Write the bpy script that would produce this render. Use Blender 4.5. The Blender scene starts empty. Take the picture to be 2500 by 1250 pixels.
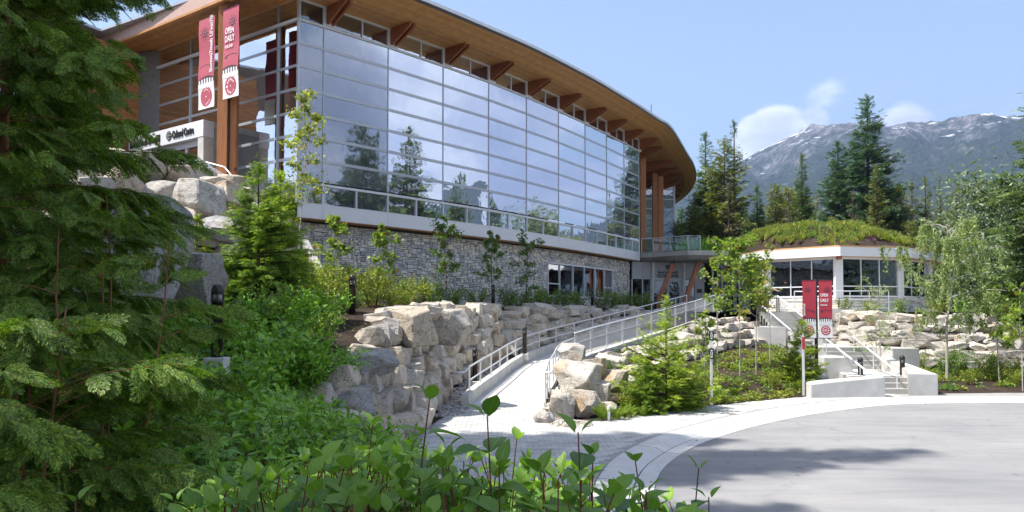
import bpy, bmesh, math, random
import numpy as np
from mathutils import Vector, Matrix, noise as mnoise
from mathutils.bvhtree import BVHTree
from mathutils.geometry import delaunay_2d_cdt
random.seed(7); rng = np.random.default_rng(7)
SC = bpy.context.scene
COL = SC.collection
# ------------------------------------------------------------------ camera
EYE = 2.5; FPX = 1900.0; CX = 1250.0; CY = 698.0; HOR = 768.0
TH = math.atan((HOR-CY)/FPX); CT, ST = math.cos(TH), math.sin(TH)
cam_d = bpy.data.cameras.new('camera'); cam = bpy.data.objects.new('camera', cam_d); COL.objects.link(cam)
cam_d.sensor_width = 36; cam_d.lens = FPX/2500*36; cam_d.shift_y = (CY-625)/2500
cam_d.clip_start = 0.05; cam_d.clip_end = 30000
cam.location = (0, 0, EYE); cam.rotation_euler = (math.radians(90)+TH, 0, 0)
SC.camera = cam
# ------------------------------------------------------------------ light
SUN_EL = 60.0
SUN_H = Vector((-0.97, -0.24)).normalized()      # towards the sun
world = bpy.data.worlds.new('World'); SC.world = world; world.use_nodes = True
wn = world.node_tree; wn.nodes.clear()
def N(t, typ, **kw):
    n = t.nodes.new(typ)
    for k, v in kw.items():
        if k in n.inputs.keys(): n.inputs[k].default_value = v
        else: setattr(n, k, v)
    return n
def math_node(t, op, a, b=None, c=None, clamp=False):
    n = t.nodes.new('ShaderNodeMath'); n.operation = op; n.use_clamp = clamp
    for i, v in enumerate((a, b, c)):
        if v is None: continue
        if hasattr(v, 'links') or hasattr(v, 'is_output'): t.links.new(v, n.inputs[i])
        else: n.inputs[i].default_value = v
    return n.outputs[0]
def ramp(t, fac, stops, interp='LINEAR'):
    n = t.nodes.new('ShaderNodeValToRGB'); n.color_ramp.interpolation = interp
    e = n.color_ramp.elements
    while len(e) < len(stops): e.new(0.5)
    for i, (p, c) in enumerate(stops):
        e[i].position = p; e[i].color = (c if len(c) == 4 else (*c, 1))
    if fac is not None: t.links.new(fac, n.inputs[0])
    return n.outputs[0]
def mixc(t, fac, a, b, mode='MIX'):
    n = t.nodes.new('ShaderNodeMix'); n.data_type = 'RGBA'; n.blend_type = mode
    for s, v in ((n.inputs[0], fac), (n.inputs[6], a), (n.inputs[7], b)):
        if hasattr(v, 'links') or hasattr(v, 'is_output'): t.links.new(v, s)
        elif isinstance(v, (int, float)): s.default_value = v
        else: s.default_value = (*v, 1) if len(v) == 3 else v
    return n.outputs[2]
sky = N(wn, 'ShaderNodeTexSky', sky_type='NISHITA', sun_disc=False)
sky.sun_elevation = math.radians(SUN_EL)
sky.sun_rotation = math.atan2(SUN_H.x, SUN_H.y)
sky.air_density = 1.0; sky.dust_density = 2.2; sky.ozone_density = 1.0
tc = N(wn, 'ShaderNodeTexCoord')
sep = N(wn, 'ShaderNodeSeparateXYZ'); wn.links.new(tc.outputs['Generated'], sep.inputs[0])
mp = N(wn, 'ShaderNodeMapping'); mp.inputs['Scale'].default_value = (1, 1, 2.2)
wn.links.new(tc.outputs['Generated'], mp.inputs[0])
n1 = N(wn, 'ShaderNodeTexNoise', Scale=3.6, Detail=9.0, Roughness=0.56, Distortion=0.25); wn.links.new(mp.outputs[0], n1.inputs['Vector'])
# cloud cover: heavier over the east (what the glass mirrors), thin over the part in view
east = math_node(wn, 'MULTIPLY_ADD', sep.outputs[0], 0.85, -0.42, clamp=True)
west = math_node(wn, 'MULTIPLY_ADD', sep.outputs[0], -0.85, -0.40, clamp=True)
south = math_node(wn, 'MULTIPLY_ADD', sep.outputs[1], -0.5, -0.1, clamp=True)
cov = math_node(wn, 'ADD', math_node(wn, 'MAXIMUM', east, west), math_node(wn, 'MULTIPLY', south, 0.5))
def blob(px, py, width, amp):
    d = Vector(((px-CX)/FPX, 1.0, (HOR-py)/FPX)).normalized()
    dp = N(wn, 'ShaderNodeVectorMath', operation='DOT_PRODUCT'); wn.links.new(tc.outputs['Generated'], dp.inputs[0]); dp.inputs[1].default_value = d
    m = N(wn, 'ShaderNodeMapRange'); wn.links.new(dp.outputs['Value'], m.inputs[0])
    m.inputs[1].default_value = math.cos(width); m.inputs[2].default_value = 1.0; m.inputs[3].default_value = 0; m.inputs[4].default_value = amp
    return m.outputs[0]
b1 = blob(1888, 362, 0.058, 0.50); b2 = blob(2215, 315, 0.035, 0.20); b3 = blob(1985, 318, 0.03, 0.16)
bl = math_node(wn, 'MAXIMUM', math_node(wn, 'MAXIMUM', b1, b2), b3)
tot = math_node(wn, 'ADD', math_node(wn, 'ADD', n1.outputs[0], math_node(wn, 'MULTIPLY', cov, 0.80)), bl)
cl = N(wn, 'ShaderNodeMapRange', interpolation_type='SMOOTHSTEP'); wn.links.new(tot, cl.inputs[0])
cl.inputs[1].default_value = 0.62; cl.inputs[2].default_value = 0.74
n2 = N(wn, 'ShaderNodeTexNoise', Scale=5.0, Detail=7.0, Roughness=0.6); wn.links.new(mp.outputs[0], n2.inputs['Vector'])
ccol = ramp(wn, n2.outputs[0], [(0.34, (3.4, 3.8, 5.2)), (0.5, (5.4, 5.8, 7.2)), (0.66, (8.8, 9.0, 9.6))])
veil = math_node(wn, 'MULTIPLY_ADD', sep.outputs[2], -0.75, 0.50, clamp=True)          # whitish air low down
base = mixc(wn, veil, sky.outputs[0], (5.1, 6.8, 8.9))
skyc = mixc(wn, math_node(wn, 'MULTIPLY', cl.outputs[0], 0.95), base, ccol)
bg = N(wn, 'ShaderNodeBackground', Strength=0.10); wn.links.new(skyc, bg.inputs[0])
wo = N(wn, 'ShaderNodeOutputWorld'); wn.links.new(bg.outputs[0], wo.inputs[0])
sun_d = bpy.data.lights.new('sun', 'SUN'); sun_d.energy = 5.0; sun_d.angle = math.radians(0.55); sun_d.color = (1.0, 0.955, 0.89)
sun = bpy.data.objects.new('sun', sun_d); COL.objects.link(sun)
SDIR = Vector((SUN_H.x*math.cos(math.radians(SUN_EL)), SUN_H.y*math.cos(math.radians(SUN_EL)), math.sin(math.radians(SUN_EL))))
sun.rotation_euler = SDIR.to_track_quat('Z', 'Y').to_euler()
SC.view_settings.view_transform = 'Standard'; SC.view_settings.look = 'None'
SC.view_settings.gamma = 1; SC.view_settings.use_curve_mapping = False
SC.view_settings.exposure = 0.95
SC.render.engine = 'CYCLES'
SC.cycles.max_bounces = 8; SC.cycles.diffuse_bounces = 3; SC.cycles.glossy_bounces = 4
SC.cycles.transparent_max_bounces = 12; SC.cycles.transmission_bounces = 4; SC.cycles.volume_bounces = 0
SC.cycles.caustics_reflective = False; SC.cycles.caustics_refractive = False
SC.cycles.sample_clamp_indirect = 6

# ------------------------------------------------------------------ helpers
def P(px, py, D):
    x = (px-CX)/FPX; u = (CY-py)/FPX
    Y = CT-u*ST; Z = ST+u*CT; t = D/Y
    return Vector((x*t, D, EYE+Z*t))
def tag(o, label=None, cat=None, group=None, kind=None):
    if label: o['label'] = label
    if cat: o['category'] = cat
    if group: o['group'] = group
    if kind: o['kind'] = kind
    return o
def link(o, parent=None):
    COL.objects.link(o)
    if parent is not None: o.parent = parent
    return o
def empty(name, loc=(0, 0, 0), label=None, cat=None, group=None, kind=None):
    o = bpy.data.objects.new(name, None); COL.objects.link(o); o.location = loc
    o.empty_display_size = 0.1
    return tag(o, label, cat, group, kind)
class Geo:
    """collects vertices and faces, builds ONE mesh"""
    def __init__(s): s.V = []; s.F = []; s.n = 0; s.A = []; s.has = False
    def add(s, V, F, A=None):
        V = np.asarray(V, dtype=np.float32).reshape(-1, 3)
        if isinstance(F, np.ndarray): s.F.append(F.astype(np.int64)+s.n)
        else:
            by = {}
            for f in F: by.setdefault(len(f), []).append(f)
            for k, fs in by.items(): s.F.append(np.asarray(fs, dtype=np.int64)+s.n)
        if A is None: A = np.zeros((len(V), 2), np.float32)
        else: s.has = True
        s.A.append(A); s.V.append(V); s.n += len(V); return s
    def mesh(s, name, mats=(), smooth=False):
        me = bpy.data.meshes.new(name)
        if not s.V: return me
        V = np.concatenate(s.V); me.vertices.add(len(V)); me.vertices.foreach_set('co', V.ravel())
        loops = np.concatenate([f.ravel() for f in s.F]); cnt = np.concatenate([np.full(len(f), f.shape[1]) for f in s.F])
        st = np.concatenate([[0], np.cumsum(cnt)[:-1]])
        me.loops.add(len(loops)); me.loops.foreach_set('vertex_index', loops.astype(np.int32))
        me.polygons.add(len(cnt)); me.polygons.foreach_set('loop_start', st.astype(np.int32))
        me.polygons.foreach_set('use_smooth', np.full(len(cnt), bool(smooth)))
        if s.has:
            at = me.attributes.new('luv', 'FLOAT2', 'POINT'); at.data.foreach_set('vector', np.concatenate(s.A).astype(np.float32).ravel())
        for m in (mats if isinstance(mats, (list, tuple)) else [mats]): me.materials.append(m)
        me.update(); me.validate(); return me
    def build(s, name, mat=(), parent=None, smooth=False, **kw):
        o = bpy.data.objects.new(name, s.mesh(name, mat, smooth)); link(o, parent); tag(o, **kw); return o
def copy_tree(o, parent=None):
    c = o.copy(); COL.objects.link(c); c.parent = parent
    for k in ('label', 'group'):
        pass
    for ch in list(o.children): copy_tree(ch, c)
    return c
BOXF = np.array([[0,3,2,1],[4,5,6,7],[0,1,5,4],[1,2,6,5],[2,3,7,6],[3,0,4,7]])
def box_pts(c, u, v, w):
    """box from centre and three half-axis vectors"""
    c, u, v, w = (np.array(a, dtype=float) for a in (c, u, v, w))
    return np.array([c-u-v-w, c+u-v-w, c+u+v-w, c-u+v-w, c-u-v+w, c+u-v+w, c+u+v+w, c-u+v+w])
def g_box(g, c, u, v, w): g.add(box_pts(c, u, v, w), BOXF); return g
def g_abox(g, x0, x1, y0, y1, z0, z1):
    return g_box(g, ((x0+x1)/2, (y0+y1)/2, (z0+z1)/2), ((x1-x0)/2, 0, 0), (0, (y1-y0)/2, 0), (0, 0, (z1-z0)/2))
def g_bevbox(g, c, u, v, w, b=0.02):
    bm = bmesh.new(); bmesh.ops.create_cube(bm, size=2)
    c, u, v, w = (Vector(a) for a in (c, u, v, w))
    for p in bm.verts: p.co = c+u*p.co.x+v*p.co.y+w*p.co.z
    bmesh.ops.bevel(bm, geom=bm.edges[:], offset=b, segments=2, affect='EDGES', profile=0.5)
    g_bm(g, bm); return g
def g_bm(g, bm):
    bm.verts.index_update()
    g.add([v.co[:] for v in bm.verts], [[v.index for v in f.verts] for f in bm.faces]); bm.free(); return g
def g_beam(g, a, b, w, h, up=(0, 0, 1)):
    """rectangular bar from a to b, width w (sideways) and height h"""
    a, b = Vector(a), Vector(b); d = (b-a); L = d.length; d.normalize(); up = Vector(up)
    s = d.cross(up)
    if s.length < 1e-4: s = d.cross(Vector((1, 0, 0)))
    s.normalize(); t = s.cross(d)
    return g_box(g, (a+b)/2, d*L/2, s*w/2, t*h/2)
def g_tube(g, pts, r, n=8, caps=True):
    pts = [np.array(p, float) for p in pts]; m = len(pts)
    rs = r if isinstance(r, (list, tuple, np.ndarray)) else [r]*m
    V = []; prev = None
    for i, p in enumerate(pts):
        d = pts[min(i+1, m-1)]-pts[max(i-1, 0)]; d = d/(np.linalg.norm(d)+1e-9)
        if prev is None:
            a = np.cross(d, [0, 0, 1.0]); 
            if np.linalg.norm(a) < 1e-3: a = np.cross(d, [1.0, 0, 0])
        else: a = prev-d*np.dot(prev, d)
        a /= np.linalg.norm(a)+1e-9; prev = a; b = np.cross(d, a)
        for k in range(n):
            an = 2*math.pi*k/n; V.append(p+(a*math.cos(an)+b*math.sin(an))*rs[i])
    F = [[i*n+k, i*n+(k+1) % n, (i+1)*n+(k+1) % n, (i+1)*n+k] for i in range(m-1) for k in range(n)]
    if caps: F += [list(range(n))[::-1], list(range((m-1)*n, m*n))]
    g.add(V, F); return g
def g_prism(g, poly, z0, z1):
    n = len(poly); V = [(x, y, z0) for x, y in poly]+[(x, y, z1) for x, y in poly]
    F = [list(range(n))[::-1], list(range(n, 2*n))]+[[i, (i+1) % n, n+(i+1) % n, n+i] for i in range(n)]
    g.add(V, F); return g
def g_lathe(g, prof, n=16, loc=(0, 0, 0)):
    V = []; 
    for r, z in prof:
        for k in range(n):
            a = 2*math.pi*k/n; V.append((loc[0]+r*math.cos(a), loc[1]+r*math.sin(a), loc[2]+z))
    m = len(prof)
    F = [[i*n+k, i*n+(k+1) % n, (i+1)*n+(k+1) % n, (i+1)*n+k] for i in range(m-1) for k in range(n)]
    F += [list(range(n))[::-1], list(range((m-1)*n, m*n))]
    g.add(V, F); return g
def unit(a): return a/(np.linalg.norm(a, axis=-1, keepdims=True)+1e-9)
def frames(d, n):
    """(k,3) axis and (k,3) rough normal -> (k,3,3) matrices, columns x=axis, y=side, z=normal"""
    x = unit(d); y = unit(np.cross(n, x)); z = np.cross(x, y)
    return np.stack([x, y, z], axis=-1)
def g_inst(g, tV, tF, R, loc, sc, tA=None):
    k = len(loc); sc = np.asarray(sc, float)
    if sc.ndim == 1: sc = np.repeat(sc[:, None], 3, 1)
    V = np.einsum('kij,kvj->kvi', R, tV[None]*sc[:, None, :])+loc[:, None, :]
    nv = len(tV); 
    if isinstance(tF, np.ndarray): tF = [tF]
    base = g.n
    g.V.append(V.reshape(-1, 3).astype(np.float32))
    for f in tF: g.F.append((f[None]+(np.arange(k)*nv)[:, None, None]).reshape(-1, f.shape[1])+base)
    if tA is None: g.A.append(np.zeros((k*nv, 2), np.float32))
    else: g.A.append(np.tile(tA, (k, 1)).astype(np.float32)); g.has = True
    g.n += k*nv; return g
def rnd_dirs(k):
    v = rng.normal(size=(k, 3)); return unit(v)

# ------------------------------------------------------------------ materials
def new_mat(name):
    m = bpy.data.materials.new(name); m.use_nodes = True; t = m.node_tree; t.nodes.clear()
    out = t.nodes.new('ShaderNodeOutputMaterial'); return m, t, out
def prin(t, out, **kw):
    b = t.nodes.new('ShaderNodeBsdfPrincipled')
    for k, v in kw.items():
        k = k.replace('_', ' ')
        if hasattr(v, 'links') or hasattr(v, 'is_output'): t.links.new(v, b.inputs[k])
        elif k == 'Base Color' and len(v) == 3: b.inputs[k].default_value = (*v, 1)
        else: b.inputs[k].default_value = v
    t.links.new(b.outputs[0], out.inputs[0]); return b
def bump(t, b, h, s=0.3, d=0.02):
    n = t.nodes.new('ShaderNodeBump'); n.inputs['Strength'].default_value = s; n.inputs['Distance'].default_value = d
    t.links.new(h, n.inputs['Height']); t.links.new(n.outputs[0], b.inputs['Normal']); return n
def coords(t, kind='Object', scale=(1, 1, 1)):
    c = t.nodes.new('ShaderNodeTexCoord'); m = t.nodes.new('ShaderNodeMapping'); m.inputs['Scale'].default_value = scale
    t.links.new(c.outputs[kind], m.inputs[0]); return m.outputs[0]
def wpos(t, scale=(1, 1, 1)):
    c = t.nodes.new('ShaderNodeNewGeometry'); m = t.nodes.new('ShaderNodeMapping'); m.inputs['Scale'].default_value = scale
    t.links.new(c.outputs['Position'], m.inputs[0]); return m.outputs[0]
def noise(t, vec, scale, detail=4.0, rough=0.55, dist=0.0):
    n = t.nodes.new('ShaderNodeTexNoise'); n.inputs['Scale'].default_value = scale; n.inputs['Detail'].default_value = detail
    n.inputs['Roughness'].default_value = rough; n.inputs['Distortion'].default_value = dist
    t.links.new(vec, n.inputs['Vector']); return n.outputs[0]
def rnd(t):
    o = t.nodes.new('ShaderNodeObjectInfo'); g = t.nodes.new('ShaderNodeNewGeometry')
    return math_node(t, 'FRACT', math_node(t, 'ADD', o.outputs['Random'], g.outputs['Random Per Island']))
def scl(c, f): return tuple(min(1, x*f) for x in c)
def m_plain(name, col, rough=0.6, metal=0.0, var=0.12, nscale=6.0, bmp=0.0, spec=0.5, vec='w'):
    m, t, out = new_mat(name); v = wpos(t) if vec == 'w' else coords(t)
    f = noise(t, v, nscale, 5)
    c = ramp(t, f, [(0.3, scl(col, 1-var)), (0.7, scl(col, 1+var))])
    b = prin(t, out, Base_Color=c, Roughness=rough, Metallic=metal, Specular_IOR_Level=spec)
    if bmp: bump(t, b, noise(t, v, nscale*6, 3), bmp, 0.01)
    return m
def m_leaf(name, c1, c2, c3=None, trans=0.35, rough=0.45, veins=False, huevar=0.0, dead=None):
    """leaf colours spread from leaf to leaf"""
    m, t, out = new_mat(name); r = rnd(t)
    st = [(0.0, c1), (0.55, c2), (1.0, c3 or scl(c2, 1.5))]
    if dead: st = [(0.0, c1), (0.5, c2), (0.965, c3 or scl(c2, 1.5)), (0.99, dead)]
    c = ramp(t, r, st)
    big = noise(t, wpos(t), 1.3, 3)
    c = mixc(t, 1.0, c, ramp(t, big, [(0.3, (0.72, 0.76, 0.72)), (0.7, (1.25, 1.2, 1.1))]), 'MULTIPLY')
    if veins:
        at = t.nodes.new('ShaderNodeAttribute'); at.attribute_name = 'luv'
        sp = t.nodes.new('ShaderNodeSeparateXYZ'); t.links.new(at.outputs['Vector'], sp.inputs[0])
        av = math_node(t, 'ABSOLUTE', sp.outputs[1])
        ph = math_node(t, 'SUBTRACT', math_node(t, 'MULTIPLY', sp.outputs[0], 9.0), math_node(t, 'MULTIPLY', math_node(t, 'POWER', av, 0.8), 3.2))
        tri = math_node(t, 'ABSOLUTE', math_node(t, 'SUBTRACT', math_node(t, 'FRACT', ph), 0.5))
        vein = math_node(t, 'LESS_THAN', tri, 0.05); mid = math_node(t, 'LESS_THAN', av, 0.045)
        vv = math_node(t, 'MAXIMUM', vein, mid)
        c = mixc(t, math_node(t, 'MULTIPLY', vv, 0.35), c, scl(c2, 2.2))
        hgt = math_node(t, 'SINE', math_node(t, 'MULTIPLY', ph, 6.283))
        sp_ = noise(t, wpos(t), 55, 3, 0.6)
        c = mixc(t, ramp(t, sp_, [(0.68, (0, 0, 0)), (0.72, (0.8, 0.8, 0.8))]), c, (0.13, 0.09, 0.03))
    b = t.nodes.new('ShaderNodeBsdfPrincipled'); t.links.new(c, b.inputs['Base Color'])
    b.inputs['Roughness'].default_value = rough; b.inputs['Specular IOR Level'].default_value = 0.35
    if veins: bump(t, b, hgt, 0.25, 0.002)
    tr = t.nodes.new('ShaderNodeBsdfTranslucent'); t.links.new(mixc(t, 1.0, c, (1.35, 1.5, 0.6), 'MULTIPLY'), tr.inputs[0])
    mx = t.nodes.new('ShaderNodeMixShader'); mx.inputs[0].default_value = trans
    t.links.new(b.outputs[0], mx.inputs[1]); t.links.new(tr.outputs[0], mx.inputs[2]); t.links.new(mx.outputs[0], out.inputs[0])
    return m
def m_wood(name, c1, c2, axis_scale=(1, 1, 12), rough=0.55, var=True, kind='w', spec=0.4):
    m, t, out = new_mat(name); v = wpos(t, axis_scale) if kind == 'w' else coords(t, 'Object', axis_scale)
    f = noise(t, v, 1.6, 6, 0.6, 0.4); c = ramp(t, f, [(0.3, c1), (0.72, c2)])
    if var:
        c = mixc(t, 1.0, c, ramp(t, rnd(t), [(0, (0.84, 0.84, 0.84)), (1, (1.14, 1.12, 1.1))]), 'MULTIPLY')
    b = prin(t, out, Base_Color=c, Roughness=rough, Specular_IOR_Level=spec); bump(t, b, f, 0.15, 0.01); return m
def m_rock(name, greys=((0.20, 0.21, 0.22), (0.46, 0.46, 0.45)), tan=(0.50, 0.41, 0.29), rust=(0.42, 0.23, 0.10), tanfac=0.55):
    m, t, out = new_mat(name)
    oi = t.nodes.new('ShaderNodeObjectInfo'); sh = t.nodes.new('ShaderNodeVectorMath'); sh.operation = 'MULTIPLY_ADD'
    gi = t.nodes.new('ShaderNodeNewGeometry'); r = math_node(t, 'FRACT', math_node(t, 'ADD', oi.outputs['Random'], gi.outputs['Random Per Island']))
    cb = t.nodes.new('ShaderNodeCombineXYZ'); 
    for i in range(3): t.links.new(r, cb.inputs[i])
    t.links.new(cb.outputs[0], sh.inputs[0]); sh.inputs[1].default_value = (7, 13, 5); t.links.new(gi.outputs['Position'], sh.inputs[2])
    v = sh.outputs[0]
    f = noise(t, v, 5.0, 8, 0.68, 0.6); fine = noise(t, v, 38, 6, 0.7)
    st = t.nodes.new('ShaderNodeMapping'); st.inputs['Scale'].default_value = (1, 1, 5); st.inputs['Rotation'].default_value = (0.5, 0.9, 0.2); t.links.new(v, st.inputs[0])
    streak = noise(t, st.outputs[0], 4.0, 7, 0.65, 1.2)
    c = ramp(t, f, [(0.28, greys[0]), (0.46, tuple((a+b)/2 for a, b in zip(*greys))), (0.72, greys[1])])
    c = mixc(t, math_node(t, 'MULTIPLY', ramp(t, r, [(0.1, (0, 0, 0)), (0.75, (1, 1, 1))]), tanfac), c, tan)
    c = mixc(t, ramp(t, streak, [(0.45, (0, 0, 0)), (0.8, (0.55, 0.55, 0.55))]), c, scl(greys[1], 1.15))
    rn = noise(t, v, 1.3, 3, 0.5)
    c = mixc(t, ramp(t, rn, [(0.56, (0, 0, 0)), (0.75, (0.75, 0.75, 0.75))]), c, rust)
    vor = t.nodes.new('ShaderNodeTexVoronoi'); vor.feature = 'DISTANCE_TO_EDGE'; vor.inputs['Scale'].default_value = 2.2
    wob = t.nodes.new('ShaderNodeVectorMath'); wob.operation = 'MULTIPLY_ADD'; nz = t.nodes.new('ShaderNodeTexNoise'); nz.inputs['Scale'].default_value = 3; nz.inputs['Detail'].default_value = 6
    t.links.new(v, nz.inputs['Vector']); t.links.new(nz.outputs['Color'], wob.inputs[0]); wob.inputs[1].default_value = (0.7, 0.7, 0.7); t.links.new(v, wob.inputs[2]); t.links.new(wob.outputs[0], vor.inputs['Vector'])
    crack = ramp(t, vor.outputs[0], [(0.0, (0.35, 0.33, 0.30)), (0.03, (1, 1, 1))])
    c = mixc(t, 0.8, c, crack, 'MULTIPLY')
    c = mixc(t, 1.0, c, ramp(t, fine, [(0.35, (0.78, 0.78, 0.78)), (0.65, (1.16, 1.16, 1.16))]), 'MULTIPLY')
    r2 = math_node(t, 'FRACT', math_node(t, 'MULTIPLY', r, 7.31))
    c = mixc(t, 1.0, c, ramp(t, r2, [(0.0, (0.72, 0.70, 0.67)), (0.5, (0.95, 0.93, 0.90)), (1.0, (1.14, 1.1, 1.04))]), 'MULTIPLY')
    stn = noise(t, v, 2.3, 6, 0.7, 1.5)
    c = mixc(t, ramp(t, stn, [(0.58, (0, 0, 0)), (0.72, (0.6, 0.6, 0.6))]), c, (0.13, 0.125, 0.12))
    b = prin(t, out, Base_Color=c, Roughness=0.9, Specular_IOR_Level=0.2)
    hh = math_node(t, 'ADD', math_node(t, 'MULTIPLY', f, 1.0), math_node(t, 'ADD', math_node(t, 'MULTIPLY', fine, 0.35), math_node(t, 'MULTIPLY', streak, 0.7)))
    bump(t, b, hh, 0.75, 0.06); return m
M = {}
M['rock'] = m_rock('granite boulder', ((0.26, 0.26, 0.26), (0.66, 0.63, 0.58)), (0.62, 0.535, 0.42), (0.50, 0.33, 0.17), 0.75)
M['rock_grey'] = m_rock('grey granite', ((0.24, 0.25, 0.27), (0.56, 0.56, 0.56)), (0.38, 0.36, 0.32), (0.33, 0.24, 0.15), 0.3)
M['rock_pale'] = m_rock('pale granite', ((0.27, 0.265, 0.255), (0.62, 0.59, 0.54)), (0.60, 0.54, 0.45), (0.48, 0.36, 0.22), 0.35)
M['concrete'] = m_plain('concrete', (0.52, 0.51, 0.48), 0.85, var=0.13, nscale=2.5, bmp=0.12, spec=0.2)
M['concrete_grey'] = m_plain('grey concrete', (0.36, 0.355, 0.335), 0.85, var=0.16, nscale=1.4, bmp=0.12, spec=0.2)
M['white'] = m_plain('white aluminium', (0.66, 0.68, 0.70), 0.4, var=0.03, nscale=1.0)
M['band'] = m_plain('white metal panel', (0.70, 0.715, 0.735), 0.38, var=0.025, nscale=0.7)
M['transom'] = m_plain('grey glass spandrel', (0.44, 0.47, 0.50), 0.16, metal=0.25, var=0.03, nscale=0.7)
M['dark'] = m_plain('dark joint and shade', (0.03, 0.03, 0.03), 0.7)
M['steel'] = m_plain('galvanised steel', (0.68, 0.69, 0.70), 0.42, metal=0.35, var=0.06)
M['bronze'] = m_plain('dark bronze metal', (0.035, 0.028, 0.024), 0.35, metal=0.3, var=0.15, nscale=12)
M['black'] = m_plain('black metal', (0.02, 0.02, 0.022), 0.4)
M['lens'] = m_plain('lamp lens', (0.25, 0.25, 0.24), 0.2)
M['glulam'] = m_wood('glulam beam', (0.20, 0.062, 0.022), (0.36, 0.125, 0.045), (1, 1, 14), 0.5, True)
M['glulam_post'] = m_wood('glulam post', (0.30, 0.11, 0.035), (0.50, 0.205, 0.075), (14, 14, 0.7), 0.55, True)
M['soffit'] = m_wood('cedar soffit', (0.44, 0.225, 0.08), (0.60, 0.335, 0.13), (2, 2, 2), 0.5, True)
M['slat'] = m_wood('cedar slat', (0.42, 0.19, 0.06), (0.60, 0.31, 0.11), (2, 2, 2), 0.5, True)
M['siding'] = m_wood('cedar siding', (0.40, 0.17, 0.06), (0.58, 0.28, 0.11), (1, 1, 10), 0.6, True)
M['fascia_pink'] = m_plain('weathered fascia', (0.52, 0.36, 0.30), 0.6, var=0.08)
M['ply'] = m_wood('pale timber edge', (0.50, 0.31, 0.14), (0.64, 0.42, 0.21), (1, 1, 8), 0.6, True)
M['intwall'] = m_plain('interior wall', (0.20, 0.19, 0.18), 0.8)
M['intfloor'] = m_plain('interior floor', (0.16, 0.14, 0.12), 0.6)
M['intcol'] = m_wood('interior column', (0.34, 0.20, 0.11), (0.5, 0.32, 0.2), (8, 8, 0.7))
def m_glass(name, refl, tint, add=0.0, col=(0.70, 0.735, 0.79)):
    m, t, out = new_mat(name)
    fr = t.nodes.new('ShaderNodeFresnel'); fr.inputs[0].default_value = 1.5
    f = math_node(t, 'MULTIPLY_ADD', fr.outputs[0], 0.9, refl, clamp=True)
    gl = t.nodes.new('ShaderNodeBsdfGlossy'); gl.inputs['Roughness'].default_value = 0.018 if add else 0.012; gl.inputs['Color'].default_value = (*col, 1)
    r = rnd(t); v = wpos(t)
    wob = noise(t, v, 0.8, 3, 0.45); bn = t.nodes.new('ShaderNodeBump'); bn.inputs['Strength'].default_value = 0.16; bn.inputs['Distance'].default_value = 0.05
    t.links.new(wob, bn.inputs['Height']); t.links.new(bn.outputs[0], gl.inputs['Normal'])
    tr = t.nodes.new('ShaderNodeBsdfTransparent'); tr.inputs[0].default_value = (*tint, 1)
    mx = t.nodes.new('ShaderNodeMixShader'); t.links.new(f, mx.inputs[0]); t.links.new(tr.outputs[0], mx.inputs[1]); t.links.new(gl.outputs[0], mx.inputs[2])
    if add:      # pale diffuse film mixed into the pane, imitating a hazy sheen
        df = t.nodes.new('ShaderNodeBsdfDiffuse'); rr_ = rnd(t); t.links.new(ramp(t, rr_, [(0, (0.40, 0.43, 0.46)), (1, (0.56, 0.58, 0.60))]), df.inputs[0])
        m2 = t.nodes.new('ShaderNodeMixShader'); t.links.new(math_node(t, 'MULTIPLY_ADD', rr_, 0.10, add), m2.inputs[0]); t.links.new(mx.outputs[0], m2.inputs[1]); t.links.new(df.outputs[0], m2.inputs[2]); mx = m2
    t.links.new(mx.outputs[0], out.inputs[0]); return m
M['glass'] = m_glass('coated curtain wall glass', 0.30, (0.56, 0.61, 0.65), 0.055)
M['glass_west'] = m_glass('coated entrance glass', 0.66, (0.45, 0.5, 0.55))
M['glass_clear'] = m_glass('clear window glass', 0.10, (0.80, 0.85, 0.84))
M['glass_rail'] = m_glass('balustrade glass', 0.04, (0.82, 0.93, 0.90))
def m_mesh(name, col, cell=0.06, cover=0.42):
    """fine expanded steel mesh: holes are see-through"""
    m, t, out = new_mat(name); v = wpos(t)
    sp = t.nodes.new('ShaderNodeSeparateXYZ'); t.links.new(v, sp.inputs[0])
    h = math_node(t, 'ADD', math_node(t, 'MULTIPLY', sp.outputs[0], 0.8), math_node(t, 'MULTIPLY', sp.outputs[1], 0.6))
    a = math_node(t, 'ADD', math_node(t, 'MULTIPLY', h, 0.6/cell), math_node(t, 'MULTIPLY', sp.outputs[2], 1/cell))
    b = math_node(t, 'SUBTRACT', math_node(t, 'MULTIPLY', h, 0.6/cell), math_node(t, 'MULTIPLY', sp.outputs[2], 1/cell))
    la = math_node(t, 'LESS_THAN', math_node(t, 'FRACT', a), cover*0.5); lb = math_node(t, 'LESS_THAN', math_node(t, 'FRACT', b), cover*0.5)
    f = math_node(t, 'MAXIMUM', la, lb)
    p = t.nodes.new('ShaderNodeBsdfPrincipled'); p.inputs['Base Color'].default_value = (*col, 1); p.inputs['Roughness'].default_value = 0.45; p.inputs['Metallic'].default_value = 0.4
    tr = t.nodes.new('ShaderNodeBsdfTransparent'); mx = t.nodes.new('ShaderNodeMixShader')
    t.links.new(f, mx.inputs[0]); t.links.new(tr.outputs[0], mx.inputs[1]); t.links.new(p.outputs[0], mx.inputs[2]); t.links.new(mx.outputs[0], out.inputs[0]); return m
M['mesh'] = m_mesh('steel mesh', (0.6, 0.61, 0.62))
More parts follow.
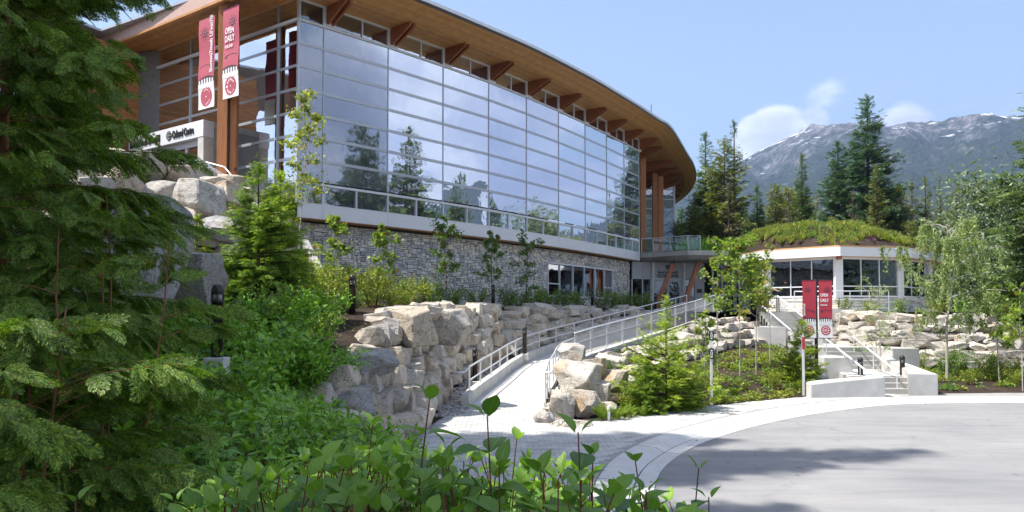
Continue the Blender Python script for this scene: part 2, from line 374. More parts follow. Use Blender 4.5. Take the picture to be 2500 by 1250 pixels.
def m_soil():
    m, t, out = new_mat('bark mulch'); v = wpos(t)
    f = noise(t, v, 22, 8, 0.75); g = noise(t, v, 1.1, 5, 0.6)
    c = ramp(t, f, [(0.3, (0.016, 0.012, 0.010)), (0.5, (0.05, 0.036, 0.028)), (0.72, (0.12, 0.09, 0.07))])
    c = mixc(t, ramp(t, g, [(0.5, (0, 0, 0)), (0.7, (0.5, 0.5, 0.5))]), c, (0.11, 0.085, 0.06))
    b = prin(t, out, Base_Color=c, Roughness=0.95, Specular_IOR_Level=0.1); bump(t, b, f, 0.9, 0.05); return m
M['soil'] = m_soil()
def m_paver(name, c1, c2):
    m, t, out = new_mat(name); v = wpos(t); r = rnd(t)
    c = ramp(t, r, [(0, c1), (1, c2)]); g = noise(t, v, 0.8, 5, 0.6); h = noise(t, v, 40, 4, 0.6)
    c = mixc(t, 1.0, c, ramp(t, g, [(0.3, (0.86, 0.86, 0.86)), (0.7, (1.1, 1.09, 1.07))]), 'MULTIPLY')
    b = prin(t, out, Base_Color=c, Roughness=0.9, Specular_IOR_Level=0.2); bump(t, b, h, 0.3, 0.01); return m
M['paver'] = m_paver('concrete paver', (0.38, 0.38, 0.37), (0.52, 0.515, 0.50))
M['pave_sand'] = m_plain('paving bed', (0.30, 0.295, 0.28), 0.95, var=0.15, nscale=3)
M['kerb'] = m_plain('kerb concrete', (0.56, 0.555, 0.53), 0.85, var=0.08, nscale=2, bmp=0.1, spec=0.2)
def m_asphalt():
    m, t, out = new_mat('worn asphalt'); v = wpos(t)
    f = noise(t, v, 70, 4, 0.7); g = noise(t, v, 0.30, 6, 0.6, 0.5); sp = noise(t, v, 170, 2, 0.5); st = noise(t, wpos(t, (0.35, 2.2, 1)), 0.9, 6, 0.62, 1.2)
    c = ramp(t, f, [(0.3, (0.19, 0.19, 0.195)), (0.7, (0.32, 0.32, 0.315))])
    c = mixc(t, 1.0, c, ramp(t, g, [(0.3, (0.80, 0.81, 0.83)), (0.7, (1.12, 1.10, 1.07))]), 'MULTIPLY')
    c = mixc(t, 1.0, c, ramp(t, st, [(0.35, (0.88, 0.88, 0.89)), (0.6, (1.06, 1.05, 1.04))]), 'MULTIPLY')
    c = mixc(t, ramp(t, sp, [(0.60, (0, 0, 0)), (0.72, (0.6, 0.6, 0.6))]), c, (0.5, 0.49, 0.47))
    spt = t.nodes.new('ShaderNodeTexVoronoi'); spt.inputs['Scale'].default_value = 0.9; t.links.new(v, spt.inputs['Vector'])
    c = mixc(t, ramp(t, spt.outputs['Distance'], [(0.015, (0.75, 0.75, 0.75)), (0.06, (0, 0, 0))]), c, (0.07, 0.065, 0.06))
    wob = t.nodes.new('ShaderNodeVectorMath'); wob.operation = 'MULTIPLY_ADD'; nz = t.nodes.new('ShaderNodeTexNoise'); nz.inputs['Scale'].default_value = 1.1; nz.inputs['Detail'].default_value = 7
    t.links.new(v, nz.inputs['Vector']); t.links.new(nz.outputs['Color'], wob.inputs[0]); wob.inputs[1].default_value = (2.4, 2.4, 0); t.links.new(v, wob.inputs[2])
    vo = t.nodes.new('ShaderNodeTexVoronoi'); vo.feature = 'DISTANCE_TO_EDGE'; vo.inputs['Scale'].default_value = 0.16; t.links.new(wob.outputs[0], vo.inputs['Vector'])
    c = mixc(t, ramp(t, vo.outputs[0], [(0.0, (0.3, 0.3, 0.3)), (0.004, (0, 0, 0))]), c, (0.06, 0.06, 0.06))
    b = prin(t, out, Base_Color=c, Roughness=0.85, Specular_IOR_Level=0.3); bump(t, b, f, 0.5, 0.008); return m
M['asphalt'] = m_asphalt()
def m_stone():
    m, t, out = new_mat('ledge stone'); v = wpos(t); r = rnd(t)
    c = ramp(t, r, [(0.0, (0.33, 0.33, 0.34)), (0.2, (0.44, 0.44, 0.44)), (0.5, (0.58, 0.57, 0.53)), (0.8, (0.70, 0.665, 0.60)), (1.0, (0.70, 0.60, 0.45))])
    f = noise(t, v, 9, 7, 0.65); c = mixc(t, 1.0, c, ramp(t, f, [(0.3, (0.7, 0.7, 0.7)), (0.7, (1.25, 1.25, 1.25))]), 'MULTIPLY')
    b = prin(t, out, Base_Color=c, Roughness=0.9, Specular_IOR_Level=0.2); bump(t, b, f, 0.6, 0.03); return m
M['stone'] = m_stone()
def m_bark(name, c1, c2, sc=(6, 6, 1.5)):
    m, t, out = new_mat(name); v = wpos(t, sc); f = noise(t, v, 4, 6, 0.7)
    b = prin(t, out, Base_Color=ramp(t, f, [(0.3, c1), (0.7, c2)]), Roughness=0.9, Specular_IOR_Level=0.15); bump(t, b, f, 0.6, 0.02); return m
M['bark'] = m_bark('conifer bark', (0.05, 0.038, 0.03), (0.14, 0.11, 0.09))
M['bark_cedar'] = m_bark('cedar twig bark', (0.13, 0.065, 0.028), (0.28, 0.15, 0.07))
M['bark_pale'] = m_bark('pale bark', (0.28, 0.25, 0.21), (0.5, 0.47, 0.42), (3, 3, 12))
M['stem_red'] = m_bark('red brown stem', (0.10, 0.038, 0.022), (0.20, 0.085, 0.05))
M['cedar'] = m_leaf('cedar foliage', (0.057, 0.113, 0.022), (0.132, 0.240, 0.039), (0.312, 0.421, 0.054), 0.30, 0.5, dead=(0.25, 0.09, 0.03))
M['dogwood'] = m_leaf('dogwood leaf', (0.118, 0.250, 0.043), (0.217, 0.411, 0.059), (0.364, 0.596, 0.089), 0.36, 0.36)
M['dogwood_near'] = m_leaf('dogwood leaf near', (0.090, 0.186, 0.037), (0.151, 0.276, 0.044), (0.240, 0.386, 0.063), 0.38, 0.38, veins=True)
M['hemlock'] = m_leaf('hemlock needles', (0.078, 0.145, 0.031), (0.169, 0.277, 0.043), (0.372, 0.504, 0.054), 0.28, 0.5)
M['fir_bright'] = m_leaf('young fir needles', (0.147, 0.215, 0.037), (0.292, 0.394, 0.053), (0.542, 0.607, 0.090), 0.35, 0.5)
M['needle'] = m_leaf('spruce needles', (0.053, 0.093, 0.038), (0.109, 0.176, 0.058), (0.216, 0.297, 0.077), 0.2, 0.6)
M['needle_blue'] = m_leaf('blue spruce needles', (0.045, 0.090, 0.059), (0.094, 0.168, 0.104), (0.179, 0.280, 0.157), 0.2, 0.6)
M['needle_olive'] = m_leaf('olive needles', (0.092, 0.123, 0.032), (0.193, 0.223, 0.054), (0.336, 0.344, 0.090), 0.2, 0.6)
M['needle_dead'] = m_leaf('dry twigs', (0.130, 0.111, 0.085), (0.221, 0.189, 0.143), (0.312, 0.273, 0.208), 0.1, 0.8)
M['maple'] = m_leaf('maple leaf', (0.110, 0.187, 0.033), (0.209, 0.297, 0.055), (0.330, 0.396, 0.088), 0.45, 0.45, dead=(0.42, 0.14, 0.07))
M['maple_gold'] = m_leaf('yellow green maple leaf', (0.16, 0.20, 0.04), (0.27, 0.31, 0.07), (0.42, 0.42, 0.11), 0.45, 0.45, dead=(0.40, 0.20, 0.10))
M['maple_dark'] = m_leaf('dark maple leaf', (0.053, 0.112, 0.030), (0.105, 0.195, 0.045), (0.195, 0.285, 0.075), 0.40, 0.45, dead=(0.30, 0.10, 0.05))
M['birch'] = m_leaf('birch leaf', (0.144, 0.204, 0.072), (0.264, 0.336, 0.132), (0.432, 0.504, 0.240), 0.40, 0.5)
M['cottonwood'] = m_leaf('grey green leaf', (0.090, 0.138, 0.078), (0.168, 0.228, 0.132), (0.312, 0.372, 0.240), 0.30, 0.5)
M['shrub'] = m_leaf('shrub leaf', (0.075, 0.143, 0.033), (0.150, 0.255, 0.053), (0.270, 0.390, 0.075), 0.38, 0.45)
M['shrub_lime'] = m_leaf('lime shrub leaf', (0.12, 0.17, 0.025), (0.22, 0.28, 0.045), (0.36, 0.42, 0.07), 0.40, 0.45, dead=(0.4, 0.16, 0.08))
M['fern'] = m_leaf('fern frond', (0.10, 0.16, 0.02), (0.19, 0.27, 0.035), (0.30, 0.38, 0.06), 0.42, 0.45)
M['cover'] = m_leaf('ground cover leaf', (0.112, 0.150, 0.022), (0.225, 0.263, 0.037), (0.375, 0.400, 0.062), 0.35, 0.5)
M['meadow'] = m_leaf('meadow grass', (0.113, 0.163, 0.034), (0.242, 0.286, 0.068), (0.436, 0.449, 0.119), 0.35, 0.6, dead=(0.30, 0.24, 0.10))
M['lime'] = m_leaf('lime sedum', (0.145, 0.180, 0.018), (0.230, 0.277, 0.036), (0.340, 0.375, 0.063), 0.3, 0.6)
M['thyme'] = m_leaf('purple thyme', (0.11, 0.045, 0.13), (0.19, 0.08, 0.21), (0.26, 0.14, 0.26), 0.2, 0.6)
M['gold'] = m_leaf('golden sedum', (0.24, 0.19, 0.03), (0.38, 0.30, 0.05), (0.5, 0.42, 0.09), 0.3, 0.6)
M['red'] = m_plain('red banner cloth', (0.42, 0.035, 0.055), 0.7, var=0.06, nscale=3)
M['red_faded'] = m_plain('faded red banner cloth', (0.42, 0.085, 0.12), 0.7, var=0.08, nscale=2)
M['cloth'] = m_plain('white banner cloth', (0.74, 0.74, 0.74), 0.75, var=0.04, nscale=3)
M['ink'] = m_plain('dark banner print', (0.07, 0.035, 0.05), 0.7)
M['print_white'] = m_plain('white print', (0.78, 0.78, 0.78), 0.7, var=0.02)
M['letter'] = m_plain('dark letters', (0.03, 0.03, 0.03), 0.5)
M['skin'] = m_plain('skin', (0.50, 0.31, 0.22), 0.6)
M['shirt'] = m_plain('white shirt cloth', (0.72, 0.70, 0.74), 0.9, bmp=0.1)
M['trousers'] = m_plain('dark trousers', (0.06, 0.05, 0.05), 0.9)
M['hair'] = m_plain('brown hair', (0.06, 0.04, 0.03), 0.8)
M['plaster'] = m_plain('pale wall panel', (0.50, 0.51, 0.53), 0.5, var=0.03)
# ------------------------------------------------------------------ terrain
RAMP_L = [(-1.18, 21.3, 0.0), (-0.55, 25.0, 0.24), (1.0, 32.0, 0.72), (5.4, 38.3, 1.62), (10.2, 45.0, 2.62)]
RAMP_R = [(0.85, 21.3, 0.0), (1.25, 25.0, 0.24), (2.35, 30.0, 0.66), (7.4, 37.8, 1.64), (12.1, 45.2, 2.62)]
ROAD = [(22, -6), (12, -2), (6.5, 1.5), (3.6, 5.0), (2.3, 8.0), (1.94, 10.25), (2.2, 12), (2.72, 13.65), (3.7, 15.6), (5.07, 17.5), (6.4, 19.0), (8.1, 20.6), (10.7, 22.4), (12.8, 22.95), (15.2, 23.0), (20, 22.6), (30, 21.5), (60, 20)]
BANK = [(-1.35, 21.2), (-1.75, 18.6), (-2.0, 16.0), (-1.75, 13.6), (-1.0, 11.2), (0.3, 8.6), (1.6, 6.3), (3.2, 3.6), (6, 0.5), (12, -4), (22, -8)]
BED = [(0.95, 21.0), (0.85, 19.2), (1.0, 17.9), (1.6, 17.35), (2.4, 18.1), (3.6, 19.6), (5.5, 21.2), (8.9, 23.6)]
def subdiv(pts, k):
    out = []
    n = len(pts); A = [np.array(p, float) for p in pts]
    for i in range(n-1):
        p0, p1, p2, p3 = A[max(i-1, 0)], A[i], A[i+1], A[min(i+2, n-1)]
        for j in range(k):
            t = j/k
            out.append(tuple(0.5*((2*p1)+(-p0+p2)*t+(2*p0-5*p1+4*p2-p3)*t*t+(-p0+3*p1-3*p2+p3)*t**3)))
    out.append(tuple(A[-1])); return out
WALL_L_BASE = [(-3.3, 12.4, 0.55), (-2.55, 14.2, 0.1), (-2.2, 16.2, 0.0), (-2.15, 18.6, 0.0), (-2.2, 21.6, 0.1), (-1.95, 24.6, 0.3), (-0.75, 29.0, 0.75), (0.1, 32.2, 1.0), (3.6, 38.0, 1.6), (6.6, 42.3, 2.1), (9.2, 45.6, 2.5)]
WALL_L_TOP = [(-4.1, 12.9, 1.1), (-3.5, 14.6, 1.5), (-3.3, 16.6, 1.85), (-3.3, 18.8, 2.45), (-3.25, 21.9, 2.72), (-2.9, 25.1, 2.8), (-1.6, 29.6, 2.82), (-0.8, 33.0, 2.84), (2.7, 38.9, 2.84), (5.8, 43.4, 2.84), (8.5, 46.8, 2.8)]
WALL_R_BASE = [(1.2, 18.6, 0.02), (1.9, 20.4, 0.06), (3.3, 23.0, 0.2), (4.9, 26.0, 0.45), (6.6, 29.0, 0.7), (8.9, 32.6, 1.0), (11.7, 34.6, 1.25)]
WALL_R_TOP = [(1.15, 20.6, 0.12), (1.55, 23.0, 0.3), (2.3, 26.5, 0.5), (3.6, 30.0, 0.85), (5.9, 33.6, 1.35), (8.6, 37.6, 2.0), (11.6, 40.2, 2.5)]
WALL_E_BASE = [(14.75, 35.6, 1.2), (14.5, 33.6, 0.9), (14.9, 31.9, 0.5), (16.5, 31.4, 0.35), (18.6, 31.2, 0.3), (20.4, 31.3, 0.3), (22.0, 33.0, 0.4), (22.6, 36.5, 0.7)]
WALL_E_TOP = [(15.4, 37.0, 2.6), (15.3, 35.2, 2.6), (15.5, 33.6, 2.55), (16.5, 33.1, 2.55), (18.4, 32.9, 2.5), (19.6, 33.2, 2.45), (20.5, 34.3, 2.45), (21.0, 37.0, 2.5)]
WALL_T_BASE = [(-17, 20.0, 4.6), (-13.5, 22.6, 4.3), (-11.0, 24.6, 3.9), (-9.3, 26.2, 3.5), (-8.6, 28.2, 3.3)]
WALL_T_TOP = [(-18, 22.6, 7.7), (-14.8, 25.2, 7.8), (-12.4, 27.4, 7.8), (-10.6, 28.9, 7.6), (-9.4, 29.9, 5.6)]
tv, tz, te = [], [], []
def tline(pts, dz=0.0, zz=None):
    s = len(tv)
    for p in pts:
        tv.append(Vector((p[0], p[1]))); tz.append((p[2] if zz is None else zz)+dz)
    for i in range(len(pts)-1): te.append((s+i, s+i+1))
def tpts(*pts):
    for p in pts: tv.append(Vector((p[0], p[1]))); tz.append(p[2])
GL = -0.14
for wb, wt in ((WALL_L_BASE, WALL_L_TOP), (WALL_R_BASE, WALL_R_TOP), (WALL_E_BASE, WALL_E_TOP), (WALL_T_BASE, WALL_T_TOP)):
    tline(wb, -0.08); tline(wt, -0.12)
tline(RAMP_L, -0.14); tline(RAMP_R, -0.14)
tline([(x-0.35*0, y, 0) for x, y in BANK], zz=-0.02)
tline(BED, zz=-0.03)
tline([(9.3, 23.9), (11.3, 24.2)], zz=-0.05); tline([(13.3, 24.7), (16, 25.0), (20, 25.2), (30, 25.5), (60, 25.5)], zz=-0.02)
# stair corridor sunk a little
tline([(10.9, 24.9, -0.1), (11.6, 28.6, 0.1), (12.3, 32.0, 0.55), (12.15, 36, 0.8), (12.1, 39.2, 2.3)])
tline([(12.6, 24.9, -0.1), (13.5, 28.6, 0.1), (14.2, 31.6, 0.5), (14.2, 36, 0.8), (14.2, 39.2, 2.3)])
tpts((10.2, 26.5, 0.35), (9.5, 29, 0.75), (10.9, 31.5, 0.95), (7.5, 25.2, 0.35), (8.3, 28.0, 0.65), (5.6, 23.6, 0.2), (11.0, 33.2, 1.15),
     (14.6, 27.0, 0.15), (16, 28, 0.25), (20, 28, 0.2), (25, 30, 0.1), (30, 34, 0.3), (26, 40, 1.0), (15.2, 30, 0.3), (15.0, 39, 2.62))
# paving and road area
tpts((0, 19, GL), (0, 14, GL), (-7.7, 30.4, 2.85), (-5.6, 32.8, 2.85), (4, 12, GL), (10, 10, GL), (20, 15, GL), (30, 0, GL), (60, 10, GL), (60, -40, GL), (6, 19.8, GL), (12, 23.8, GL), (20, 24, GL), (10, 0, GL), (30, -20, GL))
# bank at the left
tpts((-2.6, 11.0, 0.55), (-3.6, 9.2, 1.15), (-2.2, 8.0, 0.95), (-1.0, 8.6, 0.5), (-0.2, 6.0, 0.75), (-2.5, 5.0, 1.2), (0.8, 4.2, 0.7), (-0.5, 2.5, 0.95), (2.2, 1.6, 0.6), (0, 0, 0.9), (-5, 0, 1.2), (4, -4, 0.4), (-5, 6, 1.45), (-6, 10, 1.75), (-5, 13, 1.9), (-4.6, 15.2, 1.95), (-5, 18, 2.3),
     (-6, 21, 2.75), (-8, 17, 2.7), (-9, 12, 2.4), (-12, 8, 2.2), (-20, 10, 3.2), (-12, 16, 3.4), (-18, 18, 4.2), (-9, 22, 3.2), (-7, 25.5, 2.9), (-5, 28, 2.85), (-3.5, 31, 2.85), (0, 36.5, 2.86), (-30, 0, 3), (-40, 20, 5),
     (-7.6, 29.5, 3.1), (-8.4, 31, 3.3), (-20, 28, 7.8), (-14, 34, 7.8), (-11.4, 32.4, 7.6), (-9.6, 32.3, 3.0), (-8.0, 33.2, 2.6), (-6.0, 35.6, 2.6), (-3.5, 38.6, 2.6), (0, 43.5, 2.6), (-12, 38, 2.8), (-30, 30, 7.8), (-20, 45, 7.8), (3, 43, 2.86), (7, 50, 2.7), (12, 50, 2.62), (12, 60, 2.62), (10, 70, 2.6), (17, 45, 2.62), (14, 44, 2.62), (22, 42, 2.62), (22, 55, 2.6), (30, 60, 2.6), (17, 38, 2.62), (9, 41.5, 2.55), (11.6, 42.6, 2.6))
tpts((-60, -60, 2), (60, -60, -.2), (60, 35, 0.5), (60, 80, 2.5), (0, 90, 2.6), (-60, 80, 7), (80, 110, 3), (-80, 110, 6), (0, 120, 3))
_vc, _ed, _fc, _ov, _oe, _of = delaunay_2d_cdt(tv, te, [], 0, 1e-5)
def _zof(i):
    if _ov[i]: return tz[_ov[i][0]]
    p = _vc[i]; best = min(range(len(tv)), key=lambda k: (tv[k]-p).length); return tz[best]
_V3 = [Vector((_vc[i].x, _vc[i].y, _zof(i))) for i in range(len(_vc))]
TBV = BVHTree.FromPolygons(_V3, [list(f) for f in _fc])
def gz(x, y):
    h = TBV.ray_cast(Vector((x, y, 100)), Vector((0, 0, -1)))
    return h[0].z if h[0] is not None else 2.5
def axis(a, b, step, lo, hi):
    s = list(np.arange(a, b+1e-6, step)); v, st = b, step
    while v < hi: st = min(st*1.35, 120); v += st; s.append(v)
    v, st = a, step; pre = []
    while v > lo: st = min(st*1.35, 120); v -= st; pre.append(v)
    return np.array(pre[::-1]+s)
xs = axis(-16, 24, 0.25, -5200, 6500); ys = axis(0, 48, 0.25, -600, 7500)
XX, YY = np.meshgrid(xs, ys); ZZ = np.zeros_like(XX)
for j in range(len(ys)):
    for i in range(len(xs)):
        x, y = xs[i], ys[j]
        if abs(x) < 78 and -58 < y < 108: ZZ[j, i] = gz(x, y)
        else: ZZ[j, i] = 3.0 if y > 30 else (2 if x < 0 else -0.3)
nzf = np.array([[mnoise.noise(Vector((x*1.7, y*1.7, 0)))*0.05+mnoise.noise(Vector((x*5, y*5, 3)))*0.02 for x in xs] for y in ys])
msk = (ZZ > 0.0) & (ZZ < 7.5)
ZZ = ZZ+np.where(msk, nzf, 0)
def np_inside(X, Y, poly):
    c = np.zeros(X.shape, bool); n = len(poly); j = n-1
    for i in range(n):
        xi, yi = poly[i][:2]; xj, yj = poly[j][:2]
        if yi != yj: c ^= ((yi > Y) != (yj > Y)) & (X < (xj-xi)*(Y-yi)/(yj-yi)+xi)
        j = i
    return c
_rd = subdiv(ROAD, 4)
_hard = [(22, -8.2)]+[(x+0.12, y) for x, y in BANK[::-1][1:]]+[(-1.1, 22), (0.8, 22)]+[(x, y-0.05) for x, y in BED[:-1]]+[(8.9, 23.3), (13, 24.2), (30, 25.2), (60, 25.2), (60, -40), (22, -40)]
ZZ = np.where(np_inside(XX, YY, _hard), np.minimum(ZZ, -0.25), ZZ)
gm = Geo(); nx, ny = len(xs), len(ys)
idx = np.arange(nx*ny).reshape(ny, nx)
gm.add(np.stack([XX.ravel(), YY.ravel(), ZZ.ravel()], 1), np.stack([idx[:-1, :-1].ravel(), idx[:-1, 1:].ravel(), idx[1:, 1:].ravel(), idx[1:, :-1].ravel()], 1))
gm.build('ground', M['soil'], smooth=True, kind='structure')

def polysheet(name, poly, z, mat, **kw):
    bm = bmesh.new(); vs = [bm.verts.new((p[0], p[1], z if len(p) < 3 else p[2])) for p in poly]; f = bm.faces.new(vs)
    bmesh.ops.triangulate(bm, faces=[f]); bm.normal_update()
    for f in bm.faces:
        if f.normal.z < 0: f.normal_flip()
    g = Geo(); g_bm(g, bm); return g.build(name, mat, **kw)
road_s = subdiv(ROAD, 8)
def offset_line(pts, d):
    out = []
    for i, p in enumerate(pts):
        a = np.array(pts[max(i-1, 0)][:2]); b = np.array(pts[min(i+1, len(pts)-1)][:2]); t = (b-a)/(np.linalg.norm(b-a)+1e-9)
        out.append((p[0]-t[1]*d, p[1]+t[0]*d))
    return out
# positive offset = away from the asphalt (to the left of travel)
polysheet('road', offset_line(road_s, 0.0)+[(60, -40), (22, -40)], -0.10, M['asphalt'], kind='structure')
def strip(g, a, b, za, zb, thick=0.12):
    n = len(a); V = [(p[0], p[1], za) for p in a]+[(p[0], p[1], zb) for p in b]+[(p[0], p[1], za-thick) for p in a]+[(p[0], p[1], zb-thick) for p in b]
    F = []
    for i in range(n-1):
        F += [[i, n+i, n+i+1, i+1][::-1], [2*n+i, 2*n+i+1, 3*n+i+1, 3*n+i][::-1], [i, i+1, 2*n+i+1, 2*n+i][::-1], [n+i, 3*n+i, 3*n+i+1, n+i+1][::-1]]
    F += [[0, 2*n, 3*n, n][::-1], [n-1, 2*n-1, 4*n-1, 3*n-1][::-1]]
    g.add(V, F)
gut = empty('gutter', kind='structure')
cum = [0]
for a, b in zip(road_s[:-1], road_s[1:]): cum.append(cum[-1]+math.dist(a, b))
def seg_line(s0, s1, off, k=6):
    pts = []
    for t in np.linspace(s0, s1, k):
        i = min(max(np.searchsorted(cum, t)-1, 0), len(cum)-2); f = (t-cum[i])/(cum[i+1]-cum[i]+1e-9)
        pts.append((road_s[i][0]*(1-f)+road_s[i+1][0]*f, road_s[i][1]*(1-f)+road_s[i+1][1]*f))
    # normals from neighbours
    out = []
    for j, p in enumerate(pts):
        a = np.array(pts[max(j-1, 0)]); b = np.array(pts[min(j+1, k-1)]); t = (b-a)/(np.linalg.norm(b-a)+1e-9)
        out.append((p[0]-t[1]*off, p[1]+t[0]*off))
    return out
kerb = empty('kerb', kind='structure')
s = 8.0
while s < cum[-1]-4:
    e = s+3.0
    g = Geo(); strip(g, seg_line(s+.011, e-.011, 0.01), seg_line(s+.011, e-.011, 0.30), -0.094, -0.088); g.build('gutter_slab', M['kerb'], gut)
    g = Geo(); la, lb, lc = seg_line(s+.011, e-.011, 0.325), seg_line(s+.011, e-.011, 0.50), seg_line(s+.011, e-.011, 0.86)
    strip(g, la, lb, -0.088, -0.008); strip(g, lb, lc, -0.008, 0.006); g.build('kerb_stone', M['kerb'], kerb)
    s = e
# ---- paving: bed sheet, then the blocks
pave_out = subdiv(BANK, 5)[::-1]
kin = offset_line(road_s, 0.88)
far = [(60, 27), (30, 27), (20, 26.4), (14.5, 26), (13, 27.0), (11, 26.0), (9.2, 25.2)]
bed_s = [(x+0.0, y+0.5) for x, y in BED][::-1]
poly = [(22, -8.4)]+[(p[0], p[1]) for p in BANK[::-1][1:]]+[(-1.3, 22), (0.9, 22)]+[(1.35, 20.2), (1.3, 18.9), (2.0, 18.4), (3.2, 19.9), (5.2, 21.6), (8.9, 24.2)]+far[::-1][1:]+kin[::-1]
# far strip ordering
poly = [(22, -8.4)]+[(p[0], p[1]) for p in BANK[::-1][1:]]+[(-1.3, 22), (0.9, 22), (1.35, 20.2), (1.3, 18.9), (2.0, 18.4), (3.2, 19.9), (5.2, 21.6), (8.9, 24.2), (11, 26.0), (13, 27.0), (14.5, 26), (20, 26.4), (30, 27), (60, 27)]+[p for p in kin[::-1] if p[0] > -5]
pav_sheet = polysheet('pavement', poly, -0.012, M['pave_sand'], kind='structure')
def inside(pt, poly):
    x, y = pt; c = False; n = len(poly); j = n-1
    for i in range(n):
        xi, yi = poly[i][0], poly[i][1]; xj, yj = poly[j][0], poly[j][1]
        if (yi > y) != (yj > y) and x < (xj-xi)*(y-yi)/(yj-yi)+xi: c = not c
        j = i
    return c
poly_in = poly
pav = []
PW, PL = 0.16, 0.24
for r in range(0, 130):
    y = 5.2+r*PW
    for c in range(0, 130):
        x = -2.6+(c+0.5*(r % 2))*PL
        if y > 19 and x > 12: continue
        ok = all(inside((x+dx*PL/2, y+dy*PW/2), poly_in) for dx in (-1, 1) for dy in (-1, 1))
        if ok and gz(x, y) < 0.04: pav.append((x, y))
pav.sort(key=lambda p: math.hypot(p[0], p[1]))
def paver_geo(g, x, y, dz=0.0):
    hx, hy, b = PL/2-0.004, PW/2-0.004, 0.006
    z0, z1 = -0.03, 0.0+dz
    V = [(x-hx, y-hy, z0), (x+hx, y-hy, z0), (x+hx, y+hy, z0), (x-hx, y+hy, z0), (x-hx, y-hy, z1-b), (x+hx, y-hy, z1-b), (x+hx, y+hy, z1-b), (x-hx, y+hy, z1-b),
         (x-hx+b, y-hy+b, z1), (x+hx-b, y-hy+b, z1), (x+hx-b, y+hy-b, z1), (x-hx+b, y+hy-b, z1)]
    F = np.array([[0,1,5,4],[1,2,6,5],[2,3,7,6],[3,0,4,7],[4,5,9,8],[5,6,10,9],[6,7,11,10],[7,4,8,11],[8,9,10,11]])
    g.add(V, F)
g = Geo(); paver_geo(g, 0, 0); pme = g.mesh('paver', M['paver'])
vis = [p for p in pav if 0.0 < p[0]/p[1]*FPX+CX < 2500 and p[1] > 9.0]
for x, y in vis[:300]:
    o = bpy.data.objects.new('paver', pme); link(o, pav_sheet); o.location = (x, y, random.uniform(-0.003, 0.002)); o.rotation_euler = (random.uniform(-.008, .008), random.uniform(-.006, .006), 0)
g = Geo(); vs300 = set(vis[:300])
for p in pav:
    if p not in vs300: paver_geo(g, p[0], p[1], random.uniform(-0.003, 0.002))
g.build('paver_field', M['paver'], pav_sheet, kind='stuff')

# ---- mountains
def prof(px):
    X = [-400, 1000, 1300, 1600, 1740, 1800, 1850, 1890, 1935, 1985, 2040, 2090, 2140, 2180, 2230, 2290, 2340, 2400, 2450, 2500, 2600, 2750, 2950, 3200, 3600, 4200, 5500, 8000, 12000]
    Y = [600, 640, 600, 520, 450, 400, 370, 350, 332, 308, 303, 309, 306, 306, 294, 303, 292, 281, 281, 284, 275, 300, 340, 380, 440, 470, 430, 400, 480]
    return np.interp(px, X, Y)
def fbm(x, y, z, o=5):
    s, a, f = 0.0, 1.0, 1.0
    for _ in range(o): s += a*(1-2*abs(mnoise.noise(Vector((x*f, y*f, z+_*7))))); a *= 0.52; f *= 2.05
    return s
azs = np.concatenate([np.radians(np.arange(-12, 8, 1.0)), np.radians(np.arange(8, 36, 0.11)), np.radians(np.arange(36, 150, 0.7))])
rs = np.concatenate([np.linspace(1500, 4100, 75), np.linspace(4200, 5200, 6)])
G = Geo(); V = []
for a in azs:
    px = CX+FPX*math.tan(a) if a < math.radians(80) else 12000+(a-1.4)*3000
    yy = prof(min(px, 12000)); 
    tanel = (HOR-yy)/FPX*math.cos(a) if a < math.radians(80) else 0.12+0.04*math.sin(a*6)
    for r in rs:
        Hh = tanel*4000
        t = (r-1500)/2500
        if t <= 1:
            b = Hh*(0.9*t**1.15*(1-0.0)+0.10*t)
            x, y = r*math.sin(a), r*math.cos(a)
            k = min(1, 4*t)*min(1, 4*(1-t)+0.05)
            z = b+k*115*(fbm(x/700, y/700, 1.0, 7)-0.55)*(0.45+0.55*t)
        else: z = Hh*(1-(r-4000)/1200*0.9)
        V.append((r*math.sin(a), r*math.cos(a), EYE+z))
nr = len(rs); idx = np.arange(len(azs)*nr).reshape(len(azs), nr)
G.add(V, np.stack([idx[:-1, :-1].ravel(), idx[:-1, 1:].ravel(), idx[1:, 1:].ravel(), idx[1:, :-1].ravel()], 1))
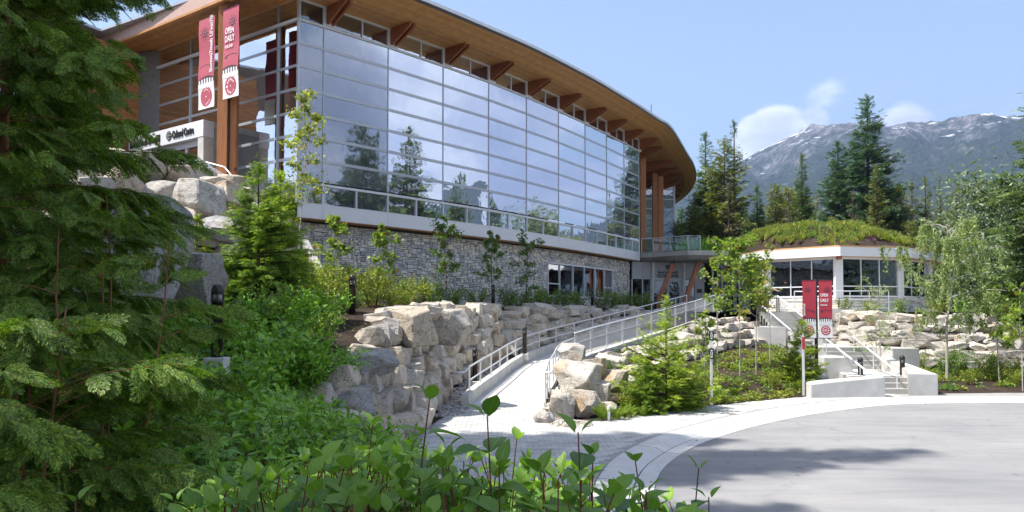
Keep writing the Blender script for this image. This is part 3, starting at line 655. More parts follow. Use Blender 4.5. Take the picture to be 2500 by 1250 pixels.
def m_mountain():
    m, t, out = new_mat('mountain'); v = wpos(t, (0.001, 0.001, 0.001))
    gi = t.nodes.new('ShaderNodeNewGeometry'); sp = t.nodes.new('ShaderNodeSeparateXYZ'); t.links.new(gi.outputs['Position'], sp.inputs[0])
    rad = t.nodes.new('ShaderNodeVectorMath'); rad.operation = 'LENGTH'; t.links.new(gi.outputs['Position'], rad.inputs[0])
    z = math_node(t, 'DIVIDE', sp.outputs[2], 1000.0)
    a = noise(t, v, 3.2, 9, 0.66, 0.6); b_ = noise(t, wpos(t, (0.012, 0.012, 0.004)), 1.6, 7, 0.72); c_ = noise(t, wpos(t, (0.05, 0.05, 0.012)), 1.2, 4, 0.7)
    forest = ramp(t, c_, [(0.35, (0.020, 0.030, 0.022)), (0.65, (0.05, 0.07, 0.045))])
    rockc = ramp(t, b_, [(0.36, (0.06, 0.062, 0.07)), (0.54, (0.19, 0.185, 0.19)), (0.72, (0.46, 0.44, 0.45))])
    hh = math_node(t, 'ADD', math_node(t, 'MULTIPLY', z, 0.62), math_node(t, 'MULTIPLY', math_node(t, 'ADD', a, math_node(t, 'MULTIPLY', b_, 0.7)), 0.9))
    xw = math_node(t, 'DIVIDE', sp.outputs[0], math_node(t, 'MAXIMUM', sp.outputs[1], 1.0))
    lf = math_node(t, 'MULTIPLY', math_node(t, 'SUBTRACT', 0.5, xw, clamp=True), 0.35)
    f = ramp(t, math_node(t, 'ADD', hh, lf), [(0.99, (0, 0, 0)), (1.13, (1, 1, 1))]) if False else None
    mr = t.nodes.new('ShaderNodeMapRange'); t.links.new(math_node(t, 'ADD', hh, lf), mr.inputs[0]); mr.inputs[1].default_value = 1.17; mr.inputs[2].default_value = 1.36
    c = mixc(t, mr.outputs[0], forest, rockc)
    sn = t.nodes.new('ShaderNodeMapRange'); nzs = noise(t, wpos(t, (0.0035, 0.0035, 0.011)), 1.9, 7, 0.68, 1.0)
    t.links.new(math_node(t, 'ADD', math_node(t, 'MULTIPLY', z, 0.65), nzs), sn.inputs[0]); sn.inputs[1].default_value = 1.085; sn.inputs[2].default_value = 1.105
    c = mixc(t, sn.outputs[0], c, (0.82, 0.84, 0.87))
    b = prin(t, out, Base_Color=c, Roughness=0.95, Specular_IOR_Level=0.05); bump(t, b, math_node(t, 'ADD', b_, c_), 1.0, 25.0); return m
M['mountain'] = m_mountain()
G.build('mountain', M['mountain'], smooth=True, kind='structure')
# air
g = Geo(); g_abox(g, -5400, 6700, -650, 7700, -3, 1450)
hm, ht, hout = new_mat('haze air'); pv = ht.nodes.new('ShaderNodeVolumePrincipled'); pv.inputs['Density'].default_value = 0.00013; pv.inputs['Color'].default_value = (0.46, 0.64, 1.0, 1); pv.inputs['Anisotropy'].default_value = 0.3
ht.links.new(pv.outputs[0], hout.inputs[1])
hz = g.build('haze', hm, kind='stuff')
# ------------------------------------------------------------------ boulders
def rock_mesh(seed, mat, sub=2, n=8, amp=0.03):
    """blocky quarried boulder: a cube split by random planes, edges knocked off"""
    rr = random.Random(seed); bm = bmesh.new(); bmesh.ops.create_cube(bm, size=2.0)
    for k in range(n):
        d = Vector((rr.choice([-1, 1])*rr.uniform(.15, 1), rr.choice([-1, 1])*rr.uniform(.15, 1), rr.choice([-1, 1])*rr.uniform(.1, .9))).normalized()
        o = rr.uniform(0.82, 1.12)
        r = bmesh.ops.bisect_plane(bm, geom=bm.verts[:]+bm.edges[:]+bm.faces[:], plane_co=d*o, plane_no=d, clear_outer=True)
        es = [e for e in r['geom_cut'] if isinstance(e, bmesh.types.BMEdge)]
        if es: bmesh.ops.edgeloop_fill(bm, edges=es)
    bmesh.ops.remove_doubles(bm, verts=bm.verts[:], dist=0.02)
    bmesh.ops.bevel(bm, geom=bm.edges[:], offset=rr.uniform(.04, .09), segments=1, affect='EDGES', clamp_overlap=True)
    bmesh.ops.triangulate(bm, faces=bm.faces[:])
    for _ in range(sub):
        es = [e for e in bm.edges if e.calc_length() > 0.42]
        if not es: break
        bmesh.ops.subdivide_edges(bm, edges=es, cuts=1); bmesh.ops.triangulate(bm, faces=bm.faces[:])
    for v in bm.verts:
        p = v.co*1.1+Vector((seed*3.1, 0, 0)); v.co += v.co.normalized()*(mnoise.noise(p)*0.10+mnoise.noise(p*3.2)*amp*1.6)
    g = Geo(); g_bm(g, bm); return g.mesh('boulder', mat)
ROCKS = [rock_mesh(i+11, M['rock'], 2, 6+i % 5) for i in range(14)]
ROCKS_G = [rock_mesh(i+51, M['rock_grey'], 2, 9+i % 5) for i in range(7)]
ROCKS_P = [rock_mesh(i+81, M['rock_pale'], 2, 5+i % 5) for i in range(10)]
def put_rock(me, loc, size, rot=None, parent=None, name='boulder', **kw):
    o = bpy.data.objects.new(name, me); link(o, parent); o.location = loc; o.scale = size
    o.rotation_euler = rot or (random.uniform(-.3, .3), random.uniform(-.3, .3), random.uniform(0, 6.28)); tag(o, **kw); return o
def lerp_line(pts, s):
    L = [0]
    for a, b in zip(pts[:-1], pts[1:]): L.append(L[-1]+math.dist(a[:2], b[:2]))
    t = s*L[-1]; i = min(max(np.searchsorted(L, t)-1, 0), len(pts)-2); f = (t-L[i])/(L[i+1]-L[i]+1e-9)
    return Vector([pts[i][k]*(1-f)+pts[i+1][k]*f for k in range(3)]), L[-1], (Vector(pts[i+1])-Vector(pts[i]))
def boulder_wall(name, label, base, top, size, meshes, group=None, seed=1, jit=0.12, flat=0.72, back=0.15, cap=1.0, tidy=False):
    kj = 0.4 if tidy else 1.0
    rr = random.Random(seed); root = empty(name, base[0], label, 'retaining wall', group)
    org = Vector(base[0]); _, L, _ = lerp_line(base, 0)
    hmax = max(b[2]-a[2] for a, b in zip(base, top))
    rows = max(1, int(round(hmax/(size*flat)))); n = 0
    for r in range(rows):
        s = rr.uniform(0, 0.5*size)/L
        while s < 1.0:
            a, _, tan = lerp_line(base, s); b, _, _ = lerp_line(top, s); tan.z = 0; tan.normalize()
            H = b.z-a.z; nr = max(1, H/(size*flat)); 
            w = size*rr.uniform(0.75, 1.55); 
            if r < nr-0.35:
                t = (r+0.5)/nr; t = min(t, 1-0.3/nr)
                p = a.lerp(b, t); h = H/nr if nr >= 1 else size*flat*0.8
                h *= rr.uniform(0.95, 1.35) if not tidy else rr.uniform(.98, 1.12)
                c = p+tan*(w*0.5); c.z = a.z+H*t+rr.uniform(-jit, jit)*size*0.5*kj
                out = Vector((tan.y, -tan.x, 0)); c += out*(rr.uniform(-0.15, 0.25)*size)
                yaw = math.atan2(tan.y, tan.x)
                if tidy: w *= 1.0
                o = put_rock(rr.choice(meshes), c-org, (w*0.50, size*rr.uniform(0.45, 0.7), h*0.49), (rr.uniform(-.22, .22)*kj, rr.uniform(-.16, .16)*kj, yaw+rr.choice([0, math.pi])+rr.uniform(-.25, .25)*kj), root)
                if rr.random() < 0.3: o.rotation_euler[0] += math.pi
                n += 1
            s += w*0.93/L
    return root, n
import sys
w1, n1_ = boulder_wall('boulder_wall', 'tall curving wall of tan and grey boulders left of the ramp', WALL_L_BASE[:8], WALL_L_TOP[:8], 0.60, ROCKS+ROCKS[:8]+ROCKS_P[:2], seed=3)
w2, n2_ = boulder_wall('boulder_wall', 'lower run of pale squared boulders between the ramp and the stone wall shrubs', WALL_L_BASE[7:], WALL_L_TOP[7:], 0.88, ROCKS_P+ROCKS[:6], seed=5, flat=0.48)
w3, n3_ = boulder_wall('boulder_wall', 'sloping wall of pale boulders under the right edge of the ramp', WALL_R_BASE, WALL_R_TOP, 0.56, ROCKS_P+ROCKS[:5], seed=8, flat=0.52)
w4, n4_ = boulder_wall('boulder_wall', 'stacked pale stone wall right of the stairs below the glass pavilion', WALL_E_BASE, WALL_E_TOP, 0.72, ROCKS_P+ROCKS[:4], seed=12, flat=0.50, tidy=True)
w5, n5_ = boulder_wall('boulder_wall', 'high boulder bank holding up the upper entrance terrace', WALL_T_BASE, WALL_T_TOP, 1.35, ROCKS+ROCKS_P[:3], seed=16, flat=0.72)
# extra stones filling the slope right of the ramp
rr = random.Random(4)
for k in range(46):
    s = rr.uniform(0.05, 0.98); a, _, tan = lerp_line(WALL_R_BASE, s); b, _, _ = lerp_line(WALL_R_TOP, s); t = rr.uniform(0.25, 1.0); p = a.lerp(b, t)
    w = rr.uniform(0.3, 0.62); z = gz(p.x, p.y)
    put_rock(rr.choice(ROCKS_P), Vector((p.x, p.y, z+w*0.2))-Vector(WALL_R_BASE[0]), (w*0.75, w*0.6, w*0.48), None, w3)
loose = [
 (1455, 905, 21.6, 60, 54, 'P', 4, 'pale block boulder behind the big white one at the ramp foot'), (1398, 862, 22.8, 70, 40, 'R', 7, 'flat tan boulder above the big white one beside the ramp railing'), (1500, 930, 21.4, 56, 50, 'R', 13, 'brown faced boulder between the big white boulder and the fir'), (1468, 955, 20.4, 50, 44, 'P', 7, 'small squared boulder under the brown faced one'),
 # px, py(centre), D, width px, height px, mesh set, label
 (1412, 928, 20.6, 104, 88, 'P', 2, 'big white boulder at the right foot of the ramp'),
 (1372, 1000, 18.9, 66, 70, 'P', 1, 'upright rounded boulder at the ramp corner of the paving'),
 (1425, 985, 19.4, 66, 62, 'R', 2, 'tan rounded boulder between the white boulder and the ferns'),
 (1330, 1022, 18.2, 46, 30, 'G', 3, 'low grey boulder at the tip of the planting bed'),
 (1488, 1002, 19.6, 40, 40, 'R', 4, 'small brown stone beside the fern clump'),
 (1000, 800, 19.6, 112, 92, 'R', 5, 'massive square boulder crowning the corner of the tall boulder wall'),
 (1100, 800, 21.2, 90, 84, 'R', 6, 'cream boulder next to the massive corner boulder'),
 (895, 888, 15.8, 140, 60, 'G', 0, 'long grey slab boulder edging the bark mulch'),
 (1000, 768, 20.6, 130, 32, 'P', 3, 'flat pale slab on top of the tall boulder wall'),
 (485, 495, 25.0, 120, 100, 'R', 8, 'large rounded boulder below the timber entrance post'),
 (435, 545, 24.0, 90, 80, 'R', 9, 'angular cream boulder under the rounded one by the terrace'),
 (560, 480, 26.0, 80, 50, 'R', 10, 'brown wedge boulder right of the timber post foot'),
 (520, 448, 27.0, 80, 26, 'P', 2, 'flat capping stone at the foot of the timber post'),
 (250, 475, 23.0, 110, 60, 'R', 11, 'wide cream boulder behind the cedar branches'),
 (540, 560, 23.5, 90, 60, 'G', 2, 'shaded boulder behind the young hemlock'),
 (300, 640, 11.5, 240, 330, 'G', 4, 'huge grey standing boulder behind the cedar'),
 (455, 680, 13.4, 170, 130, 'G', 1, 'rounded grey boulder left of the near light bollard'),
 (500, 1195, 7.0, 150, 120, 'G', 5, 'pale grey boulder low down among the shrubs'),
 (920, 1065, 13.2, 120, 90, 'R', 12, 'twisted looking shaded boulder at the wall foot'),
 (850, 1010, 14.2, 120, 110, 'G', 6, 'fractured dark and white boulder in the shade'),
 (2262, 948, 24.9, 40, 34, 'R', 1, 'small tan stone beside the end of the right stair wall'),
]
for px, py, D, w, h, s, i, lab in loose:
    me = {'R': ROCKS, 'P': ROCKS_P, 'G': ROCKS_G}[s][i]
    p = P(px, py, D); put_rock(me, p, (w*D/FPX*0.52, w*D/FPX*0.46, h*D/FPX*0.52), (0.1, -0.08, 0.5+i), name='boulder', label=lab, cat='boulder')
# gravel
def tetra_rock():
    t = np.array([[1, 0, -.3], [-.6, .8, -.2], [-.5, -.9, -.2], [0.1, 0, .7], [-.9, 0, .3], [.5, .6, .4]]); bm = bmesh.new()
    for v in t: bm.verts.new(v)
    bmesh.ops.convex_hull(bm, input=bm.verts[:]); bmesh.ops.triangulate(bm, faces=bm.faces[:]); bm.verts.index_update()
    V = np.array([v.co[:] for v in bm.verts]); F = np.array([[v.index for v in f.verts] for f in bm.faces]); bm.free(); return V, F
TRV, TRF = tetra_rock()
def gravel(name, spots, size, mat, label=None):
    g = Geo(); L = []
    for (x, y, r, k) in spots:
        for _ in range(k):
            a = rng.uniform(0, 6.28); d = r*math.sqrt(rng.uniform()); xx, yy = x+d*math.cos(a), y+d*math.sin(a); L.append((xx, yy, gz(xx, yy)+size*0.25))
    L = np.array(L); k = len(L); R = frames(rnd_dirs(k)*[1, 1, .4], np.tile([0, 0, 1.0], (k, 1))+rng.normal(size=(k, 3))*.4)
    g_inst(g, TRV, TRF, R, L, size*rng.uniform(.4, 1.5, k)); return g.build(name, mat, kind='stuff')
sp = []
for s in np.linspace(0, 1, 24):
    a, _, _ = lerp_line(WALL_L_BASE[3:9], s); b, _, _ = lerp_line(RAMP_L[:4], s); m_ = a.lerp(b, 0.45); sp.append((m_.x, m_.y, 0.5, 130))
gravel('gravel', sp, 0.075, M['rock_grey'])
sp = [(1.35, 17.8, .45, 260), (0.95, 18.8, .35, 200), (1.1, 20.0, .35, 200), (1.3, 21.6, .35, 160), (1.6, 23.5, .35, 150), (1.9, 25.5, .35, 140), (2.5, 28, .4, 140), (3.4, 30.3, .4, 130), (5.0, 33, .5, 130), (7.2, 36.3, .5, 130), (9.5, 39.4, .6, 150)]
gravel('gravel', sp, 0.085, M['rock_pale'])
# ------------------------------------------------------------------ ramp
def wallstrip(name, line, w, h0, h1, mat, parent, side=-1, base_drop=0.3):
    """upstand following a 3D line; side -1 = outside left of travel"""
    g = Geo(); n = len(line); off = offset_line(line, w*-side)
    V = []
    for p, q in zip(line, off):
        V += [(p[0], p[1], p[2]-base_drop), (p[0], p[1], p[2]+h1), (q[0], q[1], p[2]+h1), (q[0], q[1], p[2]-base_drop)]
    F = []
    for i in range(n-1):
        a, b = i*4, (i+1)*4
        for k in range(4): F.append([a+k, b+k, b+(k+1) % 4, a+(k+1) % 4])
    F += [[0, 1, 2, 3], [n*4-1, n*4-2, n*4-3, n*4-4]]
    g.add(V, F); return g.build(name, mat, parent)
rl, rr_ = subdiv(RAMP_L, 4), subdiv(RAMP_R, 4)
rp = empty('ramp', RAMP_L[0], 'long pale concrete ramp climbing from the paving to the entrance', 'ramp')
rp.location = (0, 0, 0)
g = Geo(); n = len(rl)
V = [p for p in rl]+[p for p in rr_]+[(p[0], p[1], p[2]-.3) for p in rl]+[(p[0], p[1], p[2]-.3) for p in rr_]
F = []
for i in range(n-1): F += [[i, n+i, n+i+1, i+1], [2*n+i, 2*n+i+1, 3*n+i+1, 3*n+i], [i, i+1, 2*n+i+1, 2*n+i], [n+i, 3*n+i, 3*n+i+1, n+i+1]]
F += [[0, 2*n, 3*n, n], [n-1, 2*n-1, 4*n-1, 3*n-1]]
g.add(V, F); g.build('ramp_slab', M['concrete'], rp)
half = 9
wallstrip('kerb_upstand', rl, 0.2, 0, 0.34, M['concrete'], rp, side=-1)
wallstrip('edge_kerb', rr_[3:], 0.12, 0, 0.10, M['concrete'], rp, side=1)
# railings
def seg_pos(line, s):
    p, L, t = lerp_line(line, s); return p, L, t
def railing(label, line, base_h, top_h, mid_h, spacing, ret=None, mesh=False, rad=0.027, group='railings of the ramp', prad=0.024, tension=False, double=False):
    root = empty('railing', line[0], label, 'railing', group); org = Vector(line[0])
    up = lambda h: [Vector(p)-org+Vector((0, 0, h)) for p in line]
    g = Geo(); pts = up(top_h)
    if ret: pts = [Vector(r)-org for r in ret]+pts
    g_tube(g, pts, rad, 8); g.build('top_rail', M['steel'], root, smooth=True)
    for mh in (mid_h if isinstance(mid_h, (list, tuple)) else [mid_h]):
        g = Geo(); g_tube(g, up(mh), rad*0.85, 8); g.build('lower_rail', M['steel'], root, smooth=True)
    _, L, _ = lerp_line(line, 0); k = max(2, int(round(L/spacing))+1)
    prev = None
    for i in range(k):
        p, _, tan = lerp_line(line, i/(k-1)); p = p-org
        g = Geo(); 
        if double:
            g_box(g, p+Vector((0, 0, (base_h+top_h)/2)), (0.012, 0, 0), (0, 0.03, 0), (0, 0, (top_h-base_h)/2))
            tn = Vector((tan.x, tan.y, 0)).normalized(); g_box(g, p+tn*0.13+Vector((0, 0, (base_h+top_h)/2)), (0.012, 0, 0), (0, 0.03, 0), (0, 0, (top_h-base_h)/2))
        else: g_tube(g, [p+Vector((0, 0, base_h)), p+Vector((0, 0, top_h))], prad, 8)
        g_box(g, p+Vector((0, 0, base_h+0.006)), (0.05, 0, 0), (0, 0.05, 0), (0, 0, 0.006))
        g.build('post', M['steel'], root)
        if mesh and prev is not None:
            g = Geo(); a, b = prev, p; d = (b-a); nrm = Vector((-d.y, d.x, 0)).normalized()*0.004
            za, zb = base_h+0.08, top_h-0.06
            aa, bb = a+d*0.04, b-d*0.04
            V = [aa+nrm+Vector((0, 0, za)), bb+nrm+Vector((0, 0, za)), bb+nrm+Vector((0, 0, zb)), aa+nrm+Vector((0, 0, zb)),
                 aa-nrm+Vector((0, 0, za)), bb-nrm+Vector((0, 0, za)), bb-nrm+Vector((0, 0, zb)), aa-nrm+Vector((0, 0, zb))]
            g.add([v[:] for v in V], [[0, 1, 2, 3], [7, 6, 5, 4], [0, 4, 5, 1], [3, 2, 6, 7]]); g.build('mesh_panel', M['mesh'], root)
        prev = p
    return root
ll = [(p[0]-0.1, p[1], p[2]) for p in rl]
r0 = ll[0]
railing('silver tube railing on the kerb along the left side of the ramp', ll[1:], 0.34, 1.0, 0.62, 1.55,
        ret=[(r0[0]-0.35, r0[1]+0.05, 0.92), (r0[0]-0.02, r0[1]+0.1, 0.93)])
rrl = [(p[0]+0.06, p[1], p[2]) for p in rr_]
railing('short silver handrail at the foot of the ramp on the right', rrl[:9], 0.1-0.1, 0.95, 0.5, 1.35, ret=[(rrl[0][0]+0.3, rrl[0][1]-0.1, 0.93), (rrl[0][0], rrl[0][1]-0.08, 0.93)])
railing('long guard railing with steel mesh infill on the outer side of the ramp', rrl[8:], 0.1, 1.12, 0.72, 1.45, mesh=True, double=True)
# ------------------------------------------------------------------ stairs and walls
st = empty('staircase', (0, 0, 0), 'pale concrete stairs climbing from the road to the pavilion plaza', 'stairs')
def flight(xa, xb, y0, z0, n, run, rise, skew=0.0):
    for i in range(n):
        g = Geo(); x_ = skew*i*run; g_abox(g, xa+x_, xb+x_, y0+i*run, y0+(i+1)*run+0.25, z0-0.5, z0+(i+1)*rise)
        g.build('step', M['concrete_grey'], st)
    return y0+n*run, z0+n*rise
LX = 0.22
y, z = flight(10.95, 12.85, 24.7, 0.0, 3, 0.33, 0.15, 0.15)
g = Geo(); g_prism(g, [(11.1, y), (13.0, y), (13.9, 29.4), (12.0, 29.4)], -0.2, z); g.build('landing', M['concrete'], st)
y, z = flight(12.1, 14.0, 29.3, z, 5, 0.33, 0.15, 0.1)
g = Geo(); g_abox(g, 12.25, 14.2, y, 35.0, 0.2, z); g.build('landing', M['concrete'], st)
y, z = flight(12.15, 14.0, 34.9, z, 9, 0.36, (2.62-z)/9)
def wall_block(label, poly, z0, z1, mat=None, name='concrete_wall', group=None):
    """poly: plan outline [(x,y)]; z1 number or one per corner; edges bevelled"""
    n = len(poly); zs = z1 if isinstance(z1, (list, tuple)) else [z1]*n
    bm = bmesh.new(); lo = [bm.verts.new((x, y, z0)) for x, y in poly]; hi = [bm.verts.new((x, y, z)) for (x, y), z in zip(poly, zs)]
    bm.faces.new(lo[::-1]); bm.faces.new(hi)
    for i in range(n): bm.faces.new([lo[i], lo[(i+1) % n], hi[(i+1) % n], hi[i]])
    bmesh.ops.recalc_face_normals(bm, faces=bm.faces[:]); bmesh.ops.bevel(bm, geom=bm.edges[:], offset=0.015, segments=2, affect='EDGES')
    g = Geo(); g_bm(g, bm); return g.build(name, mat or M['concrete'], label=label, cat='wall', group=group)
wall_block('low sloping concrete wall left of the stair foot beside the paving', [(8.98, 23.45), (11.35, 23.75), (11.35, 24.2), (9.15, 24.0), (8.95, 23.8)], -0.1, [0.40, 0.60, 0.62, 0.47, 0.43])
wall_block('thick concrete cheek wall ending at the right of the stair foot', [(12.3, 24.25), (13.25, 24.3), (13.4, 25.0), (14.1, 29.4), (13.85, 29.4), (12.95, 25.6)], -0.1, [0.66, 0.64, 0.66, 0.95, 0.95, 0.68])
wall_block('concrete block left of the lower flight of stairs by the banner pole', [(11.05, 27.6), (12.05, 27.6), (12.1, 29.4), (11.1, 29.4)], 0, 0.98)
wall_block('concrete cheek wall right of the middle stair flight', [(14.05, 28.8), (15.1, 28.9), (15.1, 29.3), (14.5, 31.6), (14.25, 31.6)], 0, 1.25)
wall_block('concrete block between the stair flights behind the red banner', [(12.35, 32.6), (13.6-0.6, 32.6), (13.0, 34.8), (12.3, 34.8)], 0.4, 1.75)
wall_block('white planter wall at the top of the stairs on the right', [(14.05, 35.6), (15.6, 35.8), (15.6, 36.6), (14.3, 38.6), (14.05, 38.6)], 0.8, 2.75)
wall_block('low concrete planter beside the left of the upper stair flight', [(10.9, 34.6), (12.1, 34.4), (12.1, 38.6), (11.85, 38.6), (11.85, 35.0), (10.9, 35.1)], 0.6, 1.95)
wall_block('small concrete retaining block in the boulders left of the stairs', [(11.3, 31.4), (12.1, 31.4), (12.15, 32.0), (11.3, 32.0)], 0.4, 1.45)
def handrail(label, a, b, posts, flat=True):
    a, b = Vector(a), Vector(b); root = empty('handrail', a, label, 'handrail', 'white handrails of the stairs')
    g = Geo(); g_tube(g, [Vector((0, 0, 0)), (b-a)], 0.035, 8); g.build('rail', M['white'], root, smooth=True)
    for t, h in posts:
        p = (b-a)*t; g = Geo(); g_tube(g, [p, p-Vector((0, 0, h))], 0.018, 6); g.build('post', M['steel'], root)
    return root
handrail('white handrail on the left of the lower stairs, starting beside the red banners', P(2014, 826, 30.2), P(2126, 914, 24.9), [(0.03, .95), (0.45, 1.0), (0.8, .9)])
handrail('white handrail on the right of the lower stairs above the thick cheek wall', P(2082, 822, 30.6), P(2194, 911, 24.7), [(0.03, .95), (0.5, 1.0), (0.97, .8)])
handrail('white handrail running down the left of the upper stairs', P(1858, 744, 38.3), P(1945, 818, 34.6), [(0.02, 1.0), (0.3, 1.1), (0.98, 1.0)])
handrail('white handrail running down the right of the upper stairs', P(1898, 722, 38.9), P(1966, 778, 35.4), [(0.02, 1.05), (0.95, 1.0)])
railing('thin steel guard rail around the plaza in front of the pavilion', [(14.3, 39.4, 2.62), (16.5, 39.0, 2.62), (18.6, 38.4, 2.62)], 0, 1.05, [0.2, 0.62], 0.9, group='railings of the plaza')
polysheet('plaza', [(9.8, 45.0), (12.2, 45.1), (9.9, 41.5), (11.9, 38.1), (14.2, 38.1), (15.6, 38.6), (19, 38.2), (24, 40), (30, 46), (30, 62), (8, 62), (7.5, 50), (9.5, 47)], 2.63, M['concrete'], kind='structure')
# ------------------------------------------------------------------ cultural centre building
NODE = [(-8.72, 31.4), (-7.9, 32.25), (-5.6, 34.75), (-3.35, 37.4), (-1.22, 40.0), (0.79, 42.8), (2.74, 45.7), (4.6, 48.75), (6.3, 51.6), (7.87, 54.4), (9.36, 57.1)]
ZT, ZR, ZB0, ZB1, ZC = 14.52, 7.87, 7.02, 6.45, 15.42
bld = empty('museum_building', (0, 0, 0), 'large curved glass and stone cultural centre with a wide cedar-lined roof overhang', 'building')
def V3(p, z): return Vector((p[0], p[1], z))
def tang(a, b): d = Vector((b[0]-a[0], b[1]-a[1], 0)); L = d.length; return d/L, L
def rect_panel(a, b, z0, z1, thick, off, inset=0.0):
    """geometry of a slab between plan points a,b, z0..z1, pushed outward by off"""
    t, L = tang(a, b); n = Vector((t.y, -t.x, 0)); c = (V3(a, 0)+V3(b, 0))/2+n*off; c.z = (z0+z1)/2
    return c, t*(L/2-inset), n*(thick/2), Vector((0, 0, (z1-z0)/2)), n, t
def panel(name, a, b, z0, z1, thick, off, mat, parent, inset=0.0, tilt=0.0):
    c, u, v, w, n, t = rect_panel(a, b, z0, z1, thick, off, inset)
    if tilt: n2 = (n+t*random.uniform(-tilt, tilt)+Vector((0, 0, random.uniform(-tilt, tilt)))).normalized(); u = (u-n2*u.dot(n2)); v = n2*thick/2; w = w-n2*w.dot(n2)
    g = Geo(); g_box(g, c, u, v, w); return g.build(name, mat, parent)
rows = [ZT-i*0.95 for i in range(8)]
def curtain(a, b, parent, halves, low=True, cler=True, tilt=0.0022, last=False):
    t, L = tang(a, b)
    for r in range(7):
        panel('window_pane', a, b, rows[r+1]+0.13, rows[r]-0.012, 0.02, 0.0, M['glass'], parent, 0.02, tilt)
    if low:
        m_ = [tuple(np.array(a)+(np.array(b)-np.array(a))*k/halves) for k in range(halves+1)]
        for k in range(halves):
            panel('window_pane', m_[k], m_[k+1], ZB0+0.05, ZR-0.04, 0.02, -0.02, M['glass'], parent, 0.03, tilt)
            c = V3(m_[k], (ZB0+ZR)/2); n = Vector((t.y, -t.x, 0)); g = Geo(); g_box(g, c+n*0.02, t*0.03, n*0.04, (0, 0, (ZR-ZB0)/2-0.03)); g.build('mullion', M['white'], parent)
for i in range(10):
    a, b = NODE[i], NODE[i+1]; curtain(a, b, bld, 1 if i == 0 else 2)
def ribbon(name, pts, z0, z1, off0, off1, mat, parent):
    """bar following a plan polyline between two outward offsets"""
    A = offset_line(pts, -off0); B = offset_line(pts, -off1); n = len(pts); V = []
    for p, q in zip(A, B): V += [(p[0], p[1], z0), (p[0], p[1], z1), (q[0], q[1], z1), (q[0], q[1], z0)]
    F = []
    for i in range(n-1):
        a, b = i*4, i*4+4
        for k in range(4): F.append([a+k, a+(k+1) % 4, b+(k+1) % 4, b+k])
    F += [[3, 2, 1, 0], [n*4-4, n*4-3, n*4-2, n*4-1]]
    g = Geo(); g.add(V, F); return g.build(name, mat, parent)
for r in range(1, 7): ribbon('transom', NODE, rows[r], rows[r]+0.13, -0.06, 0.015, M['transom'], bld); ribbon('transom_joint', NODE, rows[r]-0.022, rows[r]-0.002, -0.05, 0.0, M['dark'], bld)
ribbon('window_rail', NODE, ZR-0.04, ZR+0.06, -0.06, 0.06, M['white'], bld)
ribbon('window_sill', NODE, ZB0-0.01, ZB0+0.06, -0.06, 0.05, M['white'], bld)
ribbon('clerestory_sill', NODE, ZT, ZT+0.09, -0.06, 0.06, M['white'], bld)
for i in range(10): panel('cladding_panel', NODE[i], NODE[i+1], ZB1, ZB0-0.014, 0.05, 0.03, M['band'], bld, 0.007)
ribbon('soffit_board', NODE, ZB1-0.03, ZB1-0.004, -0.55, 0.0, M['soffit'], bld)
for i, p in enumerate(NODE):
    t, _ = tang(NODE[max(i-1, 0)], NODE[min(i+1, 10)]); n = Vector((t.y, -t.x, 0))
    g = Geo(); g_box(g, V3(p, (ZT+ZR)/2)+n*0.01, t*0.022, n*0.03, (0, 0, (ZT-ZR)/2)); g.build('mullion', M['transom'], bld)
# clerestory and brackets
for i in range(0, 11):
    p = NODE[i]; t, _ = tang(NODE[max(i-1, 0)], NODE[min(i+1, 10)]); n = Vector((t.y, -t.x, 0))
    if i > 0 and i < 11:
        q = V3(p, 0)+t*0.28
        g = Geo(); g_box(g, q+Vector((0, 0, (ZT+ZC)/2+0.045)), t*0.26, n*0.03, (0, 0, (ZC-ZT)/2-0.045)); g.build('clerestory_post', M['white'], bld)
        for sgn in (-1, 1):
            g = Geo(); c = q+t*0.13*sgn; h = t*0.05
            prof = [(0.02, 14.72), (0.02, 15.45), (1.35, 15.45), (1.35, 15.28), (1.22, 15.24), (0.12, 14.70)]
            V = [tuple(c+n*w-h+Vector((0, 0, z))) for w, z in prof]+[tuple(c+n*w+h+Vector((0, 0, z))) for w, z in prof]
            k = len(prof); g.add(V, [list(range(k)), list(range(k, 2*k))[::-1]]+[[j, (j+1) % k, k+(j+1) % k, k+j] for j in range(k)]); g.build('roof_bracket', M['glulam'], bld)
    if i < 10:
        b = NODE[i+1]; tt, L = tang(p, b); s0 = 0.54 if i > 0 else 0.05; s1 = L-0.02
        a_ = V3(p, 0)+tt*s0; b_ = V3(p, 0)+tt*s1; mid = (a_+b_)/2
        cells = [(a_, mid), (mid, b_)] if i > 0 else [(a_, b_)]
        for u, v in cells:
            panel('window_pane', u, v, ZT+0.13, ZC-0.06, 0.02, -0.02, M['glass_clear'], bld, 0.03)
        for u in [c[0] for c in cells]+[b_]:
            g = Geo(); g_box(g, Vector((u.x, u.y, (ZT+ZC)/2+0.02)), tt*0.03, Vector((tt.y, -tt.x, 0))*0.04, (0, 0, (ZC-ZT)/2-0.07)); g.build('mullion', M['white'], bld)
ribbon('clerestory_head', NODE, ZC-0.06, ZC+0.02, -0.05, 0.05, M['white'], bld)
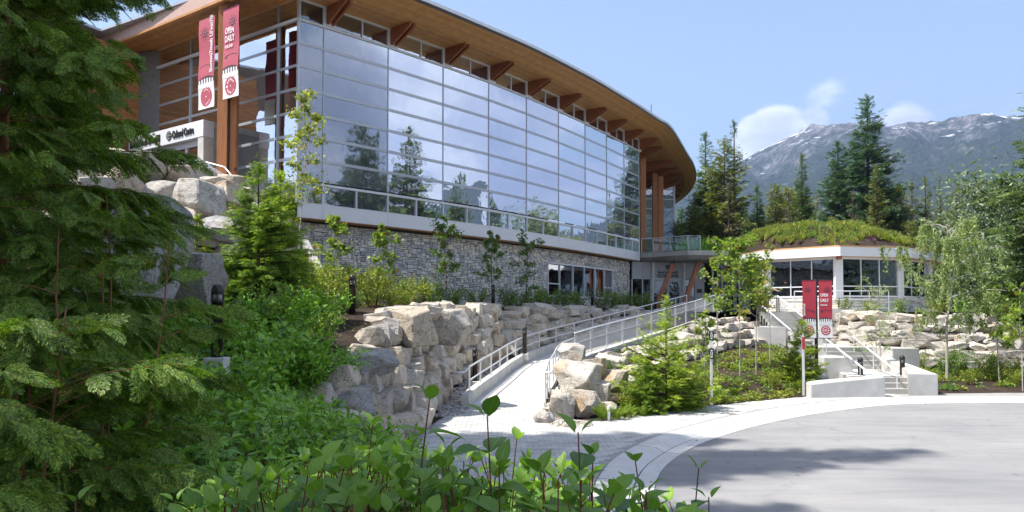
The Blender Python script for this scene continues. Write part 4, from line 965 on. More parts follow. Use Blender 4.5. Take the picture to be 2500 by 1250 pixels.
# eaves
def normal_at(i): t, _ = tang(NODE[max(i-1, 0)], NODE[min(i+1, 10)]); return Vector((t.y, -t.x, 0))
EAVE = [(-7.6, 28.97)]+[tuple((V3(NODE[i], 0)+normal_at(i)*2.5).xy) for i in range(1, 11)]+[(14.6, 64.6), (16.4, 69.8), (17.9, 75.2), (18.9, 80.5), (19.6, 86.5), (19.8, 94)]
eave = subdiv(EAVE, 5)
def eave_strip(name, o0, o1, z0, z1, mat, i0=0, thick=0.02):
    A = offset_line(eave, o0)[i0:]; B = offset_line(eave, o1)[i0:]; n = len(A); V = []
    for p, q in zip(A, B): V += [(p[0], p[1], z0), (q[0], q[1], z1), (q[0], q[1], z1+thick), (p[0], p[1], z0+thick)]
    F = []
    for i in range(n-1):
        a, b = i*4, i*4+4
        for k in range(4): F.append([a+k, b+k, b+(k+1) % 4, a+(k+1) % 4])
    F += [[0, 1, 2, 3], [n*4-1, n*4-2, n*4-3, n*4-4]]
    g = Geo(); g.add(V, F); return g.build(name, mat, bld)
KO = 9
for k in range(KO):
    o0, o1 = 0.05+1.15*k/KO, 0.05+1.15*(k+1)/KO-0.012; f = lambda o: 15.88-0.43*(o/1.2)**0.8
    eave_strip('soffit_plank', o0, o1, f(o0), f(o1), M['soffit'])
for k in range(10):
    eave_strip('soffit_plank', 1.215+k*0.13, 1.215+k*0.13+0.12, 15.45, 15.45, M['soffit'])
for k in range(22): eave_strip('soffit_plank', 2.52+k*0.25, 2.52+k*0.25+0.238, 15.452, 15.452, M['soffit'], 50)
eave_strip('eave_trim', 0.0, 0.048, 15.86, 15.86, M['bronze'], 0, 0.10)
eave_strip('fascia', -0.04, 0.03, 15.965, 15.965, M['steel'], 0, 0.15)
lf0, lf1 = (-7.6, 28.97), (-22.4, 39.8)
roof_poly = [tuple(np.array(p)[:2]) for p in offset_line(eave, 0.10)]+[(5, 94), (-20, 62), (-30, 45), (-30, 30), (-21.5, 31.5), (-19.6, 36.6)]
g = Geo(); bm = bmesh.new(); vs = [bm.verts.new((p[0], p[1], 15.99)) for p in roof_poly]; f_ = bm.faces.new(vs); bmesh.ops.triangulate(bm, faces=[f_]); ex = bmesh.ops.extrude_face_region(bm, geom=bm.faces[:])
for v in [e for e in ex['geom'] if isinstance(e, bmesh.types.BMVert)]: v.co.z += 0.11
g_bm(g, bm); g.build('roof', M['transom'], bld)
# deep beams behind the open corner, posts
fold = offset_line(eave, 1.25)
for idx_ in (52, 55, 58, 61, 64, 67, 70, 73, 76, 79):
    if idx_ >= len(fold): break
    p = Vector((*fold[idx_], 0)); a = Vector((*eave[idx_][:2], 0)); n = (a-p).normalized(); t = Vector((-n.y, n.x, 0))
    for sgn in (-1, 1):
        c = p+t*0.13*sgn; h = t*0.06; prof = [(0.05, 15.44), (0.05, 15.28), (-1.6, 14.62), (-4.6, 14.55), (-4.6, 15.44)]
        V = [tuple(c+n*w-h+Vector((0, 0, z))) for w, z in prof]+[tuple(c+n*w+h+Vector((0, 0, z))) for w, z in prof]; k = 5
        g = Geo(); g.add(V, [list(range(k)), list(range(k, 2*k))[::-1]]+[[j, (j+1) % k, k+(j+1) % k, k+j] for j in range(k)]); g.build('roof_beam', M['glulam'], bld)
for (px, wpx, D, ztop) in ((1570, 14, 60.5, 14.7), (1599, 12, 66.5, 14.6), (1613, 13, 68.0, 14.6)):
    p = P(px, 600, D); w = wpx*D/FPX/2
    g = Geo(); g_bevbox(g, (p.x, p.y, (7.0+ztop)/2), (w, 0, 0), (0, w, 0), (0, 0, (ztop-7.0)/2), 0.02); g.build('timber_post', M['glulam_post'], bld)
# far wing of the curtain wall
far = [(9.42, 57.3), (9.0, 62), (9.6, 70), (12.3, 74.2), (15.7, 75.0), (15.9, 84)]
for i in range(len(far)-1):
    a, b = far[i], far[i+1]
    for r in range(7): panel('window_pane', a, b, rows[r+1]+0.13, rows[r]-0.012, 0.02, 0.0, M['glass'], bld, 0.02, 0.002)
    panel('window_pane', a, b, ZT+0.1, ZC-0.05, 0.02, 0, M['glass_clear'], bld, 0.04)
    panel('window_pane', a, b, ZB0, ZR, 0.02, 0, M['glass'], bld, 0.03)
for r in range(1, 8): ribbon('transom', far, rows[r], rows[r]+0.12, -0.06, 0.015, M['transom'], bld)
ribbon('clerestory_sill', far, ZT, ZT+0.09, -0.06, 0.05, M['white'], bld)
g = Geo(); g_abox(g, 15.6, 15.78, 74.9, 75.1, 7.0, ZC); g.build('corner_mullion', M['white'], bld)
# left facade
LA, LB = (-18.25, 38.4), (-8.72, 31.4)
tl = Vector((LB[0]-LA[0], LB[1]-LA[1], 0)).normalized(); LL = math.dist(LA, LB)
lpts = [LA]+[(LB[0]-tl.x*d, LB[1]-tl.y*d) for d in (7.8, 4.5, 1.27)]+[LB]
allrows = [ZC+0.02]+rows
for i in range(len(lpts)-1):
    for r in range(len(allrows)-1):
        panel('window_pane', lpts[i], lpts[i+1], allrows[r+1]+0.12, allrows[r]-0.012, 0.02, 0.0, M['glass_west'] if r > 2 else M['glass_clear'], bld, 0.02, 0.002)
    panel('window_pane', lpts[i], lpts[i+1], 6.6, ZR-0.02, 0.02, 0, M['glass_west'], bld, 0.02)
for r in range(1, 8): ribbon('transom', lpts, rows[r], rows[r]+0.12, -0.06, 0.02, M['transom'], bld)
ribbon('clerestory_sill', lpts, ZT, ZT+0.11, -0.06, 0.08, M['white'], bld)
ribbon('eave_beam', lpts, ZC, ZC+0.22, -0.3, 0.06, M['ply'], bld)
for p in lpts[:-1]:
    n = Vector((tl.y, -tl.x, 0)); g = Geo(); g_box(g, V3(p, (ZC+7)/2)+n*0.015, tl*0.035, n*0.05, (0, 0, (ZC-7)/2)); g.build('mullion', M['transom'], bld)
g = Geo(); g_box(g, V3(LB, (ZC+7)/2), tl*0.05, Vector((tl.y, -tl.x, 0))*0.05, (0, 0, (ZC-7)/2)); g.build('corner_mullion', M['transom'], bld)
nl = Vector((tl.y, -tl.x, 0))
for k in range(16):        # slatted soffit of the left eave
    o = 0.08+k*0.10
    a = V3(LA, 15.52)+nl*o-tl*3; b = V3(LB, 15.52)+nl*o+tl*(1.9)
    g = Geo(); g_beam(g, a, b, 0.07, 0.05); g.build('soffit_slat', M['slat'], bld)
a = V3(LA, 15.75)+nl*1.74-tl*4; b = V3(LB, 15.75)+nl*1.74+tl*1.95
g = Geo(); g_beam(g, a, b, 0.09, 0.62); g.build('fascia', M['fascia_pink'], bld)
g = Geo(); g_beam(g, a+Vector((0, 0, -.33)), b+Vector((0, 0, -.33)), 0.16, 0.10); g.build('eave_trim', M['slat'], bld)
# timber clad wing
A, B = (-21.2, 33.2), (-18.3, 38.3)
for k in range(48): panel('cladding_board', A, B, 7.8+k*0.16, 7.8+k*0.16+0.148, 0.03, 0.02+0.006*(k % 2), M['siding'], bld, 0)
panel('clad_wall', A, B, 6.5, 15.5, 0.2, -0.12, M['dark'], bld)
# interior
inn = [tuple(p) for p in offset_line(NODE, 0.25)]
ip = [LA]+inn+[(9.0, 62), (9.6, 70), (12, 74), (4, 74), (-12, 56), (-22, 46)]
def sheet(name, poly, z, mat, th=0.2):
    bm = bmesh.new(); vs = [bm.verts.new((p[0], p[1], z)) for p in poly]; f = bm.faces.new(vs); bmesh.ops.triangulate(bm, faces=[f]); e = bmesh.ops.extrude_face_region(bm, geom=bm.faces[:])
    for v in [x for x in e['geom'] if isinstance(x, bmesh.types.BMVert)]: v.co.z += th
    bmesh.ops.recalc_face_normals(bm, faces=bm.faces[:]); g = Geo(); g_bm(g, bm); return g.build(name, mat, bld)
sheet('upper_floor', ip, 6.6, M['intfloor'], 0.38); sheet('ceiling', ip, 15.47, M['slat'], 0.1); sheet('lower_floor', ip, 2.5, M['intfloor'], 0.1)
back = offset_line(NODE, 7.5); back = [(-24, 40)]+[tuple(p) for p in back]
for i in range(len(back)-1): panel('inner_wall', back[i], back[i+1], 2.6, 15.45, 0.1, 0, M['intwall'], bld)
panel('inner_wall', (-20, 43.5), (-7.4, 35.2), 7.0, 13.6, 0.1, 0, M['intwall'], bld); panel('inner_wall', (-20, 43.5), (-7.4, 35.2), 13.61, 15.46, 0.1, 0, M['intcol'], bld)  # added partition: hides the bright sky seen through the corner glazing
for i in range(1, 11):
    n = normal_at(i); t = Vector((-n.y, n.x, 0)); c = V3(NODE[i], 0)-n*0.75-t*0.55
    g = Geo(); g_bevbox(g, (c.x, c.y, (7+15.4)/2), t*0.10, n*0.16, (0, 0, 4.2), 0.02); g.build('column', M['intcol'], bld)
    g = Geo(); c2 = c-t*0.35; g_bevbox(g, (c2.x, c2.y, (7+15.4)/2), t*0.06, n*0.16, (0, 0, 4.2), 0.02); g.build('column', M['intcol'], bld)
    c = V3(NODE[i], 15.1)-n*3.5; g = Geo(); g_box(g, c, n*3.3, t*0.12, (0, 0, 0.3)); g.build('ceiling_beam', M['intcol'], bld)
# stone wall
SW = offset_line(NODE, 0.55)
SWL = [0]
for a, b in zip(SW[:-1], SW[1:]): SWL.append(SWL[-1]+math.dist(a, b))
def sw(s, off=0.0):
    i = min(max(int(np.searchsorted(SWL, s))-1, 0), len(SW)-2); f = (s-SWL[i])/(SWL[i+1]-SWL[i]); a, b = np.array(SW[i]), np.array(SW[i+1])
    t = (b-a)/np.linalg.norm(b-a); p = a*(1-f)+b*f; return p+np.array([t[1], -t[0]])*off
def s_at_px(px):
    best = min(np.linspace(0, SWL[-1], 1500), key=lambda s: abs(CX+FPX*sw(s)[0]/sw(s)[1]-px)); return best
S1 = s_at_px(1536); W0, W1 = s_at_px(1337), s_at_px(1495); WZ0, WZ1 = 3.62, 5.52
stw = empty('stone_wall', (0, 0, 0)); stw.parent = bld
CU, RU = 0.05, 0.088; nc = int(S1/CU); nr = int((6.42-2.55)/RU); occ = np.zeros((nr, nc), bool)
for r in range(nr):
    z = 2.55+r*RU
    if WZ0-0.06 < z+RU and z < WZ1+0.05: occ[r, max(0, int((W0-0.03)/CU)):int((W1+0.03)/CU)+1] = True
stones = []
rr = random.Random(9)
for r in range(nr):
    for c in range(nc):
        if occ[r, c]: continue
        h = rr.choices([1, 2, 3], [6, 4, 1])[0]; w = rr.randint(3, 6) if h == 1 else rr.randint(3, 8)
        if h == 1 and rr.random() < 0.25: w = rr.randint(6, 10)
        h = min(h, nr-r); k = 0
        while k < w and c+k < nc and not occ[r, c+k]: k += 1
        w = k
        while h > 1 and occ[r:r+h, c:c+w].any(): h -= 1
        occ[r:r+h, c:c+w] = True; stones.append((c*CU, 2.55+r*RU, w*CU, h*RU))
def stone_geo(g, s, z, w, h, rr):
    j = 0.016; d = rr.uniform(0.0, 0.07); b = 0.014; s0, s1, z0, z1 = s+j/2, s+w-j/2, z+j/2, z+h-j/2; q = lambda: rr.uniform(-.007, .007)
    pts = []
    for (ss, zz, off) in ((s0, z0, -0.05), (s1, z0, -0.05), (s1, z1, -0.05), (s0, z1, -0.05), (s0+q(), z0+q(), d), (s1+q(), z0+q(), d), (s1+q(), z1+q(), d), (s0+q(), z1+q(), d), (s0+b, z0+b, d+.02+q()), (s1-b, z0+b, d+.02+q()), (s1-b, z1-b, d+.02+q()), (s0+b, z1-b, d+.02+q())):
        ss = min(max(ss, 0), SWL[-1]); p = sw(ss, off); pts.append((p[0], p[1], zz))
    g.add(pts, np.array([[0,1,5,4],[1,2,6,5],[2,3,7,6],[3,0,4,7],[4,5,9,8],[5,6,10,9],[6,7,11,10],[7,4,8,11],[8,9,10,11]]))
def px_size(st_):
    s, z, w, h = st_; p = sw(s); return w*h/(p[1]**2)
vis_s = sorted([s_ for s_ in stones if s_[1] > 3.0 and 760 < CX+FPX*sw(s_[0])[0]/sw(s_[0])[1]], key=px_size, reverse=True)
big = set(vis_s[:300])
for s_ in vis_s[:300]: g = Geo(); stone_geo(g, *s_, rr); g.build('stone', M['stone'], stw)
g = Geo()
for s_ in stones:
    if s_ not in big: stone_geo(g, *s_, rr)
g.build('stonework', M['stone'], stw, kind='stuff')
def wall_core(s0, s1, z0, z1):
    n = max(2, int((s1-s0)/1.2)+1); pts = [tuple(sw(s)) for s in np.linspace(s0, s1, n)]; ribbon('wall_core', pts, z0, z1, -0.3, -0.03, M['dark'], stw)
wall_core(0, W0, 2.3, 6.44); wall_core(W1, S1, 2.3, 6.44); wall_core(W0+.01, W1-.01, 2.3, WZ0); wall_core(W0+.01, W1-.01, WZ1, 6.44)
# ground floor windows
wpx = [1337, 1366, 1398, 1426, 1452, 1475, 1495]; ws = [s_at_px(p) for p in wpx]
win = empty('window', (0, 0, 0)); win.parent = bld
for i in range(6):
    a, b = tuple(sw(ws[i])), tuple(sw(ws[i+1]))
    if i in (0, 5): panel('pane', a, b, WZ0+0.75, WZ1-0.05, 0.02, -0.02, M['glass_clear'], win, 0.04); panel('pane', a, b, WZ0+0.06, WZ0+0.69, 0.02, -0.02, M['glass_clear'], win, 0.04); panel('frame', a, b, WZ0+0.685, WZ0+0.755, 0.07, 0.0, M['white'], win, 0.035)
    else: panel('pane', a, b, WZ0+0.05, WZ1-0.05, 0.02, -0.02, M['glass_clear'], win, 0.04)
for s_ in ws:
    p = sw(s_); q = sw(min(s_+.1, SWL[-1])); t = Vector((q[0]-p[0], q[1]-p[1], 0)).normalized(); n = Vector((t.y, -t.x, 0))
    g = Geo(); g_box(g, V3(p, (WZ0+WZ1)/2), t*0.035, n*0.05, (0, 0, (WZ1-WZ0)/2-.01)); g.build('frame', M['white'], win)
wl = [tuple(sw(s_)) for s_ in ws]; ribbon('frame', wl, WZ1-0.01, WZ1+0.10, -0.05, 0.075, M['white'], win); ribbon('sill', wl, WZ0-0.08, WZ0+0.03, -0.05, 0.09, M['white'], win)
# upper concrete entrance box
bx = empty('entrance_box', (0, 0, 0)); bx.parent = bld
b0 = Vector((-13.0, 32.5, 0)); ul = Vector((-tl.x, -tl.y, 0)); ni = -nl; WBX = 6.1; ZB, ZTp = 7.7, 10.72
def bxp(u, v, z): p = b0+ul*u+ni*v; return Vector((p.x, p.y, z))
def bx_box(name, u0, u1, v0, v1, z0, z1, mat):
    g = Geo(); c = (bxp(u0, v0, z0)+bxp(u1, v1, z1))/2; g_box(g, c, ul*(u1-u0)/2, ni*(v1-v0)/2, (0, 0, (z1-z0)/2)); return g.build(name, mat, bx)
bx_box('lintel', 0, WBX, 0, 0.5, 10.02, ZTp, M['band']); bx_box('roof_slab', 0, WBX, 0.505, 2.7, 10.45, ZTp-0.005, M['concrete'])
bx_box('pier', 0, 0.42, 0.02, 0.5, ZB, 10.015, M['concrete']); bx_box('pier', WBX-0.3, WBX, 0.02, 0.5, ZB, 10.015, M['concrete'])
for k, (za, zb) in enumerate(((ZB, 8.9), (8.91, 10.1))):
    for j in range(2): bx_box('concrete_panel', 0.0, 0.2, 0.505+j*1.1, 0.505+j*1.1+1.095, za, min(zb, 10.44), M['concrete_grey'])
bx_box('concrete_panel', 0.0, 0.2, 0.505, 2.7, 10.11, 10.44, M['concrete_grey'])
for k in range(4):
    u = 0.55+k*1.25; bx_box('door_frame', u-0.06, u+0.06, 0.30, 0.40, ZB, 9.75, M['white']); bx_box('door_frame', u+1.13, u+1.19, 0.30, 0.40, ZB, 9.75, M['white']); bx_box('glass_door', u+0.062, u+1.128, 0.33, 0.36, ZB+0.05, 9.7, M['glass_clear'])
bx_box('door_head', 0.42, WBX-0.3, 0.28, 0.42, 9.752, 10.012, M['white'])
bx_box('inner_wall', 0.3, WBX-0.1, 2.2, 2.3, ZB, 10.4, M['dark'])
sheet('terrace', [(-19.5, 28), (-18.3, 38.4), (-8.9, 31.5), (-9.8, 30.6), (-12.6, 28.2), (-15, 25.6)], 7.2, M['concrete_grey'], 0.55)
# lettering
def text_mesh(name, txt, size, mat, parent, org, u, v, ext=0.01, sx=0.62, bold=0.012, align='LEFT'):
    cu = bpy.data.curves.new(name, 'FONT'); cu.body = txt; cu.size = size; cu.extrude = ext; cu.offset = bold*size; cu.align_x = align; cu.resolution_u = 3
    o = bpy.data.objects.new(name, cu); COL.objects.link(o); bpy.context.view_layer.update()
    me = bpy.data.meshes.new_from_object(o.evaluated_get(bpy.context.evaluated_depsgraph_get())); bpy.data.objects.remove(o); me.materials.clear(); me.materials.append(mat); me.name = name
    u, v = Vector(u).normalized(), Vector(v).normalized(); n = u.cross(v)
    for w in me.vertices:
        c = w.co.copy(); w.co = u*(c.x*sx)+v*c.y+n*c.z+Vector(org)
    return link(bpy.data.objects.new(name, me), parent)
UP = Vector((0, 0, 1))
ur = -ul   # reading direction, left to right
def bx_at(u, z, off=-0.02): p = bxp(u, off, z); return p
text_mesh('lettering', 'Cultural Centre', 0.46, M['letter'], bx, bx_at(2.35, 10.22), ur, UP, 0.02, 0.56, 0.02)
text_mesh('lettering', "Skwxwú7mesh Lil'wat7úl", 0.46, M['letter'], bx, bx_at(5.95, 10.22), ur, UP, 0.02, 0.56, 0.02)
def disc_parts(org, u, v, n, R, dark, light, parent, name='emblem', z=0.004):
    """round emblem: ring, eye shape and dots, in relief layers"""
    org, u, v, n = Vector(org), Vector(u), Vector(v), Vector(n)
    def lay(poly, d, mat, nm):
        g = Geo(); k = len(poly); V = [tuple(org+u*a+v*b+n*d) for a, b in poly]+[tuple(org+u*a+v*b+n*(d-0.003)) for a, b in poly]
        g.add(V, [list(range(k)), list(range(2*k-1, k-1, -1))]+[[j, k+j, k+(j+1) % k, (j+1) % k] for j in range(k)]); return g.build(nm, mat, parent)
    circ = lambda cx, cy, r, m=24, ry=None: [(cx+r*math.cos(2*math.pi*i/m), cy+(ry or r)*math.sin(2*math.pi*i/m)) for i in range(m)]
    lay(circ(0, 0, R, 28), z, dark, name)
    lay([(-.82*R, 0), (-.5*R, .16*R), (-.5*R, -.16*R)], z+.004, light, 'emblem_mark'); lay([(.82*R, 0), (.5*R, -.16*R), (.5*R, .16*R)], z+.004, light, 'emblem_mark')
    lay(circ(0, 0, .30*R, 14, .2*R), z+.004, light, 'emblem_mark'); lay(circ(0, 0, .13*R, 10), z+.008, dark, 'emblem_mark')
    for s in (-1, 1):
        for (x, y) in ((-.45, .42), (-.2, .62), (0.08, .72), (.35, .58)): lay(circ(x*R, s*y*R, .13*R, 4), z+.004, light, 'emblem_mark')
c = bx_at(2.62, 10.38, -0.03); disc_parts(c, ur, UP, nl, 0.2, M['letter'], M['concrete'], bx)
# terrace railing
tr_px = [(300, 372, 31.5), (352, 379, 31.2), (416, 384, 30.8), (496, 394, 30.3), (548, 408, 30.0), (572, 436, 29.6), (604, 466, 29.3), (640, 500, 29.0)]
tr = [tuple(P(a, b, d)-Vector((0, 0, 1.1))) for a, b, d in tr_px]
railing('galvanised mesh railing along the boulder edge of the upper terrace', tr, 0.0, 1.1, [0.12], 1.35, mesh=True, group='terrace railings', rad=0.028, prad=0.03)
# stone stair cheek running down from the terrace
g = Geo(); g_beam(g, P(742, 596, 29.5), P(790, 690, 27.5), 0.25, 0.4, (0, 0, 1)); g.build('stair_cheek', M['concrete_grey'], None, label='slanting pale concrete stair side leaning down past the stone wall corner', cat='stair wall')
# timber post with banners
tp = empty('timber_post', (-11.96, 32.0, 7.7), 'tall twin timber post carrying two red banners at the upper entrance', 'post')
g = Geo(); g_bevbox(g, (0, 0, 3.9), (0.21, 0, 0), (0, 0.16, 0), (0, 0, 3.75), 0.012); g.build('post_member', M['glulam_post'], tp)
g = Geo(); g_bevbox(g, (0.40, 0.12, 3.85), (0.14, 0, 0), (0, 0.14, 0), (0, 0, 3.7), 0.012); g.build('post_member', M['glulam_post'], tp)
g = Geo(); g_abox(g, 0.215, 0.255, -0.1, 0.2, 0.2, 7.6); g.build('gap_shade', M['bronze'], tp)  # dark strip filling the gap between the members, standing for its shade
g = Geo(); g_abox(g, -0.2, 0.55, -0.2, 0.3, -0.2, 0.12); g.build('base_shoe', M['bronze'], tp)
for zz in (0.35, 0.75):
    g = Geo(); g_abox(g, 0.5, 0.575, -0.1, 0.02, zz, zz+0.1); g.build('steel_bolt', M['bronze'], tp)
def banner(name, label, org, u, n, W, H, rows_, right, red, group, parent_post=None, wave=0.02):
    """org = top corner next to the pole; u points away from the pole (unit)"""
    root = empty('banner', org, label, 'banner', group); u, n = Vector(u).normalized(), Vector(n).normalized()
    dn = Vector((0, 0, -1))
    def pt(a, b, d=0.0): return u*a+dn*b+n*(d+wave*math.sin(b*3.1))
    def sheet2(a0, a1, b0, b1, d, mat, nm, seg=10):
        g = Geo(); V = []
        for i in range(seg+1):
            b = b0+(b1-b0)*i/seg
            for dd in (d, d-0.003):
                V += [tuple(pt(a0, b, dd)), tuple(pt(a1, b, dd))]
        F = []
        for i in range(seg):
            q, r_ = i*4, i*4+4; F += [[q, q+1, r_+1, r_], [q+2, r_+2, r_+3, q+3], [q, r_, r_+2, q+2], [q+1, q+3, r_+3, r_+1]]
        F += [[0, 2, 3, 1], [seg*4, seg*4+1, seg*4+3, seg*4+2]]
        g.add(V, F); return g.build(nm, mat, root)
    def poly(pts, d, mat, nm):
        g = Geo(); k = len(pts); g.add([tuple(pt(a, b, d)) for a, b in pts]+[tuple(pt(a, b, d-.002)) for a, b in pts], [list(range(k)), list(range(2*k-1, k-1, -1))]+[[j, k+j, k+(j+1) % k, (j+1) % k] for j in range(k)]); return g.build(nm, mat, root)
    sheet2(0, W, 0, H*0.70, 0, red, 'red_cloth', 40); sheet2(0, W, H*0.70, H, 0, M['cloth'], 'white_cloth', 20)
    # dark arch with white teeth
    arc = [(W*(0.0+1.0*i/12), H*(0.70-0.055*math.sin(math.pi*(0.18+0.7*i/12)))) for i in range(13)]
    poly(arc+[(W, H*0.72), (0, H*0.72)][::1], 0.004, M['ink'], 'arch_print')
    for i in range(6):
        a = W*(0.04+i*0.163); top = H*(0.70-0.03*math.sin(math.pi*(0.18+0.7*(a/W)))); w_ = W*0.085
        poly([(a, top), (a+w_, top), (a+w_*1.15, H*0.775), (a-w_*.15, H*0.775)], 0.008, M['cloth'], 'tooth_print')
    poly([(0, H*.7205), (W, H*.7205), (W, H*.775), (0, H*.775)], 0.0015, M['cloth'], 'white_band')
    def circ(cx, cy, r, m=20): return [(cx+r*math.cos(2*math.pi*i/m), cy+r*math.sin(2*math.pi*i/m)) for i in range(m)]
    ex, ey, R = W*0.5, H*0.87, W*0.36
    poly(circ(ex, ey, R, 26), 0.005, red, 'emblem')
    for s in (-1, 1):
        poly([(ex-.85*R*s, ey), (ex-.5*R*s, ey-.2*R*s), (ex-.5*R*s, ey+.2*R*s)], 0.008, M['cloth'], 'emblem_mark')
        for (x, y) in ((-.5, .40), (-.26, .60), (0.0, .72), (.26, .60), (.5, .40)): poly(circ(ex+x*R, ey+s*y*R, .13*R, 4), 0.008, M['cloth'], 'emblem_mark')
    poly(circ(ex, ey, .28*R, 14), 0.008, M['cloth'], 'emblem_mark'); poly(circ(ex, ey, .17*R, 12), 0.011, red, 'emblem_mark'); poly(circ(ex, ey, .08*R, 8), 0.014, M['cloth'], 'emblem_mark')
    # sun and arrow prints
    sx_, sy_ = (W*0.62, H*0.17); poly(circ(sx_, sy_, W*0.15, 16), 0.004, M['ink'], 'sun_print'); poly(circ(sx_, sy_, W*0.10, 14), 0.007, red, 'sun_print'); poly(circ(sx_, sy_, W*0.05, 10), 0.010, M['ink'], 'sun_print')
    for i in range(10):
        an = i*math.pi/5; c_, s_ = math.cos(an), math.sin(an); r0, r1, q = W*.18, W*.30, W*.022
        poly([(sx_+c_*r0-s_*q, sy_+s_*r0+c_*q), (sx_+c_*r1, sy_+s_*r1), (sx_+c_*r0+s_*q, sy_+s_*r0-c_*q)], 0.004, M['ink'], 'ray_print')
    ac = [(W*(0.2+0.7*i/8), H*(0.535-0.02*math.sin(math.pi*i/8))) for i in range(9)]; poly(ac+[(a, b+H*0.008) for a, b in ac[::-1]], 0.004, M['ink'], 'arrow_print')
    poly([(W*.1, H*.55), (W*.28, H*.515), (W*.28, H*.56)], 0.005, M['ink'], 'arrow_print')
    txt_u = u if u.x > 0 else -u
    if right:
        o = pt(W*0.12 if u.x > 0 else W*.88, 0, 0.01)
        for s_, b, k in (('OPEN', .285, .23), ('DAILY', .375, .23), ('9:30-5:00', .445, .115)):
            text_mesh('lettering', s_, W*k*1.45, M['print_white'], root, o+dn*H*b, txt_u, UP, 0.002, 0.66 if k > .2 else .8, 0.02)
    else:
        text_mesh('lettering', "Skwxwú7mesh Lil'wat7úl", W*0.26, M['print_white'], root, pt(W*(0.80 if parent_post == 'tall' else .80), H*(.58 if parent_post == 'tall' else .62), 0.01) if u.x < 0 else pt(W*.25, H*.62, .01), UP, -txt_u, 0.002, 0.62, 0.02) if parent_post != 'tall' else \
        text_mesh('lettering', "Skwxwú7mesh Lil'wat7úl", W*0.26, M['print_white'], root, pt(W*0.1, H*0.62, 0.01), UP, -txt_u, 0.002, 0.80, 0.02)
    g = Geo(); g_tube(g, [pt(-0.02, -0.01), pt(W+0.02, -0.01)], 0.014, 6); g.build('banner_rod', M['black'], root)
    g = Geo(); g_tube(g, [pt(-0.02, H+0.01), pt(W+0.02, H+0.01)], 0.014, 6); g.build('banner_rod', M['black'], root)
    return root
banner('b', 'faded red OPEN DAILY banner on the right of the tall timber post', P(546, 24, 31.7), tl, nl, 1.08, 3.75, 0, True, M['red_faded'], 'banners on the timber post')
banner('b', 'faded red banner with vertical lettering on the left of the tall timber post', P(525, 36, 32.0), -tl, nl, 1.15, 3.85, 0, False, M['red_faded'], 'banners on the timber post', 'tall')
# antenna
g = Geo(); p = P(1590, 275, 66); g_tube(g, [p-Vector((0, 0, .9)), p+Vector((0, 0, .7))], 0.03, 6); g.build('antenna', M['black'], None, label='thin black antenna rod on the museum roof', cat='antenna')
# ---- entrance under the balcony
ent = [(8.9, 57.8), (9.75, 58.2), (10.45, 58.6), (13.15, 59.5), (13.95, 59.45), (14.6, 59.3), (16.3, 57.6), (16.8, 51.5)]
def ez(a, b, z0, z1, mat, name, th=0.06, off=0.0, inset=0.0, parent=None): return panel(name, a, b, z0, z1, th, off, mat, parent or bld, inset)
for a, b in ((ent[0], ent[1]), (ent[1], ent[2])):
    ez(a, b, 5.15, 6.44, M['plaster'], 'wall_panel', inset=.01); ez(a, b, 2.7, 5.1, M['glass_clear'], 'window_pane', .02, inset=.05)
    t, _ = tang(a, b); g = Geo(); g_box(g, V3(a, 3.9), t*0.04, Vector((t.y, -t.x, 0))*0.05, (0, 0, 1.25)); g.build('mullion', M['white'], bld)
def on(a, b, f): return (a[0]*(1-f)+b[0]*f, a[1]*(1-f)+b[1]*f)
e2, e3 = ent[2], ent[3]
for f0 in (0.0, 0.93):
    a, b = on(e2, e3, f0), on(e2, e3, f0+0.07); ez(a, b, 2.6, 6.44, M['steel'], 'entrance_column', .3, .1)
    a, b = on(e2, e3, f0+0.075 if f0 == 0 else f0-0.03), on(e2, e3, f0+.10 if f0 == 0 else f0-0.005); ez(a, b, 2.6, 6.44, M['white'], 'entrance_frame', .16, .05)
a, b = on(e2, e3, .115), on(e2, e3, .895)
ez(a, b, 5.25, 6.44, M['plaster'], 'sign_panel', .08, .03)
ez(a, b, 5.08, 5.245, M['white'], 'door_head', .1, .04)
dr = empty('entrance_door', (0, 0, 0)); dr.parent = bld
for f0, f1 in ((.125, .50), (.51, .885)):
    a, b = on(e2, e3, f0), on(e2, e3, f1); ez(a, b, 2.75, 5.0, M['glass_clear'], 'door_pane', .02, .02, .09, dr)
    for (z0, z1) in ((2.64, 2.76), (4.98, 5.07)): ez(a, b, z0, z1, M['white'], 'door_frame', .07, .03, 0, dr)
    t, L = tang(a, b)
    for q in (a, b):
        s_ = 1 if q is a else -1; c = V3(q, 3.87)+t*0.045*s_+Vector((t.y, -t.x, 0))*.03; g = Geo(); g_box(g, c, t*0.045, Vector((t.y, -t.x, 0))*.032, (0, 0, 1.1)); g.build('door_frame', M['white'], dr)
    c = V3(b if f0 < .3 else a, 3.7)+t*(-0.16 if f0 < .3 else .16)+Vector((t.y, -t.x, 0))*.1; g = Geo(); g_tube(g, [c-Vector((0, 0, .25)), c+Vector((0, 0, .25))], .018, 6); g.build('door_handle', M['steel'], dr)
t, L = tang(e2, e3); n = Vector((t.y, -t.x, 0)); cc = V3(on(e2, e3, .5), 0)+n*.075
text_mesh('lettering', "Skwxwú7mesh Lil'wat7úl", 0.29, M['letter'], bld, cc+Vector((0, 0, 5.62))-t*0.0, t, UP, .008, .58, .025, 'CENTER')
text_mesh('lettering', 'CULTURAL CENTRE', 0.31, M['letter'], bld, cc+Vector((0, 0, 5.33)), t, UP, .008, .66, .04, 'CENTER')
disc_parts(cc+Vector((0, 0, 6.10)), t, UP, n, .19, M['letter'], M['plaster'], bld)
